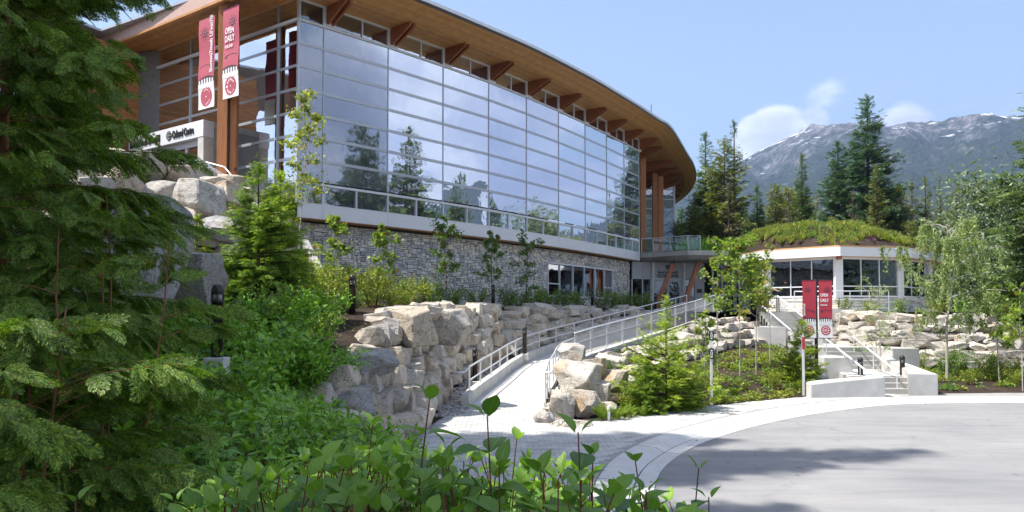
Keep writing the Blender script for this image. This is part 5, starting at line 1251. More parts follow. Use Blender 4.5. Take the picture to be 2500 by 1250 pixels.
ez(ent[3], ent[4], 5.2, 6.44, M['plaster'], 'wall_panel', inset=.01); ez(ent[3], ent[4], 2.7, 5.15, M['glass_clear'], 'window_pane', .02, inset=.05); ez(ent[4], ent[5], 2.6, 6.44, M['plaster'], 'wall_panel', .08, inset=.01)
a, b = on(ent[4], ent[5], .25), on(ent[4], ent[5], .85); ez(a, b, 4.15, 4.45, M['letter'], 'notice_plate', .02, .06); 
for k in range(3):
    a, b = on(ent[5], ent[6], k/3), on(ent[5], ent[6], (k+1)/3); ez(a, b, 2.7, 6.4, M['glass_clear'], 'window_pane', .02, 0, .04)
    t, _ = tang(a, b); g = Geo(); g_box(g, V3(a, 4.5), t*0.05, Vector((t.y, -t.x, 0))*.05, (0, 0, 1.9)); g.build('mullion', M['steel'], bld)
ribbon('window_rail', [ent[5], ent[6], ent[7]], 3.9, 4.0, -.05, .05, M['white'], bld)
a, b = ent[6], ent[7]; ez(a, b, 2.7, 6.4, M['glass_clear'], 'window_pane', .02, 0, .04)
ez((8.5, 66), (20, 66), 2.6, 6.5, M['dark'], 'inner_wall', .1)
# small black lamp box on the stone by the entrance
p = sw(S1-0.25, 0.1); g = Geo(); g_abox(g, p[0]-.06, p[0]+.06, p[1]-.08, p[1]+.04, 3.35, 3.6); g.build('intercom_box', M['black'], bld)
# balcony slab
top = [(9.5, 57.3), (10.25, 56.9), (12.45, 55.0), (16.6, 55.2), (17.6, 57), (18, 64), (9.5, 74), (9.2, 62)]
bot = [(9.7, 58.2), (10.9, 57.6), (12.75, 55.9), (16.3, 56.0), (17, 57.2), (17.4, 64), (9.6, 73), (9.3, 62)]
g = Geo(); k = len(top); V = [(x, y, 7.05) for x, y in top]+[(x, y, 6.72) for x, y in top]+[(x, y, 6.45) for x, y in bot]
F = [list(range(k))]+[[j, (j+1) % k, k+(j+1) % k, k+j][::-1] for j in range(k)]+[[k+j, k+(j+1) % k, 2*k+(j+1) % k, 2*k+j][::-1] for j in range(k)]+[list(range(2*k, 3*k))[::-1]]
g.add(V, F); g.build('balcony_slab', M['concrete_grey'], bld)
bal = empty('balustrade', (0, 0, 0)); bal.parent = bld
bp = [(9.55, 57.2), (10.35, 56.98), (12.5, 55.15), (13.4, 55.25), (13.6, 60.0)]
for i in range(len(bp)-1):
    a, b = bp[i], bp[i+1]; t, L = tang(a, b); k = max(1, int(round(L/1.3)))
    for j in range(k):
        u, v = on(a, b, j/k), on(a, b, (j+1)/k); panel('glass_pane', u, v, 7.12, 8.02, .016, 0, M['glass_rail'], bal, .03)
        g = Geo(); g_tube(g, [V3(u, 7.05), V3(u, 8.08)], .025, 6); g.build('baluster', M['steel'], bal)
g = Geo(); g_tube(g, [V3(p, 8.1) for p in bp], .028, 8); g.build('top_rail', M['steel'], bal)
for (x0, y0, D0, x1, y1, D1) in ((1643, 646, 56.3, 1606, 738, 55.6), (1706, 641, 56.6, 1668, 748, 55.8)):
    a, b = P(x0, y0, D0), P(x1, y1, D1); d = (b-a); b = a+d*((a.z-2.62)/(a.z-b.z))
    g = Geo(); g_beam(g, a, b, 0.30, 0.30, (0, 1, 0)); g.build('leaning_strut', M['glulam'], bld)
    g = Geo(); g_beam(g, a+(a-b).normalized()*.3, a, 0.08, 0.08, (0, 1, 0)); g.build('strut_shoe', M['bronze'], bld)
# ------------------------------------------------------------------ glass pavilion with planted roof
pv_ = empty('glass_pavilion', (0, 0, 0), 'low faceted glass pavilion with a planted mound roof and white fascia', 'building')
PP = [(16.8, 51.3), (20.15, 48.0), (24.6, 49.2), (28.2, 52.6), (28.2, 58), (24.5, 61.5), (19.5, 61.5), (16.5, 57.5)]
PC = np.array([22.0, 55.0])
def ring(k): return [tuple(PC+(np.array(p)-PC)*k) for p in PP]
for i in range(8):
    a, b = PP[i], PP[(i+1) % 8]; t, L = tang(a, b); n = Vector((t.y, -t.x, 0)); k = 3 if i in (0, 1, 2) else 3
    a2, b2 = tuple((V3(a, 0)+t*.28).xy), tuple((V3(b, 0)-t*.28).xy)
    for j in range(k):
        u, v = on(a2, b2, j/k), on(a2, b2, (j+1)/k)
        panel('window_pane', u, v, 4.30, 5.92, .02, 0, M['glass_clear'], pv_, .03, .002); panel('window_pane', u, v, 3.70, 4.22, .02, 0, M['glass_clear'], pv_, .03, .002)
        g = Geo(); g_box(g, V3(u, 4.82), t*.03, n*.04, (0, 0, 1.13)); g.build('mullion', M['white'], pv_)
    panel('window_rail', a2, b2, 4.225, 4.295, .08, 0, M['white'], pv_); panel('window_sill', a2, b2, 3.58, 3.685, .14, .02, M['white'], pv_); panel('window_head', a2, b2, 5.93, 6.06, .12, 0, M['white'], pv_)
    g = Geo(); g_box(g, V3(a, 4.78), (t*.27), n*.10, (0, 0, 1.27)); g.build('column', M['band'], pv_)
    g = Geo(); g_box(g, V3(b, 4.78)-t*.14, (t*.13), n*.11, (0, 0, 1.265)); g.build('column', M['band'], pv_)
    panel('stone_base', a, b, 2.4, 3.575, .3, -.1, M['dark'], pv_)
    if i < 3:
        base_n = 0
        zz = 2.6
        while zz < 3.5:
            h = random.choice([.10, .14, .18]); h = min(h, 3.57-zz); s_ = 0
            while s_ < L-.12:
                w = min(random.uniform(.25, .7), L-s_); g = Geo(); c = V3(a, zz+h/2)+t*(s_+w/2)+n*(.07+random.uniform(0, .03)); g_box(g, c, t*(w/2-.006), n*.03, (0, 0, h/2-.006)); g.build('stone', M['stone'], pv_); s_ += w
            zz += h
fr = ring(1.13); fin = ring(1.0)
for i in range(8):
    a, b = fr[i], fr[(i+1) % 8]; panel('fascia', a, b, 6.06, 6.62, .06, 0, M['band'], pv_, .004)
def ringsheet(name, R, z, th, mat, parent):
    bm = bmesh.new(); vs = [bm.verts.new((p[0], p[1], z)) for p in R]; f = bm.faces.new(vs); e = bmesh.ops.extrude_face_region(bm, geom=[f])
    for v in [x for x in e['geom'] if isinstance(x, bmesh.types.BMVert)]: v.co.z += th
    bmesh.ops.recalc_face_normals(bm, faces=bm.faces[:]); g = Geo(); g_bm(g, bm); return g.build(name, mat, parent)
ringsheet('roof', ring(1.125), 6.07, .3, M['intcol'], pv_); panel('inner_wall', (17.6, 57.5), (25.5, 59), 2.7, 6.0, .1, 0, M['dark'], pv_); panel('inner_wall', (18.6, 56), (19.8, 53.4), 2.7, 6.0, .1, 0, M['dark'], pv_); ringsheet('ceiling', ring(.985), 6.0, .06, M['dark'], pv_); ringsheet('floor', ring(0.98), 2.5, .16, M['intfloor'], pv_)  # near-black ceiling and added inner walls put the room's shade into colour
tr_ = ring(1.07)
for i in range(8): panel('timber_edge', tr_[i], tr_[(i+1) % 8], 6.60, 6.75, .08, 0, M['ply'], pv_, .0)
for i in range(8):
    a = fr[i]; d = Vector((PC[0]-a[0], PC[1]-a[1], 0)).normalized(); g = Geo(); g_beam(g, V3(a, 5.97)+d*.12, V3(PC, 5.97), .22, .2); g.build('roof_beam', M['glulam'], pv_)
for (x, y, lx) in ((18.2, 53.2, .25), (19.9, 51.2, -.1), (21.3, 51.5, .3), (22.6, 51.2, .45), (24.4, 52.3, -.3), (25.8, 55, .2), (20.5, 57, 0)):
    g = Geo(); g_tube(g, [(x-lx, y, 2.6), (x, y, 4.5), (x+lx, y, 6.05)], [.19, .17, .16], 8); g.build('log_column', M['bark'], pv_, smooth=True)
MC = np.array([21.4, 55.3])
def mound_z(x, y):
    best = 0
    d = np.array([x, y])-MC; r = np.linalg.norm(d)/7.4; return 6.62+2.1*max(0, 1-r*r)+0.30*mnoise.noise(Vector((x*.55, y*.55, 0)))+0.12*mnoise.noise(Vector((x*1.7, y*1.7, 4)))
RR = ring(1.04); g = Geo(); V = [(MC[0], MC[1], mound_z(*MC))]; F = []; nR, nA = 12, 64
def ring_pt(a):
    d = np.array([math.cos(a), math.sin(a)]); lo, hi = 0, 20
    for _ in range(22):
        m_ = (lo+hi)/2
        if inside(tuple(MC+d*m_), RR): lo = m_
        else: hi = m_
    return MC+d*lo
RP = [ring_pt(2*math.pi*k/nA) for k in range(nA)]
for r in range(1, nR+1):
    for k in range(nA):
        p = MC+(RP[k]-MC)*r/nR; V.append((p[0], p[1], mound_z(p[0], p[1]) if r < nR else 6.66))
for k in range(nA): F.append([0, 1+k, 1+(k+1) % nA])
for r in range(nR-1):
    for k in range(nA): F.append([1+r*nA+k, 1+(r+1)*nA+k, 1+(r+1)*nA+(k+1) % nA, 1+r*nA+(k+1) % nA])
g.add(V, F); g.build('planted_mound', M['soil'], pv_, smooth=True)
# ------------------------------------------------------------------ vegetation templates
def T(V, F): return np.array(V, float), np.array(F)
# folded pointed leaf along +x, length 1
LEAF = T([[0, 0, 0], [.35, .26, .05], [.38, 0, -.02], [.35, -.26, .05], [.7, .2, .02], [.72, 0, -.03], [.7, -.2, .02], [1, 0, -.12]],
         [[0, 2, 1, 1], [0, 3, 2, 2], [2, 5, 4, 1], [3, 6, 5, 2], [5, 7, 4, 4], [6, 7, 5, 5]])
def tri_clean(VF):
    V, F = VF; q = [f for f in F if len(set(f)) == 4]; t = [list(dict.fromkeys(f)) for f in F if len(set(f)) == 3]
    out = []
    if q: out.append(np.array(q))
    if t: out.append(np.array(t))
    return V, out
LEAF_V, LEAF_F = tri_clean(LEAF)
MINI_V, MINI_F = np.array([[0, 0, 0], [.5, .28, .04], [1, 0, -.08], [.5, -.28, .04]], float), [np.array([[0, 3, 2], [0, 2, 1]])]
NEED_V, NEED_F = np.array([[0, -.05, 0], [.1, .16, -.02], [.55, .2, -.06], [1, 0, -.16], [.55, -.2, -.06], [.1, -.16, -.02]], float), [np.array([[0, 5, 4, 2], [2, 4, 3, 3]])[:1], np.array([[2, 4, 3], [0, 2, 1]])]
def star_sprig():
    """flat twig of needles"""
    V, F = [], []
    for i, (x, s) in enumerate([(0, .8), (.24, 1), (.48, .85), (.70, .55)]):
        for sg in (-1, 1):
            b = len(V); V += [[x, 0, 0], [x+.17, 0, 0.01], [x+.36*s, sg*.44*s, -.06+.03*(i % 2)]]; F.append([b, b+1, b+2] if sg > 0 else [b, b+2, b+1])
    b = len(V); V += [[0.7, -.08, 0], [0.7, .08, 0], [1.1, 0, -.02]]; F.append([b, b+1, b+2])
    return np.array(V, float), [np.array(F)]
SPR_V, SPR_F = star_sprig()
def maple_leaf():
    a = [(0, 0), (.12, .30), (.05, .5), (.38, .36), (.45, .55), (.62, .22), (1, 0), (.62, -.22), (.45, -.55), (.38, -.36), (.05, -.5), (.12, -.30)]
    V = [[x, y, .06*abs(y)*2-.1*x*x] for x, y in a]+[[.35, 0, 0]]; F = [[12, (i+1) % 12, i][::-1] for i in range(12)]; return np.array(V, float), [np.array(F)]
MAP_V, MAP_F = maple_leaf()
def cedar_spray(seed, n=15):
    r = random.Random(seed); V, F = [], []
    def seg(p, d, L, w):
        nx_, ny_ = -d[1], d[0]; b = len(V); q = lambda: r.uniform(-.008, .008)
        V.extend([[p[0], p[1], q()], [p[0]+d[0]*L*.5+nx_*w, p[1]+d[1]*L*.5+ny_*w, q()], [p[0]+d[0]*L, p[1]+d[1]*L, q()-.01], [p[0]+d[0]*L*.5-nx_*w, p[1]+d[1]*L*.5-ny_*w, q()]]); F.append([b, b+3, b+2, b+1])
    def rot(d, a): c, s = math.cos(a), math.sin(a); return (d[0]*c-d[1]*s, d[0]*s+d[1]*c)
    p = [0.0, 0.0]; d = (1.0, 0.0)
    for i in range(n):
        d = rot(d, r.uniform(-.07, .07)); st_ = 1/n; seg(p, d, st_*1.5, .016)
        L = (.40*(1-i/n)**.75+.06)*r.uniform(.8, 1.15); sd = 1 if i % 2 else -1; e = rot(d, sd*.75); m = max(2, int(L/.05)); q = list(p); 
        for k in range(m):
            seg(q, e, L/m*1.5, .015); l2 = (.13*(1-k/m)+.03)*r.uniform(.7, 1.2)
            for s2 in (-1, 1):
                if r.random() < .9: seg(q, rot(e, s2*.62), l2, .014)
            e = rot(e, -sd*.05); q = [q[0]+e[0]*L/m, q[1]+e[1]*L/m]
        p = [p[0]+d[0]*st_, p[1]+d[1]*st_]
    V = np.array(V); V[:, 2] += -0.30*V[:, 0]**2-0.5*np.abs(V[:, 1])**2; return V, [np.array(F)]
CED = [cedar_spray(i) for i in range(3)]
def curve_pts(a, d, L, droop, n=7, curl=0.0):
    """points of a bending branch"""
    pts = []; d = np.array(d, float); a = np.array(a, float); up = np.array([0, 0, 1.0])
    for i in range(n):
        t = i/(n-1); pts.append(a+d*L*t+up*(-droop*L*t*t+curl*L*t**3))
    return np.array(pts)
def samp(pts, t):
    f = t*(len(pts)-1); i = np.minimum(f.astype(int), len(pts)-2); f = (f-i)[:, None]; p = pts[i]*(1-f)+pts[i+1]*f; d = pts[i+1]-pts[i]; return p, unit(d)
# ---------------- conifers
def conifer_parts(h, R, seed, whorls=46, per=7, spr=15, droop=.35, bare=.08, power=.85, thin=0.0, curl=.18, sl=.75, top_open=0.25):
    rs_ = np.random.default_rng(seed); crown, wood = Geo(), Geo()
    g_tube(wood, [(0, 0, -0.3), (0.02*h*.3, 0, h*.4), (0, 0.0, h*.8), (0, 0, h)], [h*.018, h*.012, h*.005, .015], 7)
    Ls, Ds, Ns, Ss = [], [], [], []
    for w in range(whorls):
        t = bare+(1-bare)*(w/whorls)**.92; z = h*t; rad = R*(1-t)**power*rs_.uniform(.72, 1.12)+.12
        if rs_.uniform() < thin: continue
        k = per if t < .8 else max(4, per-2)
        for j in range(k):
            if rs_.uniform() < .10+thin*.4: continue
            a = rs_.uniform(0, 6.283); L = rad*rs_.uniform(.6, 1.15)
            up0 = .10+.55*t**2; d = np.array([math.cos(a), math.sin(a), up0]); pts = curve_pts((0, 0, z+rs_.uniform(-.15, .15)), d, L, droop*(1-.6*t), 6, curl)
            if L > .8: g_tube(wood, pts[::2], [.012*L+.008]*3, 3, False)
            n = max(5, int(spr*L/R*2.3)); tt = rs_.uniform(.08, 1.0, n)**.7; p, dd = samp(pts, tt); p = p+rs_.normal(size=(n, 3))*(.035*R)*[1, 1, .6]
            side = unit(np.cross(dd, [0, 0, 1.0]))*rs_.choice([-1, 1], n)[:, None]
            Ls.append(p); Ds.append(dd*rs_.uniform(.5, 1.2, n)[:, None]+side*rs_.uniform(.2, 1.1, n)[:, None]+np.array([0, 0, -1.0])*rs_.uniform(0, .55, n)[:, None])
            Ns.append(np.array([0, 0, 1.0])+rs_.normal(size=(n, 3))*.45); Ss.append(sl*(0.35+.65*(1-t))*rs_.uniform(.6, 1.25, n)*(.7+.5*(1-tt)))
    L_, D_, N_, S_ = map(np.concatenate, (Ls, Ds, Ns, Ss)); g_inst(crown, SPR_V, SPR_F, frames(D_, N_), L_, S_)
    n = 26; tt = np.linspace(.93, 1.0, n); g_inst(crown, SPR_V, SPR_F, frames(np.stack([rs_.normal(size=n)*.6, rs_.normal(size=n)*.6, np.ones(n)*.9], 1), rs_.normal(size=(n, 3))), np.stack([0*tt, 0*tt, tt*h], 1), .3*np.ones(n)*h/20+.1)
    return crown, wood
def make_tree(name, crown_me, wood_me, loc, sc, rot, label, cat='tree', group=None):
    r = empty(name, loc, label, cat, group); r.rotation_euler = (0, 0, rot); r.scale = sc if isinstance(sc, tuple) else (sc, sc, sc)
    link(bpy.data.objects.new('crown', crown_me), r); link(bpy.data.objects.new('trunk', wood_me), r); return r
CON = {}
for key, (h, R, sd, wh, per, spr, dr, mat, thin, pw) in dict(
    tall=(20, 4.2, 1, 60, 8, 20, .32, 'needle', 0, .9), blue=(16, 4.0, 2, 52, 9, 22, .28, 'needle_blue', 0, .75), slim=(18, 2.9, 3, 58, 7, 15, .45, 'needle_olive', 0.0, .7),
    wide=(15, 4.6, 4, 46, 8, 22, .42, 'needle_olive', 0, .62), dead=(13, 2.6, 5, 36, 6, 9, .25, 'needle_dead', .15, .6), spire=(19, 3.1, 6, 56, 7, 14, .25, 'needle_blue', .12, .8)).items():
    c, w = conifer_parts(h, R, sd, wh, per, spr, dr, power=pw, thin=thin, bare=.03, sl=R*.24 if key != 'dead' else R*.2)
    CON[key] = (c.mesh('crown', M[mat]), w.mesh('trunk', M['bark']), h)
back_trees = [ # px, py top, D, kind, width factor, label
 (1722, 326, 84, 'tall', .95, 'tall dark spruce just right of the roof curve'),
 (1768, 340, 80, 'wide', .80, 'bushy spruce in front of the ragged topped spruce'),
 (1792, 298, 88, 'spire', 1.0, 'ragged topped spruce rising beside the pale cloud'),
 (1690, 500, 76, 'wide', 1.0, 'leafy olive conifer tucked against the roof end'),
 (1655, 540, 74, 'wide', .9, 'olive conifer behind the balcony railing'),
 (1778, 450, 74, 'dead', 1.0, 'dry bare conifer in front of the left group of spruces'),
 (1848, 455, 82, 'tall', 1.1, 'dark low spruce between the left group and the dry grey trees'),
 (1892, 450, 92, 'wide', .75, 'soft olive conifer below the mountain slope'),
 (1925, 468, 84, 'dead', 1.3, 'grey dry conifer above the planted mound, left one'),
 (1957, 378, 90, 'tall', .85, 'pointed spruce alone against the rocky slope'),
 (1995, 480, 96, 'dead', 1.1, 'pale dry conifer right of the lone pointed spruce'),
 (2045, 348, 84, 'blue', 1.0, 'blue green fir left of the tallest spruce'),
 (2117, 238, 82, 'blue', 1.0, 'tallest spruce standing above all others before the mountain'),
 (2137, 405, 74, 'slim', .95, 'light olive hemlock in front of the tallest spruce'),
 (2082, 470, 78, 'dead', .8, 'thin grey snag between the fir and the tallest spruce'),
 (2190, 455, 80, 'wide', .75, 'spreading olive conifer right of the tallest spruce'),
 (2212, 480, 92, 'dead', .9, 'greyish conifer behind the spreading olive conifer'),
 (2258, 432, 84, 'slim', 1.0, 'narrow green conifer, first of the right hand row'),
 (2294, 430, 86, 'slim', .62, 'slender spire tree left of the twin tops'),
 (2318, 448, 88, 'slim', .5, 'slender tree between the two spire trees'),
 (2333, 440, 83, 'slim', .72, 'tall slender hemlock, right one of the spire trees'),
 (2352, 505, 80, 'slim', .9, 'drooping conifer at the right end of the row'),
 (2385, 560, 78, 'wide', .8, 'low olive conifer beside the grey green leafy tree'),
 (1820, 520, 72, 'tall', .9, 'short dark spruce at the left end of the planted mound'),
 (2030, 530, 76, 'wide', .7, 'low green conifer behind the purple flowers'),
 (2230, 540, 72, 'wide', .8, 'olive conifer behind the right end of the planted mound'),
 (2290, 590, 66, 'wide', .75, 'dark green conifer behind the weeping birch'),
]
for px, py, D, k, wf, lab in back_trees:
    c, w, h = CON[k]; z0 = 2.4; top = P(px, py, D); s = (top.z-z0)/h
    make_tree('conifer_tree', c, w, (top.x, D, z0), (s*wf, s*wf, s), random.uniform(0, 6), lab, 'conifer', 'conifers behind the pavilion')
# a darker belt further back
ORD = ['first', 'second', 'third', 'fourth', 'fifth', 'sixth', 'seventh', 'eighth', 'ninth', 'tenth', 'eleventh', 'twelfth', 'thirteenth', 'fourteenth', 'fifteenth', 'sixteenth', 'seventeenth', 'eighteenth', 'nineteenth', 'twentieth']
def nth(i, n): return (ORD[i]+' from the roof end') if i < n//2 else (ORD[n-1-i]+' from the right edge')
for i in range(36):
    px = 1600+i*31+random.uniform(-12, 12); D = random.uniform(96, 126); k = random.choice(['tall', 'slim', 'wide', 'blue', 'wide', 'dead']); c, w, h = CON[k]; py = random.uniform(440, 540)+(60 if px > 2340 else 0)
    top = P(px, py, D); s = (top.z-2.4)/h
    make_tree('conifer_tree', c, w, (top.x, D, 2.4), (s*1.2, s*1.2, s), random.uniform(0, 6), 'conifer in the dark back belt, '+nth(i, 36)+' of the picture' if i >= 18 else 'conifer in the dark back belt, '+nth(i, 36), 'conifer', 'distant belt of conifers')
# conifers outside the frame to the east and west: mirrored in the glass, shading the paving
for ie, (x, y, h_, k, wf) in enumerate(((27.0, 36.5, 18.5, 'tall', 1.35), (33, 29.5, 20, 'blue', 1.2), (41, 44, 17, 'tall', 1), (44, 30, 22, 'spire', 1), (52, 52, 18, 'slim', 1.2), (58, 38, 20, 'tall', 1), (64, 60, 19, 'blue', 1), (48, 20, 16, 'wide', 1), (66, 26, 18, 'wide', 1), (75, 48, 18, 'tall', 1), (80, 66, 20, 'tall', 1.2), (88, 36, 20, 'tall', 1.2), (95, 52, 18, 'wide', 1.2), (110, 80, 22, 'tall', 1.2))):
    c, w, h = CON[k]; s = h_/h; make_tree('conifer_tree', c, w, (x, y, 0.2), (s*wf, s*wf, s), random.uniform(0, 6), ORD[ie]+' conifer going east beyond the forecourt, seen only mirrored in the glass', 'conifer', 'conifers east of the forecourt')
c_, w_ = conifer_parts(28, 4.0, 61, 52, 8, 22, .3, power=.75, bare=.36, sl=1.0)
HIGH = (c_.mesh('crown', M['needle']), w_.mesh('trunk', M['bark']), 28)
for (x, y, h_, wf, lab) in ((-10.3, 10.4, 30, .72, 'tallest high crowned conifer on the west bank'), (-12.8, 11.9, 28, .85, 'high crowned conifer on the west bank nearest the terrace'), (-9.6, 7.2, 22, .9, 'shorter high crowned conifer on the west bank'),
                            (-12.5, 3.0, 27, 1.1, 'high crowned conifer west of the cedars'), (-16, 7.5, 26, 1.1, 'broad high crowned conifer at the back of the west bank'), (-9.5, 13.2, 19, .75, 'small high crowned conifer beside the boulder bank'), (-8, -1.0, 22, 1.1, 'high crowned conifer behind the viewpoint')):
    s = h_/HIGH[2]; make_tree('conifer_tree', HIGH[0], HIGH[1], (x, y, gz(x, y)-.2), (s*wf, s*wf, s), random.uniform(0, 6), lab, 'conifer', 'shade conifers on the west bank')
# ---------------- broadleaf trees
def broadleaf(h, R, seed, n_leaf, leaf, lv, lf, clumps=60, trunk_r=.03, bare=.2, shape='egg', weep=0.0, weep_n=0, twig=0.012, spread=.22, branch_n=16, multi=1, steep=1.1):
    rs_ = np.random.default_rng(seed); crown, wood = Geo(), Geo(); L_, D_, N_, S_ = [], [], [], []
    for m in range(multi):
        lean = rs_.normal(size=2)*.06*h if multi > 1 else rs_.normal(size=2)*.02*h
        tp_ = np.array([[0+.03*m, 0.03*m, -.1], [lean[0]*.3, lean[1]*.3, h*.35], [lean[0]*.6+rs_.normal()*.02*h, lean[1]*.6, h*.7], [lean[0], lean[1], h*.99]])
        g_tube(wood, tp_, [trunk_r, trunk_r*.8, trunk_r*.5, trunk_r*.2], 7, False)
        for b in range(branch_n):
            t = bare+(1-bare)*(b+rs_.uniform(0, 1))/branch_n; p0, _ = samp(tp_, np.array([min(t, .99)])); a = b*2.4+rs_.uniform(-.5, .5)
            if shape == 'egg': rad = R*(.35+math.sin(math.pi*min(1, (t-bare)/(1-bare)*.85+.12))*.75)
            elif shape == 'column': rad = R*(1.0-.5*((t-bare)/(1-bare)))*rs_.uniform(.6, 1.2)
            else: rad = R*(1-.75*((t-bare)/(1-bare))**1.5)
            rad *= rs_.uniform(.6, 1.1); d = np.array([math.cos(a), math.sin(a), steep*rs_.uniform(.5, 1.3)]); d /= np.linalg.norm(d[:2])
            pts = curve_pts(p0[0], d, rad, .35*steep, 6); g_tube(wood, pts, np.linspace(twig*1.6, twig*.4, 6), 4, False)
            for w_ in range(3):
                tt0 = rs_.uniform(.3, .95); q, dq = samp(pts, np.array([tt0])); d2 = dq[0]+rs_.normal(size=3)*.7; l2 = rad*.45
                sub = curve_pts(q[0], unit(d2), l2, .15, 4); g_tube(wood, sub, np.linspace(twig*.7, twig*.3, 4), 3, False)
                if weep:
                    for _ in range(weep_n):
                        s0, _d = samp(sub, rs_.uniform(0, 1, 1)); wl = h*weep*rs_.uniform(.5, 1.3); wp = curve_pts(s0[0], np.append(rs_.normal(size=2)*.25, -.25), wl, .75, 5)
                        g_tube(wood, wp, [.004, .004, .003, .003, .002], 3, False); k = max(4, int(n_leaf/(branch_n*3*weep_n*multi))); tt = rs_.uniform(.1, 1, k); p, dd = samp(wp, tt)
                        L_.append(p+rs_.normal(size=(k, 3))*.03); D_.append(rs_.normal(size=(k, 3))*.6+[0, 0, -.9]); N_.append(rs_.normal(size=(k, 3))); S_.append(leaf*rs_.uniform(.6, 1.3, k))
                else:
                    k = max(3, int(n_leaf/(branch_n*3*multi))); src = sub if rs_.uniform() < .7 else pts; p, dd = samp(src, rs_.uniform(.15, 1.0, k)**.7); sp_ = spread*rad
                    L_.append(p+rs_.normal(size=(k, 3))*sp_*[1, 1, .8]); D_.append(dd*.5+rs_.normal(size=(k, 3))*.7+[0, 0, -.25]); N_.append(rs_.normal(size=(k, 3))*.6+[0, 0, 1.0]); S_.append(leaf*rs_.uniform(.55, 1.25, k))
    L_, D_, N_, S_ = map(np.concatenate, (L_, D_, N_, S_)); g_inst(crown, lv, lf, frames(D_, N_), L_, S_); return crown, wood
def plant_tree(name, label, px, py_top, D, py_base, spec, mat, bark, cat='tree', group=None, zb=None, rot=0):
    """tree whose base is at (px, py_base) and top at py_top"""
    b = P(px, py_base, D); z0 = b.z if zb is None else zb; t = P(px, py_top, D); h = t.z-z0
    sp_ = dict(spec); c, w = broadleaf(h, **sp_); return make_tree(name, c.mesh('crown', M[mat]), w.mesh('trunk', M[bark]), (b.x, D, z0), 1.0, rot, label, cat, group)
yt = lambda R, sd, n, **k: dict(dict(R=R, seed=sd, n_leaf=int(n*1.5), leaf=.11, lv=MAP_V, lf=MAP_F, trunk_r=.022, bare=.18, shape='column', branch_n=16, twig=.007, spread=.16, steep=1.6), **k)
gzy = lambda px, D: gz((px-CX)/FPX*D, D)
def base_y(px, D): z = gzy(px, D); return HOR+(EYE-z)*FPX/D
young = [ # px, top, D, R, n, mat, bark, label
 (728, 222, 22.5, .85, 850, 'maple_gold', 'bark_pale', 'tall sparse young maple with pale trunk in front of the glass corner', dict(bare=.42, leaf=.10, branch_n=17, spread=.22, steep=1.0)),
 (818, 538, 24.5, .62, 620, 'maple', 'bark_pale', 'young maple with red tips by the first stretch of stone wall', dict(bare=.2)),
 (940, 556, 26.5, .60, 620, 'maple', 'bark_pale', 'young maple with coppery shoots between the two left light bollards', dict(bare=.25)),
 (1088, 540, 30.5, .75, 700, 'maple_dark', 'bark', 'dense young maple reaching over the white band, in the middle of the stone wall', dict(bare=.3)),
 (1200, 572, 33.5, .68, 600, 'maple_dark', 'bark', 'slim forked young maple beside the dark light bollard', dict(bare=.32)),
 (1285, 582, 36.5, .85, 560, 'maple_dark', 'bark', 'airy young maple just left of the ground floor windows', dict(bare=.25)),
]
for px, pt_, D, R, n, mat, bk, lab, ex in young:
    plant_tree('young_maple', lab, px, pt_, D, base_y(px, D), yt(R, int(px), n, **ex), mat, bk, group='young maples in front of the museum')
right_young = [
 (1752, 582, 27.5, .55, 520, 'maple', 'bark_pale', 'leaning young maple with lime leaves right of the balcony', dict(bare=.38)),
 (1806, 602, 25.5, .80, 1250, 'maple', 'bark_pale', 'fullest young maple of the group left of the stairs', dict(bare=.45, spread=.26)),
 (1846, 640, 26.5, .62, 850, 'maple_gold', 'bark_pale', 'yellow green young maple nearest the stairs', dict(bare=.42)),
 (1880, 598, 28.5, .35, 240, 'maple_gold', 'bark_pale', 'thin whip of a maple rising in front of the pavilion glass', dict(bare=.5)),
 (1720, 770, 24.0, .55, 300, 'maple', 'bark_pale', 'small multi stemmed sapling in front of the pale boulders', dict(bare=.25, multi=3, branch_n=8)),
 (2150, 705, 27.8, .7, 620, 'birch', 'bark_pale', 'small grey green sapling before the stacked stone wall', dict(bare=.25, multi=3, branch_n=10, leaf=.06)),
 (2440, 712, 27.0, .75, 700, 'maple', 'bark_pale', 'young maple with reddish top right of the stacked stone wall', dict(bare=.3)),
 (2497, 700, 25.5, .7, 600, 'maple', 'bark_pale', 'yellow green sapling cut by the right edge of the picture', dict(bare=.3)),
]
for px, pt_, D, R, n, mat, bk, lab, ex in right_young:
    plant_tree('young_maple' if 'maple' in lab else 'sapling', lab, px, pt_, D, base_y(px, D), yt(R, int(px), n, **ex), mat, bk, group='young trees around the stairs')
plant_tree('weeping_birch', 'weeping birch with a pale trunk standing on the bed right of the stairs', 2312, 545, 27.5, base_y(2312, 27.5), dict(R=1.55, seed=77, n_leaf=17000, leaf=.085, lv=MINI_V, lf=MINI_F, trunk_r=.05, bare=.33, shape='egg', branch_n=20, twig=.012, weep=.14, weep_n=4, steep=.8), 'birch', 'bark_pale')
for px, pt_, D, R, lab in ((2485, 455, 60, 5.2, 'big grey green leafy tree at the right edge'), (2400, 640, 55, 3.2, 'rounded leafy tree under the big grey green one'), (2560, 500, 66, 5.0, 'leafy tree mostly beyond the right edge')):
    plant_tree('leafy_tree', lab, px, pt_, D, base_y(px, D), dict(R=R, seed=int(px), n_leaf=13000, leaf=.36, lv=MINI_V, lf=MINI_F, trunk_r=.2, bare=.08, shape='egg', branch_n=34, twig=.05, spread=.2, steep=.7), 'cottonwood', 'bark')
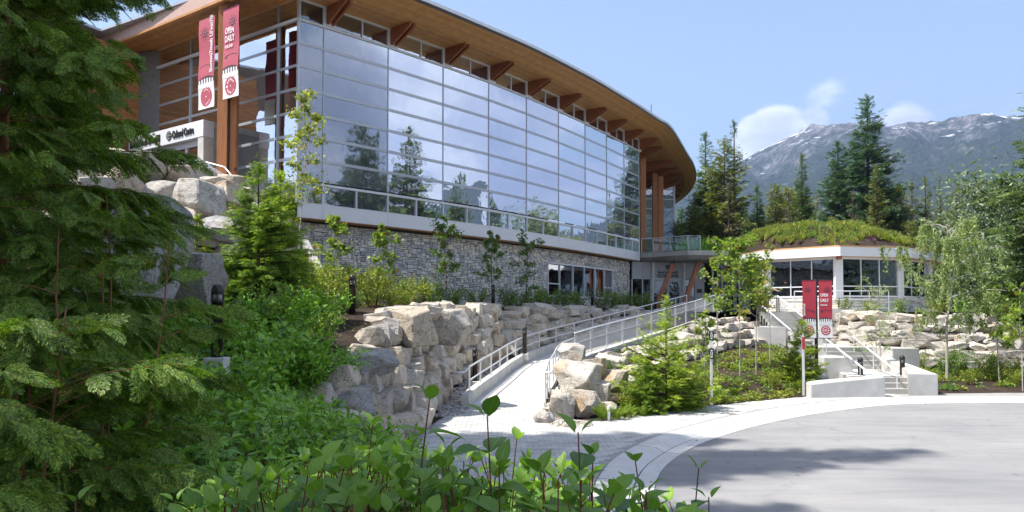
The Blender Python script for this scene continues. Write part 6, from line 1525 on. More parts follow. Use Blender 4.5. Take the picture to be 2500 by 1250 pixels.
# ---------------- shrubs
def shrub_mesh(seed, mat, n=420, leaf=.07, h=1.0, r=.6, lv=MINI_V, lf=MINI_F, stems=14, name='shrub'):
    rs_ = np.random.default_rng(seed); g, w = Geo(), Geo(); L, D, N_, S = [], [], [], []
    for s in range(stems):
        a = rs_.uniform(0, 6.28); o = rs_.uniform(.2, 1)*r; pts = curve_pts((math.cos(a)*.08, math.sin(a)*.08, -.05), (math.cos(a)*o, math.sin(a)*o, h*rs_.uniform(.75, 1.15)), 1.0, .12, 6)
        g_tube(w, pts, np.linspace(.009, .003, 6), 3, False); k = n//stems; tt = rs_.uniform(.12, 1, k)**.8; p, dd = samp(pts, tt)
        L.append(p+rs_.normal(size=(k, 3))*.09*r*1.3); D.append(dd*.4+rs_.normal(size=(k, 3))*.8); N_.append(rs_.normal(size=(k, 3))*.6+[0, 0, 1]); S.append(leaf*rs_.uniform(.6, 1.3, k))
    L, D, N_, S = map(np.concatenate, (L, D, N_, S)); g_inst(g, lv, lf, frames(D, N_), L, S); return g.mesh('foliage', M[mat]), w.mesh('stems', M['stem_red'])
SH = {k: [shrub_mesh(i*7+j, m, int(n*1.5), lf_) for i in range(3)] for j, (k, m, n, lf_) in enumerate((('g', 'shrub', 620, .085), ('l', 'shrub_lime', 560, .085), ('d', 'dogwood', 620, .095)))}
def put_shrub(kind, x, y, h, w, label, name='shrub', group=None, z=None):
    f, s = random.choice(SH[kind]); r = empty(name, (x, y, (gz(x, y) if z is None else z)), label, 'shrub', group); r.scale = (w, w, h); r.rotation_euler = (0, 0, random.uniform(0, 6))
    link(bpy.data.objects.new('foliage', f), r); link(bpy.data.objects.new('stems', s), r); return r
wall_shrubs = [(1098, 33.5, 1.0, 'g', 'dark leafy shrub at the wall under the dense middle maple'), (1168, 35.2, .95, 'g', 'rounded shrub between the dense maple and the forked maple'), (1240, 37.6, 1.1, 'g', 'shrub directly right of the third light bollard'), (1268, 38.6, 1.1, 'g', 'shrub at the foot of the airy maple'),
 (1300, 39.4, 1.2, 'g', 'shrub right of the airy maple'), (1325, 40.4, 1.1, 'g', 'shrub below the left end of the ground floor windows'), (1352, 41.2, 1.2, 'g', 'tall shrub under the first window pane'), (1382, 42.0, 1.1, 'g', 'shrub under the second window pane'), (1412, 43, 1.0, 'g', 'shrub under the middle window panes'), (1470, 44.2, 1.2, 'g', 'shrub right of the light bollard below the windows'),
 (1495, 45.2, 1.1, 'g', 'shrub under the right end of the windows'), (1520, 46.2, 1.2, 'g', 'dense shrub at the stone wall corner'), (1546, 46.9, 1.2, 'g', 'shrub in front of the entrance side windows'), (1572, 47.6, 1.2, 'g', 'last full shrub before the entrance door'), (1625, 48.5, .8, 'g', 'low dark shrub in front of the entrance door')]
for px, D, h, k, lab in wall_shrubs:
    x = (px-CX)/FPX*D; put_shrub(k, x, D, h*1.0, 1.15, lab, group='shrubs along the stone wall')
left_shrubs = [(598, 12.6, 1.35, 'd', 'tall green bush right behind the near light bollard'), (672, 13.2, 1.3, 'd', 'green bush on the slope under the dark hemlock'), (748, 13.9, 1.15, 'd', 'green bush at the middle of the shaded slope'), (812, 14.6, .9, 'd', 'green bush at the end of the shaded slope by the boulder wall'), (705, 15.8, 1.15, 'd', 'shaded bush between the hemlock and the mulch'), (640, 15.2, 1.3, 'g', 'green bush at the foot of the dark hemlock'), (780, 16.4, .8, 'g', 'small bush on the shaded mulch edge'), (515, 10.3, 1.1, 'd', 'leafy bush hiding the foot of the near light bollard on its left'), (552, 10.5, 1.1, 'd', 'leafy bush hiding the foot of the near light bollard on its right'), (745, 22.5, 1.6, 'l', 'bright lime shrub under the tall sparse maple'), (800, 23, 1.4, 'l', 'lime shrub left of the near sunlit light bollard'), (915, 23, 1.5, 'l', 'lime shrub right of the sunlit light bollard'), (890, 25.5, 1.5, 'l', 'lime shrub behind the sunlit light bollard'), (985, 25, 1.15, 'l', 'lime shrub with a reddish base beside the second bollard'), (1010, 27, 1.3, 'l', 'yellow green shrub left of the second light bollard'),
 (960, 23.2, .7, 'l', 'low coppery shrub on the mulch'), (1030, 24, .6, 'l', 'small lime shrub at the foot of the second bollard'), (1060, 31.5, 1.3, 'g', 'green shrub right of the second light bollard'), (690, 21.5, 1.3, 'l', 'sunny shrub peeping out right of the hemlock'), (850, 20.5, .6, 'g', 'low shrub beside the concrete foot of the sunlit bollard'),
 (800, 18.5, .9, 'd', 'dark rounded shrub in the shade below the sunlit bollard'), (740, 18.0, 1.0, 'd', 'shaded shrub right of the hemlock trunk'), (760, 24.8, 1.6, 'l', 'lime shrub at the corner of the stone wall'), (850, 26, 1.5, 'l', 'lime shrub at the foot of the first red tipped maple')]
for px, D, h, k, lab in left_shrubs:
    x = (px-CX)/FPX*D; put_shrub(k, x, D, h*.9, 1.15*min(1.1, h), lab, group='sunlit shrubs on the mulch bed')
right_shrubs = [(1545, 20.0, .75, 'l', 'lime bush in front left of the bright fir'), (1672, 21.0, .85, 'l', 'lime bush right of the bright fir'), (1715, 23.2, .9, 'l', 'lime bush behind the left sign post, nearest the pale boulders'), (2255, 27.0, .6, 'l', 'lime bush just right of the thick cheek wall'), (2300, 29.2, .85, 'g', 'green bush left behind the birch trunk'), (2365, 26.6, .55, 'l', 'low lime bush in front of the birch'), (2410, 28.2, .8, 'l', 'lime bush right behind the birch'), (2475, 26.4, .6, 'l', 'low lime bush by the right edge of the bed'), (2180, 30.2, .8, 'g', 'green bush behind the light bollard of the cheek wall'), (2200, 38.0, .8, 'g', 'green bush above the stacked stones under the pavilion'), (2290, 37.0, .9, 'l', 'lime bush above the stacked stones near the birch crown'), (1560, 20.8, .7, 'l', 'lime shrub beside the bright young fir'), (1610, 23, .9, 'l', 'shrub behind the bright young fir'), (1700, 22.6, .6, 'l', 'low lime shrub behind the left sign post'), (2105, 30.6, .9, 'g', 'grey green shrub below the pavilion corner'), (2330, 30.3, 1.0, 'g', 'shrub at the foot of the stacked stones near the birch'),
 (2240, 29.6, 1.0, 'g', 'green shrub right of the thick cheek wall'), (2400, 29, .9, 'g', 'shrub at the right end of the stacked stones'), (2460, 27.5, .9, 'l', 'lime shrub under the red topped maple'), (1888, 24.6, .7, 'l', 'low lime shrub left of the right sign post'), (1925, 25.5, .6, 'l', 'lime shrub in front of the banner pole fir'), (2060, 38.5, .8, 'l', 'yellow shrub under the pavilion glass'), (2120, 38.5, .7, 'l', 'lime shrub under the pavilion, right of the red banner'), (2450, 40, 2.0, 'd', 'tall dark shrub beyond the right end of the stones'), (2360, 42, 2.2, 'd', 'dark bushes behind the stacked stones'), (2480, 33, 1.6, 'l', 'lime bush at the right edge')]
for px, D, h, k, lab in right_shrubs:
    x = (px-CX)/FPX*D; put_shrub(k, x, D, h, .9*min(1.4, h), lab, group='shrubs right of the ramp')
# young conifers
def small_conifer(label, px, py_top, D, R, mat, seed, name='young_fir', zb=None, wh=26, per=8, spr=26, sl=.34, droop=.3, bark='bark', bare=.03, pw=.8, thin=0.0):
    x = (px-CX)/FPX*D; z0 = gz(x, D) if zb is None else zb; h = P(px, py_top, D).z-z0; c, w = conifer_parts(h, R, seed, wh, per, spr, droop, bare=bare, power=pw, thin=thin, sl=sl); return make_tree(name, c.mesh('crown', M[mat]), w.mesh('trunk', M[bark]), (x, D, z0), 1.0, seed, label, 'conifer')
small_conifer('dark young hemlock with spreading branches in front of the glass corner', 628, 405, 18.0, 1.3, 'hemlock', 31, 'young_hemlock', wh=36, per=8, spr=26, sl=.27, droop=.35)
small_conifer('brighter young hemlock behind the dark one on its right', 682, 425, 20.0, 1.15, 'fir_bright', 32, 'young_hemlock', wh=30, per=8, spr=26, sl=.28)
small_conifer('bright lime young fir in front of the pale boulders', 1625, 792, 20.6, 1.4, 'fir_bright', 33, wh=20, per=7, spr=24, sl=.26, droop=.0, pw=.5, thin=.14)
small_conifer('small drooping grey green fir at the left of the bright fir', 1575, 900, 19.9, .55, 'hemlock', 34, wh=18, per=7, spr=16, sl=.18)
small_conifer('thin lime tipped fir standing up through the ramp railing', 1628, 728, 25.0, .42, 'fir_bright', 35, wh=14, per=6, spr=12, sl=.2, bare=.45)
small_conifer('green young fir partly covering the left red banner', 1957, 785, 25.6, .75, 'fir_bright', 36, wh=22, per=8, spr=22, sl=.22, droop=.15)
small_conifer('small sunlit fir growing among the terrace boulders', 478, 530, 20.5, .5, 'fir_bright', 37, wh=16, per=7, spr=14, sl=.2)
small_conifer('slender fir seedling right of the bright fir', 1655, 870, 20.2, .35, 'fir_bright', 38, wh=12, per=6, spr=10, sl=.15)
# ferns
def fern_mesh(seed, n=16):
    r = np.random.default_rng(seed); g = Geo()
    for i in range(n):
        a = r.uniform(0, 6.28); o = r.uniform(.25, .8); L = r.uniform(.7, 1.1); pts = curve_pts((0, 0, 0), (math.cos(a)*o, math.sin(a)*o, 1.0), L, .45*o+.1, 9); k = 20; tt = np.linspace(.12, .98, k); p, d = samp(pts, tt); side = unit(np.cross(d, [0, 0, 1.0])); up = np.cross(side, d)
        wd = .17*np.sin(np.pi*(tt*.85+.12)); 
        for sg in (-1, 1): g_inst(g, MINI_V*[1, .42, 1], MINI_F, frames(side*sg+d*.35, up), p, wd)
        g_tube(g, pts, .004, 3, False)
    return g.mesh('fronds', M['fern'])
FERN = [fern_mesh(i) for i in range(4)]
fern_spots = [(1470, 18.6, .62, 'upright fern clump beside the small white marker post'), (1505, 18.7, .5, 'fern right of the white marker post'), (1527, 19.1, .5, 'fern between the marker post and the drooping fir'), (1610, 19.7, .45, 'low fern at the foot of the bright fir'), (1568, 19.3, .42, 'small fern on the paving edge'), (1700, 21.4, .55, 'fern left of the left sign post'), (1755, 21.9, .55, 'fern right of the left sign post'), (1640, 20.3, .5, 'fern under the bright fir branches'),
 (1790, 23, .45, 'fern among the pale maple trunks'), (1880, 25.8, .6, 'tall lime fern on the slope left of the banner pole'), (1915, 26, .55, 'fern below the banner pole fir'), (1945, 24.6, .4, 'fern near the right sign post'), (2010, 24.8, .35, 'fern above the low sloping concrete wall, left'), (2060, 25.2, .4, 'fern above the middle of the low concrete wall'), (2095, 25.4, .35, 'fern beside the small light bollard'), (2340, 28.4, .45, 'fern left of the birch trunk'), (2378, 27.9, .5, 'lime fern right of the birch trunk'), (2425, 27.2, .4, 'fern near the reddish maple'), (2140, 40, .6, 'yellow fern below the pavilion sill')]
for px, D, s, lab in fern_spots:
    x = (px-CX)/FPX*D; o = bpy.data.objects.new('fern', random.choice(FERN)); link(o); o.location = (x, D, gz(x, D)); o.scale = (s, s, s); o.rotation_euler = (0, 0, random.uniform(0, 6)); tag(o, lab, 'fern', 'ferns on the beds')
# ground cover
def cover(name, spots, mat, leaf, h, label=None, lv=MINI_V, lf=MINI_F, dens=1.0):
    g = Geo(); L, S = [], []
    for (x, y, r, k) in spots:
        k = int(k*dens); a = rng.uniform(0, 6.28, k); d = r*np.sqrt(rng.uniform(0, 1, k)); X = x+d*np.cos(a); Y = y+d*np.sin(a)
        Z = np.array([gz(u, v) for u, v in zip(X, Y)])+np.abs(rng.normal(size=k))*h*.4*(1-(d/r)**2*.8)+h*.05
        L.append(np.stack([X, Y, Z], 1)); S.append(leaf*rng.uniform(.5, 1.4, k))
    L, S = np.concatenate(L), np.concatenate(S); k = len(L); g_inst(g, lv, lf, frames(rng.normal(size=(k, 3))*[1, 1, .5]+[0, 0, .25], rng.normal(size=(k, 3))*.5+[0, 0, 1.0]), L, S); return g.build(name, M[mat], kind='stuff')
rr = random.Random(21); sp = []
def poly_spots(poly, n, r0, r1, k):
    out = []; xs_ = [p[0] for p in poly]; ys_ = [p[1] for p in poly]; t = 0
    while len(out) < n and t < n*60:
        t += 1; x, y = rr.uniform(min(xs_), max(xs_)), rr.uniform(min(ys_), max(ys_))
        if inside((x, y), poly): r = rr.uniform(r0, r1); out.append((x, y, r, int(k*r*r/.04)))
    return out
bedR = [(2.2, 18.3), (3.6, 19.9), (5.5, 21.5), (8.8, 23.9), (10.8, 27), (11.5, 31), (11.0, 33.5), (8.5, 31.5), (6.2, 27.5), (4, 23.5), (2.4, 20.5)]
bedE = [(13.9, 25.2), (30, 26), (30, 30), (22, 31), (14.8, 31)]
cover('ground_cover', poly_spots(bedR, 95, .14, .36, 26)+poly_spots(bedE, 110, .16, .45, 26)+[(x+rr.uniform(-.1, .2), y+.35, .22, 34) for x, y in [lerp_line([(2.4, 18.4, 0), (3.6, 19.8, 0), (5.5, 21.4, 0), (8.8, 23.8, 0)], s)[0][:2] for s in np.linspace(0, 1, 22)]], 'cover', .10, .26, dens=1.5)
cover('low_leaf_cover', poly_spots(bedR, 50, .12, .3, 26)+poly_spots(bedE, 60, .14, .4, 24), 'shrub', .10, .3, dens=1.4)
bedL = [(-3.6, 14.8), (-3.6, 19), (-3.8, 24), (-3.5, 28), (-2.5, 31), (-4, 31), (-7, 26), (-7, 19), (-5.5, 15)]
cover('mulch_seedlings', poly_spots(bedL, 40, .1, .28, 14), 'cover', .05, .12)
cover('shade_cover', poly_spots([(-3.7, 13.5), (-3.9, 17), (-4.4, 19), (-6.5, 19), (-6.5, 14)], 40, .15, .35, 26), 'shrub', .06, .22)
# planted roof
def meadow(name, fn, n, mat, hgt, wdt, blades=True):
    g = Geo(); L = []
    while len(L) < n:
        a = rng.uniform(0, 6.28); k = int(a/(2*math.pi)*nA) % nA; p = MC+(RP[k]-MC)*math.sqrt(rng.uniform(0, 1)) 
        if fn(p[0], p[1]): L.append((p[0], p[1], mound_z(p[0], p[1])))
    L = np.array(L); cl = np.array([mnoise.noise(Vector((p[0]*1.1, p[1]*1.1, 5))) for p in L]); S = hgt*(1+1.0*cl)*rng.uniform(.6, 1.3, len(L))
    tV = np.array([[0, -wdt, 0], [0, wdt, 0], [.55, wdt*.8, .04], [1, 0, .14], [.55, -wdt*.8, .04]]); g_inst(g, tV, [np.array([[0, 4, 2, 1]]), np.array([[4, 3, 2]])], frames(rng.normal(size=(len(L), 3))*.42+[0, 0, 1.0], rng.normal(size=(len(L), 3))), L-[0, 0, .02], S); return g.build(name, M[mat], kind='stuff')
def rimd(x, y): d = np.array([x, y])-MC; a = math.atan2(d[1], d[0]) % (2*math.pi); R_ = np.linalg.norm(RP[int(a/(2*math.pi)*nA) % nA]-MC); return np.linalg.norm(d)/R_
nn = lambda x, y, s, o: mnoise.noise(Vector((x*s, y*s, o)))
pc_ = P(1985, 562, 51.5)
meadow('roof_meadow', lambda x, y: rimd(x, y) < .975+.05*nn(x, y, 1.5, 1) and nn(x, y, .6, 9) < .2 and not (abs(x-pc_.x) < .75 and abs(y-51.6) < 1.0), 42000, 'meadow', .36, .06)
meadow('roof_sedum', lambda x, y: rimd(x, y) < .9 and nn(x, y, .6, 9) > .12, 16000, 'lime', .30, .10)
meadow('roof_gold_sedum', lambda x, y: rimd(x, y) < .94 and nn(x, y, .7, 14) > .28, 5000, 'gold', .30, .10)
pc_ = P(1985, 562, 51.5); 
meadow('roof_thyme', lambda x, y: (abs(x-pc_.x) < .75 and abs(y-51.6) < 1.0) or (rimd(x, y) > .86 and rimd(x, y) < .95 and nn(x, y, 1.0, 30) > .22), 5200, 'thyme', .20, .12)
g = Geo(); k = 3200; L = np.stack([rng.uniform(12.8, 17.6, k), rng.uniform(56.2, 62, k), np.full(k, 7.05)], 1); g_inst(g, np.array([[0, -.05, 0], [0, .05, 0], [1, 0, .1]]), [np.array([[0, 2, 1]])], frames(rng.normal(size=(k, 3))*.3+[0, 0, 1], rng.normal(size=(k, 3))), L, rng.uniform(.5, 1.3, k)); g.build('link_roof_grass', M['dogwood'], kind='stuff')

def mound_clumps(name, n, mat, r0, r1, leaf, seed):
    g = Geo(); L, S = [], []; q = np.random.default_rng(seed)
    for i in range(n):
        p = MC+(RP[q.integers(0, nA)]-MC)*math.sqrt(q.uniform(0, .86)); r = q.uniform(r0, r1); k = int(70*r/.3)
        v = q.normal(size=(k, 3))*r*.42*[1, 1, .6]; L.append(np.array([p[0], p[1], mound_z(p[0], p[1])+r*.35])+v); S.append(leaf*q.uniform(.6, 1.4, k))
    L, S = np.concatenate(L), np.concatenate(S); k = len(L); g_inst(g, MINI_V, MINI_F, frames(q.normal(size=(k, 3))+[0, 0, .5], q.normal(size=(k, 3))+[0, 0, .6]), L, S); return g.build(name, M[mat], kind='stuff')
mound_clumps('roof_herbs', 230, 'shrub', .15, .42, .12, 1); mound_clumps('roof_lime_herbs', 150, 'lime', .15, .4, .12, 2); mound_clumps('roof_gold_herbs', 60, 'gold', .12, .3, .10, 3)

# plants rooted between the boulders
q = np.random.default_rng(5); sp = []
for base_, top_, n_ in ((WALL_R_BASE, WALL_R_TOP, 46), (WALL_E_BASE, WALL_E_TOP, 34)):
    for i in range(n_):
        s_ = q.uniform(0, 1); a_, _, _ = lerp_line(base_, s_); b_, _, _ = lerp_line(top_, s_); m_ = a_.lerp(b_, q.choice([0.02, 1.05]) if base_ is WALL_E_BASE else q.uniform(0, 1.1)); sp.append((m_.x, m_.y-.15, q.uniform(.12, .3), int(q.uniform(30, 80))))
cover('crevice_plants', sp, 'shrub', .09, .5)
# fallen leaves and grit by the kerb
g = Geo(); k = 260; s_ = q.uniform(9, cum[-1]-30, k); pts_ = []
for v_ in s_:
    p_ = seg_line(v_, v_+.5, q.uniform(-.35, .3), 3)[0]; pts_.append((p_[0], p_[1], -0.082))
for _ in range(120): pts_.append((q.uniform(2.5, 20), q.uniform(9, 21), -0.094))
pts_ = np.array([p_ for p_ in pts_ if 5 < p_[1] < 23]); k = len(pts_); g_inst(g, MINI_V, MINI_F, frames(q.normal(size=(k, 3))*[1, 1, .1], q.normal(size=(k, 3))*.25+[0, 0, 1]), pts_, q.uniform(.02, .06, k)); g.build('fallen_leaves', M['needle_dead'], kind='stuff')
# ------------------------------------------------------------------ cedar in the left foreground
def cedar_tree(label, x, y, h, R, seed, nb, spn, s0=.30, zlow=.1, name='cedar_tree', trunks=1, az=None, min_spray=.14):
    rs_ = np.random.default_rng(seed); z0 = gz(x, y)-.1; root = empty(name, (x, y, z0), label, 'cedar'); wood = Geo(); crown = Geo(); Ls, Ds, Ns, Ss, Ks = [], [], [], [], []
    for m in range(trunks):
        ox, oy = (rs_.uniform(-.35, .35), rs_.uniform(-.3, .3)) if trunks > 1 else (0, 0); hh = h*rs_.uniform(.8, 1.0) if m else h
        tp_ = np.array([[ox*.3, oy*.3, 0], [ox, oy, hh*.4], [ox*1.3, oy*1.2, hh*.75], [ox*1.4, oy, hh]]); g_tube(wood, tp_, [.045, .034, .02, .006] if trunks == 1 else [.010, .008, .006, .003], 8, False)
        for b in range(nb//trunks):
            t = zlow+(1-zlow)*rs_.uniform(0, 1); p0, _ = samp(tp_, np.array([t*.98])); a = rs_.uniform(0, 6.283) if az is None else rs_.normal(az, 1.3); L = R*(1-t)**.55*rs_.uniform(.55, 1.15)+.15
            pts = curve_pts(p0[0], (math.cos(a), math.sin(a), .25+.4*t), L, .55, 8, .25); g_tube(wood, pts, np.linspace(.007, .002, 8)*min(1, h/4+.1), 4, False)
            k = max(3, int(spn*L/R)); tt = rs_.uniform(.15, 1, k)**.7; p, dd = samp(pts, tt); side = unit(np.cross(dd, [0, 0, 1.0]))*rs_.choice([-1, 1], k)[:, None]
            Ls.append(p); Ds.append(dd*rs_.uniform(.5, 1.1, k)[:, None]+side*rs_.uniform(.1, 1.1, k)[:, None]+np.array([0, 0, -1])*rs_.uniform(.0, .7, k)[:, None]); Ns.append(np.array([0, 0, 1.0])+rs_.normal(size=(k, 3))*.75+side*rs_.uniform(-.6, .6, k)[:, None]); Ss.append(np.maximum(min_spray, s0*rs_.uniform(.6, 1.3, k))); Ks.append(rs_.integers(0, 3, k))
    L_, D_, N_, S_, K_ = map(np.concatenate, (Ls, Ds, Ns, Ss, Ks))
    for q in range(3):
        m_ = K_ == q; g_inst(crown, CED[q][0], CED[q][1], frames(D_[m_], N_[m_]), L_[m_], S_[m_])
    crown.build('crown', M['cedar'], root); wood.build('trunk', M['bark_cedar'], root, smooth=True); return root
cedar_tree('large dark cedar filling the left foreground', -3.75, 5.7, 6.6, 1.28, 5, 290, 30, .24, .02)
cedar_tree('cedar with a grey trunk at the far left edge', -3.75, 4.6, 6.0, 1.0, 6, 150, 24, .22, .02)
cedar_tree('second cedar further back behind the large one', -6.3, 8.2, 6.8, 1.5, 7, 190, 20, .36, .05)
cedar_tree('low thin cedar with orange stems in front of the grey boulder', -2.55, 4.9, 2.2, .50, 8, 46, 14, .20, .1, trunks=4)
cedar_tree('low cedar in the bottom left corner', -2.35, 3.6, 1.5, .75, 9, 110, 24, .18, .02, trunks=3)
cedar_tree('slim cedar growing between the two large cedars', -4.7, 6.9, 6.0, 1.1, 10, 150, 22, .27, .02)
# ------------------------------------------------------------------ dogwood thicket
def dog_leaf(nu=7, nv=5):
    V, A, F = [], [], []
    for i in range(nu):
        u = i/(nu-1); w = .30*math.sin(math.pi*u**.78)**.9*(1-.12*u) if 0 < u < 1 else 0
        w = max(w, .006)
        if u > .86: w *= .65
        for j in range(nv):
            v = -1+2*j/(nv-1); V.append([u, v*w, .13*abs(v)*w*2.6-.34*u*u+.10*u-.02*abs(v)**2+.012*math.sin(u*20)*abs(v)]); A.append([u, v])
    for i in range(nu-1):
        for j in range(nv-1): a = i*nv+j; F.append([a, a+nv, a+nv+1, a+1])
    return np.array(V, float), [np.array(F)], np.array(A, float)
DLV, DLF, DLA = dog_leaf()
def shoot(g, w, base, d, L, nodes, leaf, rs_, detail, bend=.2, openness=1.0, leafy=.62):
    pts = curve_pts(base, d, L, bend, 9); g_tube(w, pts, np.linspace(.0040, .0017, 9)*min(1.05, L/.8+.3), 5 if detail else 3, False)
    tt = np.linspace(1-min(.66*L, leafy)/L, 1.0, nodes); p, dd = samp(pts, np.minimum(tt, .999)); a0 = rs_.uniform(0, 6.28); Ls, Ds, Ns, Ss = [], [], [], []
    for i in range(nodes):
        e1 = unit(np.cross(dd[i], [0.3, 0.2, 1.0])); e2 = np.cross(dd[i], e1); last = i == nodes-1
        sc = leaf*(.62+.5*math.sin(math.pi*min(1, .25+.7*i/nodes)))*(.62 if last else 1)
        for s in (0, 1):
            a = a0+i*math.pi/2+s*math.pi+rs_.normal()*.4; out = e1*math.cos(a)+e2*math.sin(a); up = .12+.75*(i/nodes)**2+(.8 if last else 0); dr = out*openness+dd[i]*up+rs_.normal(size=3)*.12-np.array([0, 0, .12])
            Ls.append(p[i]+out*.008); Ds.append(dr); Ns.append(dd[i]*1.0+np.array([0, 0, .5])-out*.3*up+rs_.normal(size=3)*.2); Ss.append(sc*rs_.uniform(.85, 1.15))
    return Ls, Ds, Ns, Ss
def shoots(g, w, items, detail, bend=.2):
    Ls, Ds, Ns, Ss = [], [], [], []
    for it in items:
        a, b, c, d = shoot(g, w, *it, detail, bend); Ls += a; Ds += b; Ns += c; Ss += d
    R_ = frames(np.array(Ds), np.array(Ns))
    if detail: g_inst(g, DLV, DLF, R_, np.array(Ls), np.array(Ss), DLA)
    else: g_inst(g, LEAF_V, LEAF_F, R_, np.array(Ls), np.array(Ss))
def tall_shoot(label, px, py, D, L, leaf, seed, lean=(0, 0), nodes=6):
    nodes += 1
    rs_ = np.random.default_rng(seed); tip = P(px, py, D); d = np.array([lean[0], lean[1], 1.0]); d /= np.linalg.norm(d)
    L = max(L, (tip.z-gz(tip.x, tip.y)+.03)/d[2]); base = np.array(tip)-d*L+np.array([0, 0, .05*L]); root = empty('dogwood_shoot', tuple(base), label, 'shrub shoot', 'tall dogwood shoots in the foreground'); g, w = Geo(), Geo()
    shoots(g, w, [((0, 0, 0), d, L, nodes, leaf, rs_)], True) if False else None
    a, b, c, e = shoot(g, w, (0, 0, 0), d+rs_.normal(size=3)*[.02, .02, 0], L, nodes, leaf, rs_, True, .05)
    g_inst(g, DLV, DLF, frames(np.array(b), np.array(c)), np.array(a), np.array(e)*1.12*rs_.uniform(.75, 1.15, len(e)), DLA)
    g.build('leaves', M['dogwood_near'], root, smooth=True); w.build('stem', M['stem_red'], root, smooth=True)
for i, a in enumerate([
 ('tall dogwood shoot left of the ramp foot with upright tip leaves', 1038, 975, 2.1, .95, .115, 1, (.10, 0), 6),
 ('dogwood shoot with wide spread tip leaves in front of the paving', 1185, 1012, 2.0, .9, .115, 2, (-.05, 0), 6),
 ('dogwood shoot with a twisted upright top leaf', 1352, 1045, 2.0, .85, .105, 3, (-.08, 0), 6),
 ('thin dogwood shoot right of the twisted one', 1462, 1108, 2.1, .8, .095, 4, (.02, 0), 5),
 ('dogwood shoot reaching over the kerb', 1565, 1118, 2.1, .8, .085, 5, (-.12, 0), 5),
 ('dogwood shoot at the edge of the asphalt', 1692, 1150, 2.2, .75, .08, 6, (.08, 0), 5),
 ('small dogwood tip at the far right of the foreground leaves', 1732, 1215, 2.2, .7, .07, 7, (0, 0), 4),
 ('dogwood tip poking up at the bottom left', 250, 1212, 1.7, .6, .085, 8, (0, 0), 4),
 ('dogwood shoot with large leaves low in the left middle', 800, 1125, 2.0, .8, .115, 9, (.15, 0), 6),
 ('broad leaved dogwood shoot between the two tallest', 1120, 1085, 2.2, .8, .105, 10, (0, 0), 6),
 ('dogwood shoot in the shade left of the tallest one', 905, 1040, 2.6, .9, .10, 11, (.1, 0), 6),
 ('short dogwood shoot between the twisted and the spread one', 1262, 1075, 2.4, .8, .085, 12, (.1, 0), 5),
 ('small dogwood shoot just below the kerb line', 1520, 1180, 2.0, .7, .09, 13, (-.1, 0), 5)]): tall_shoot(*a)
# foreground mass of leaves along the bottom
rs_ = np.random.default_rng(50); g, w = Geo(), Geo(); items = []
def edge_y(px): return np.interp(px, [350, 600, 800, 950, 1100, 1250, 1400, 1500, 1600, 1700, 1780], [1235, 1130, 1085, 1075, 1085, 1085, 1120, 1150, 1180, 1225, 1262])
for i in range(430):
    px = rs_.uniform(420, 1740); D = rs_.uniform(1.7, 3.2); py = edge_y(px)+rs_.uniform(0, 1)**1.0*150
    tip = np.array(P(px, py, D)); d = np.array([rs_.normal()*.25, rs_.normal()*.2, 1.0]); d /= np.linalg.norm(d); L = max(.35, (tip[2]-gz(tip[0], tip[1])+.05)/d[2]); items.append((tuple(tip-d*L+np.array([0, 0, .2*L*0])), d, L, 6, rs_.uniform(.075, .135), rs_))
shoots(g, w, items, True, .03)
g.build('dogwood_leaves', M['dogwood_near'], smooth=True, kind='stuff'); w.build('dogwood_stems', M['stem_red'], kind='stuff')
# sloping thicket on the bank
g, w = Geo(), Geo(); items = []
def thick(px): return 0
def front_h(px, D): return .75
cnt = 0
poly_b = [(-1.0, 4.2), (-0.9, 7.0), (-1.7, 9.8), (-2.9, 11.8), (-3.9, 14.0), (-4.6, 16.5), (-5.6, 17.0), (-6.4, 15.0), (-6.0, 12), (-5.2, 9), (-4.0, 6.5), (-3.0, 4.0), (-1.8, 3.2)]
while cnt < 1900:
    x, y = rs_.uniform(-6.6, -.6), rs_.uniform(3.0, 17.2)
    if not inside((x, y), poly_b): continue
    z = gz(x, y)-.05; d = np.array([rs_.normal()*.35+.1, rs_.normal()*.35, 1.0]); d /= np.linalg.norm(d); L = rs_.uniform(.5, 1.0)*(1.0 if y > 6 else .85); items.append(((x, y, z), d, L, 6 if y < 9 else 7, rs_.uniform(.09, .13) if y < 9 else rs_.uniform(.11, .16), rs_)); cnt += 1
shoots(g, w, items, False)
g.build('dogwood_thicket', M['dogwood'], smooth=False, kind='stuff'); w.build('thicket_stems', M['stem_red'], kind='stuff')
for px, D, h, lab in ((1000, 10.5, .75, 'sunlit dogwood bush hanging over the bank edge'),):
    pass
# ------------------------------------------------------------------ bollards, signs, pole banner, person
def bollard_meshes():
    body = Geo(); n = 20
    g_lathe(body, [(.082, 0), (.082, .80), (.088, .80), (.088, .83), (.082, .83)], n)
    cap = Geo(); g_lathe(cap, [(.086, .93), (.090, .945), (.088, .99), (.074, 1.035), (.048, 1.062), (.012, 1.074)], n)
    lens = Geo(); g_lathe(lens, [(.068, .825), (.068, .935)], n)
    rib = Geo()
    for k in range(4):
        a = k*math.pi/2+.4; g_box(rib, (.08*math.cos(a), .08*math.sin(a), .88), (.012*math.cos(a), .012*math.sin(a), 0), (-.01*math.sin(a), .01*math.cos(a), 0), (0, 0, .055))
    g_abox(rib, -.05, .05, -.088, -.080, .45, .74)
    foot = Geo(); g_bevbox(foot, (0, 0, -.12), (.15, 0, 0), (0, .15, 0), (0, 0, .13), .02)
    return body.mesh('post', M['bronze'], True), cap.mesh('cap', M['bronze'], True), lens.mesh('lens', M['lens'], True), rib.mesh('rib', M['bronze']), foot.mesh('footing', M['concrete'])
BM = bollard_meshes()
def bollard(px, D, zb, label):
    x = (px-CX)/FPX*D; r = empty('light_bollard', (x, D, zb), label, 'bollard', 'dark bronze light bollards'); 
    for nm, me in zip(('post', 'cap', 'lens', 'rib', 'footing'), BM): link(bpy.data.objects.new(nm, me), r)
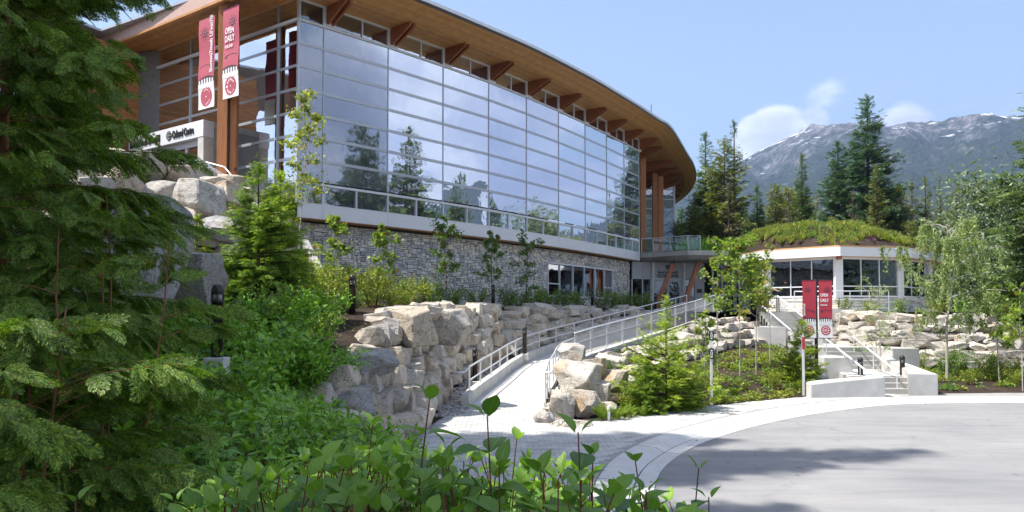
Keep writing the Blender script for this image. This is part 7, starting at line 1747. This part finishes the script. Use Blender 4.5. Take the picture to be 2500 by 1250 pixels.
for px, ytop, D, lab in ((531, 693, 11.3, 'near light bollard standing in the shaded shrubs'), (860, 670, 20.0, 'sunlit dark light bollard on a concrete foot on the mulch'), (1036, 680, 29.0, 'second light bollard along the stone wall'), (1204, 694, 36.5, 'third light bollard along the stone wall, before the forked maple'), (1446, 700, 43.5, 'light bollard in front of the ground floor windows'),
                          (1160, 849, 25.0, 'light bollard in the gravel beside the first bend of the ramp kerb'), (1281, 797, 30.5, 'light bollard behind the left ramp railing against tan stones'), (1443, 766, 38.5, 'light bollard halfway up the ramp in front of pale boulders'), (1600, 715, 49.0, 'light bollard beside the entrance strut'), (1592, 735, 44.5, 'low light bollard at the top of the ramp'),
                          (2098, 872, 26.5, 'small light bollard behind the low sloping concrete wall'), (2200, 867, 26.3, 'light bollard behind the thick cheek wall right of the stairs'), (1899, 724, 41.5, 'dark bollard at the top of the stairs beside the person')):
    bollard(px, D, P(px, ytop, D).z-1.074, lab)
def signpost(px, ytop, D, label, plates):
    x = (px-CX)/FPX*D; zt = P(px, ytop, D).z; r = empty('sign_post', (x, D, 0), label, 'sign post', 'thin grey sign posts on the bed edge'); g = Geo(); g_abox(g, -.03, .03, -.03, .03, -.2, zt); g.build('post', M['steel'], r)
    g = Geo(); g_abox(g, -.012, .012, -.012, .012, zt, zt+.05); g.build('post_tip', M['steel'], r)
    for (z0, z1, mat, wd) in plates:
        g = Geo(); g_abox(g, -wd, wd, -.05, -.035, zt-z1, zt-z0); g.build('sign_plate', M[mat], r)
        if mat == 'black':
            c = zt-(z0+z1)/2; hh = (z1-z0)
            for (a, b, cc, d) in ((-.35, .35, .22, .36), (-.35, .35, -.36, -.22), (-.4, -.15, -.18, .18), (.15, .4, -.18, .18)):
                g = Geo(); g_abox(g, wd*a, wd*b, -.054, -.0505, c+hh*cc, c+hh*d); g.build('sign_mark', M['print_white'], r)
    return r
signpost(1735, 806, 21.6, 'left grey sign post with two small black plates beside the ferns', [(.03, .28, 'black', .065), (.34, .47, 'cloth', .055), (.50, .80, 'black', .07)])
signpost(1959, 819, 23.9, 'right grey sign post with a narrow red plate beside the low concrete wall', [(.05, .42, 'red', .045)])
# banner pole
bp_ = P(1994, 900, 26.4); bz = gz(bp_.x, bp_.y); pole = empty('banner_pole', (bp_.x, bp_.y, bz), 'black pole carrying two red and white banners beside the stairs', 'pole')
zt = P(1994, 682, 26.4).z-bz; g = Geo(); g_tube(g, [(0, 0, .1), (0, 0, zt)], .055, 12); g.build('post', M['black'], pole, smooth=True)
g = Geo(); g_lathe(g, [(.36, -.15), (.40, 0), (.38, .13), (.30, .17), (.07, .19)], 20); g.build('base', M['rock_grey'], pole, smooth=True)
tx = P(1991, 684, 26.3); banner('b', 'red banner with sun print and vertical lettering on the left of the black pole', tx, (-1, 0.10, 0), (0, -1, 0), .44, 1.95, 0, False, M['red'], 'banners on the black pole', None, .01)
tx = P(1998, 684, 26.3); banner('b', 'red OPEN DAILY banner on the right of the black pole', tx, (1, -0.10, 0), (0, -1, 0), .44, 1.95, 0, True, M['red'], 'banners on the black pole', None, .01)
g = Geo(); x = (1485-CX)/FPX*18.4; g_lathe(g, [(.035, 0), (.035, .36), (.03, .38), (.005, .385)], 10, (x, 18.4, gz(x, 18.4))); g.build('marker_post', M['white'], None, smooth=True, label='short white marker post among the ferns', cat='marker')
# person
def skin_mesh(name, pts, edges, radii, mat, parent, root=0, sub=2):
    me = bpy.data.meshes.new(name); me.from_pydata(pts, edges, []); o = bpy.data.objects.new(name, me); link(o); md = o.modifiers.new('s', 'SKIN'); md.use_smooth_shade = True
    sv = me.skin_vertices[0].data
    for i, r in enumerate(radii): sv[i].radius = (r, r) if not isinstance(r, tuple) else r; sv[i].use_root = (i == root)
    m2 = o.modifiers.new('u', 'SUBSURF'); m2.levels = sub; m2.render_levels = sub; bpy.context.view_layer.update()
    m = bpy.data.meshes.new_from_object(o.evaluated_get(bpy.context.evaluated_depsgraph_get())); bpy.data.objects.remove(o); m.materials.clear(); m.materials.append(mat); m.name = name
    for p in m.polygons: p.use_smooth = True
    return link(bpy.data.objects.new(name, m), parent)
pp = P(1868, 764, 40.6); per = empty('person', (pp.x, 40.6, 2.63), 'person in a white shirt and dark trousers leaning towards the stair handrail', 'person')
# joints, leaning a little to the right with the right arm reaching for the rail
J = [(0, 0, .92), (.02, 0, 1.15), (.06, -.02, 1.38), (.09, -.03, 1.49), (.11, -.05, 1.60), (.11, -.05, 1.68),
     (-.10, -.02, 1.38), (-.20, -.02, 1.14), (-.16, -.12, .95), (-.15, -.15, .86),
     (.23, -.02, 1.37), (.42, -.08, 1.20), (.62, -.16, 1.10), (.69, -.18, 1.09),
     (-.09, 0, .86), (-.12, -.06, .48), (-.16, .04, .10), (-.16, -.10, .04), (.10, 0, .86), (.12, -.04, .48), (.15, .06, .10), (.16, -.08, .04)]
E = [(0, 1), (1, 2), (2, 3), (3, 4), (4, 5), (2, 6), (6, 7), (7, 8), (8, 9), (2, 10), (10, 11), (11, 12), (12, 13), (0, 14), (14, 15), (15, 16), (16, 17), (0, 18), (18, 19), (19, 20), (20, 21)]
Rr = [.115, .11, .12, .05, .085, .075, .055, .043, .032, .03, .055, .043, .032, .03, .085, .06, .04, .04, .085, .06, .04, .04]
skin_mesh('body', J, E, Rr, M['skin'], per)
def fingers(base, d, up):
    for k in range(5):
        b = Vector(base); dd = Vector(d); sd = dd.cross(Vector(up)).normalized(); o = (k-2)*.018; L = (.055, .075, .08, .072, .06)[k]
        a0 = b+sd*o; a1 = a0+dd*L*.55; a2 = a1+(dd*.6-Vector(up)*.8).normalized()*L*.5
        if k == 0: a1 = a0+(dd+sd*-.9).normalized()*L*.6; a2 = a1+dd*L*.4
        skin_mesh('finger', [tuple(a0-dd*.02), tuple(a1), tuple(a2)], [(0, 1), (1, 2)], [.010, .009, .007], M['skin'], per, 0, 1)
fingers((.70, -.18, 1.09), (.95, -.2, -.1), (0, 0, 1)); fingers((-.15, -.15, .85), (0, -.2, -1), (0, 1, 0))
skin_mesh('shirt', [(0, 0, .90), (.02, 0, 1.15), (.06, -.02, 1.39), (.085, -.03, 1.45), (-.11, -.02, 1.38), (-.20, -.02, 1.15), (.24, -.02, 1.37), (.40, -.075, 1.215)], [(0, 1), (1, 2), (2, 3), (2, 4), (4, 5), (2, 6), (6, 7)], [.14, .13, .14, .07, .075, .062, .075, .062], M['shirt'], per)
skin_mesh('trousers', [(0, 0, .95), (-.09, 0, .86), (-.12, -.06, .48), (-.16, .04, .12), (.10, 0, .86), (.12, -.04, .48), (.15, .06, .12)], [(0, 1), (1, 2), (2, 3), (0, 4), (4, 5), (5, 6)], [.135, .105, .08, .062, .105, .08, .062], M['trousers'], per)
bm = bmesh.new(); bmesh.ops.create_icosphere(bm, subdivisions=2, radius=.104)
for v in bm.verts: v.co.z *= 1.08; v.co.y += .02
bmesh.ops.delete(bm, geom=[v for v in bm.verts if v.co.z < -.02 and v.co.y < .02], context='VERTS'); bmesh.ops.translate(bm, vec=(.11, -.035, 1.665), verts=bm.verts[:]); g = Geo(); g_bm(g, bm); g.build('hair', M['hair'], per, smooth=True)
for s in (-1, 1):
    g = Geo(); g_lathe(g, [(.002, -.012), (.010, -.006), (.012, 0), (.010, .006), (.002, .012)], 8, (.11+s*.032, -.132, 1.635)); g.build('eye', M['black'], per)
g = Geo(); g.add([(.11, -.155, 1.60), (.098, -.128, 1.60), (.122, -.128, 1.60), (.11, -.13, 1.64)], [[0, 2, 3], [0, 3, 1], [0, 1, 2], [1, 3, 2]]); g.build('nose', M['skin'], per)
g = Geo(); g_box(g, (.11, -.130, 1.575), (.022, 0, 0), (0, .004, 0), (0, 0, .005)); g.build('mouth', M['red'], per)
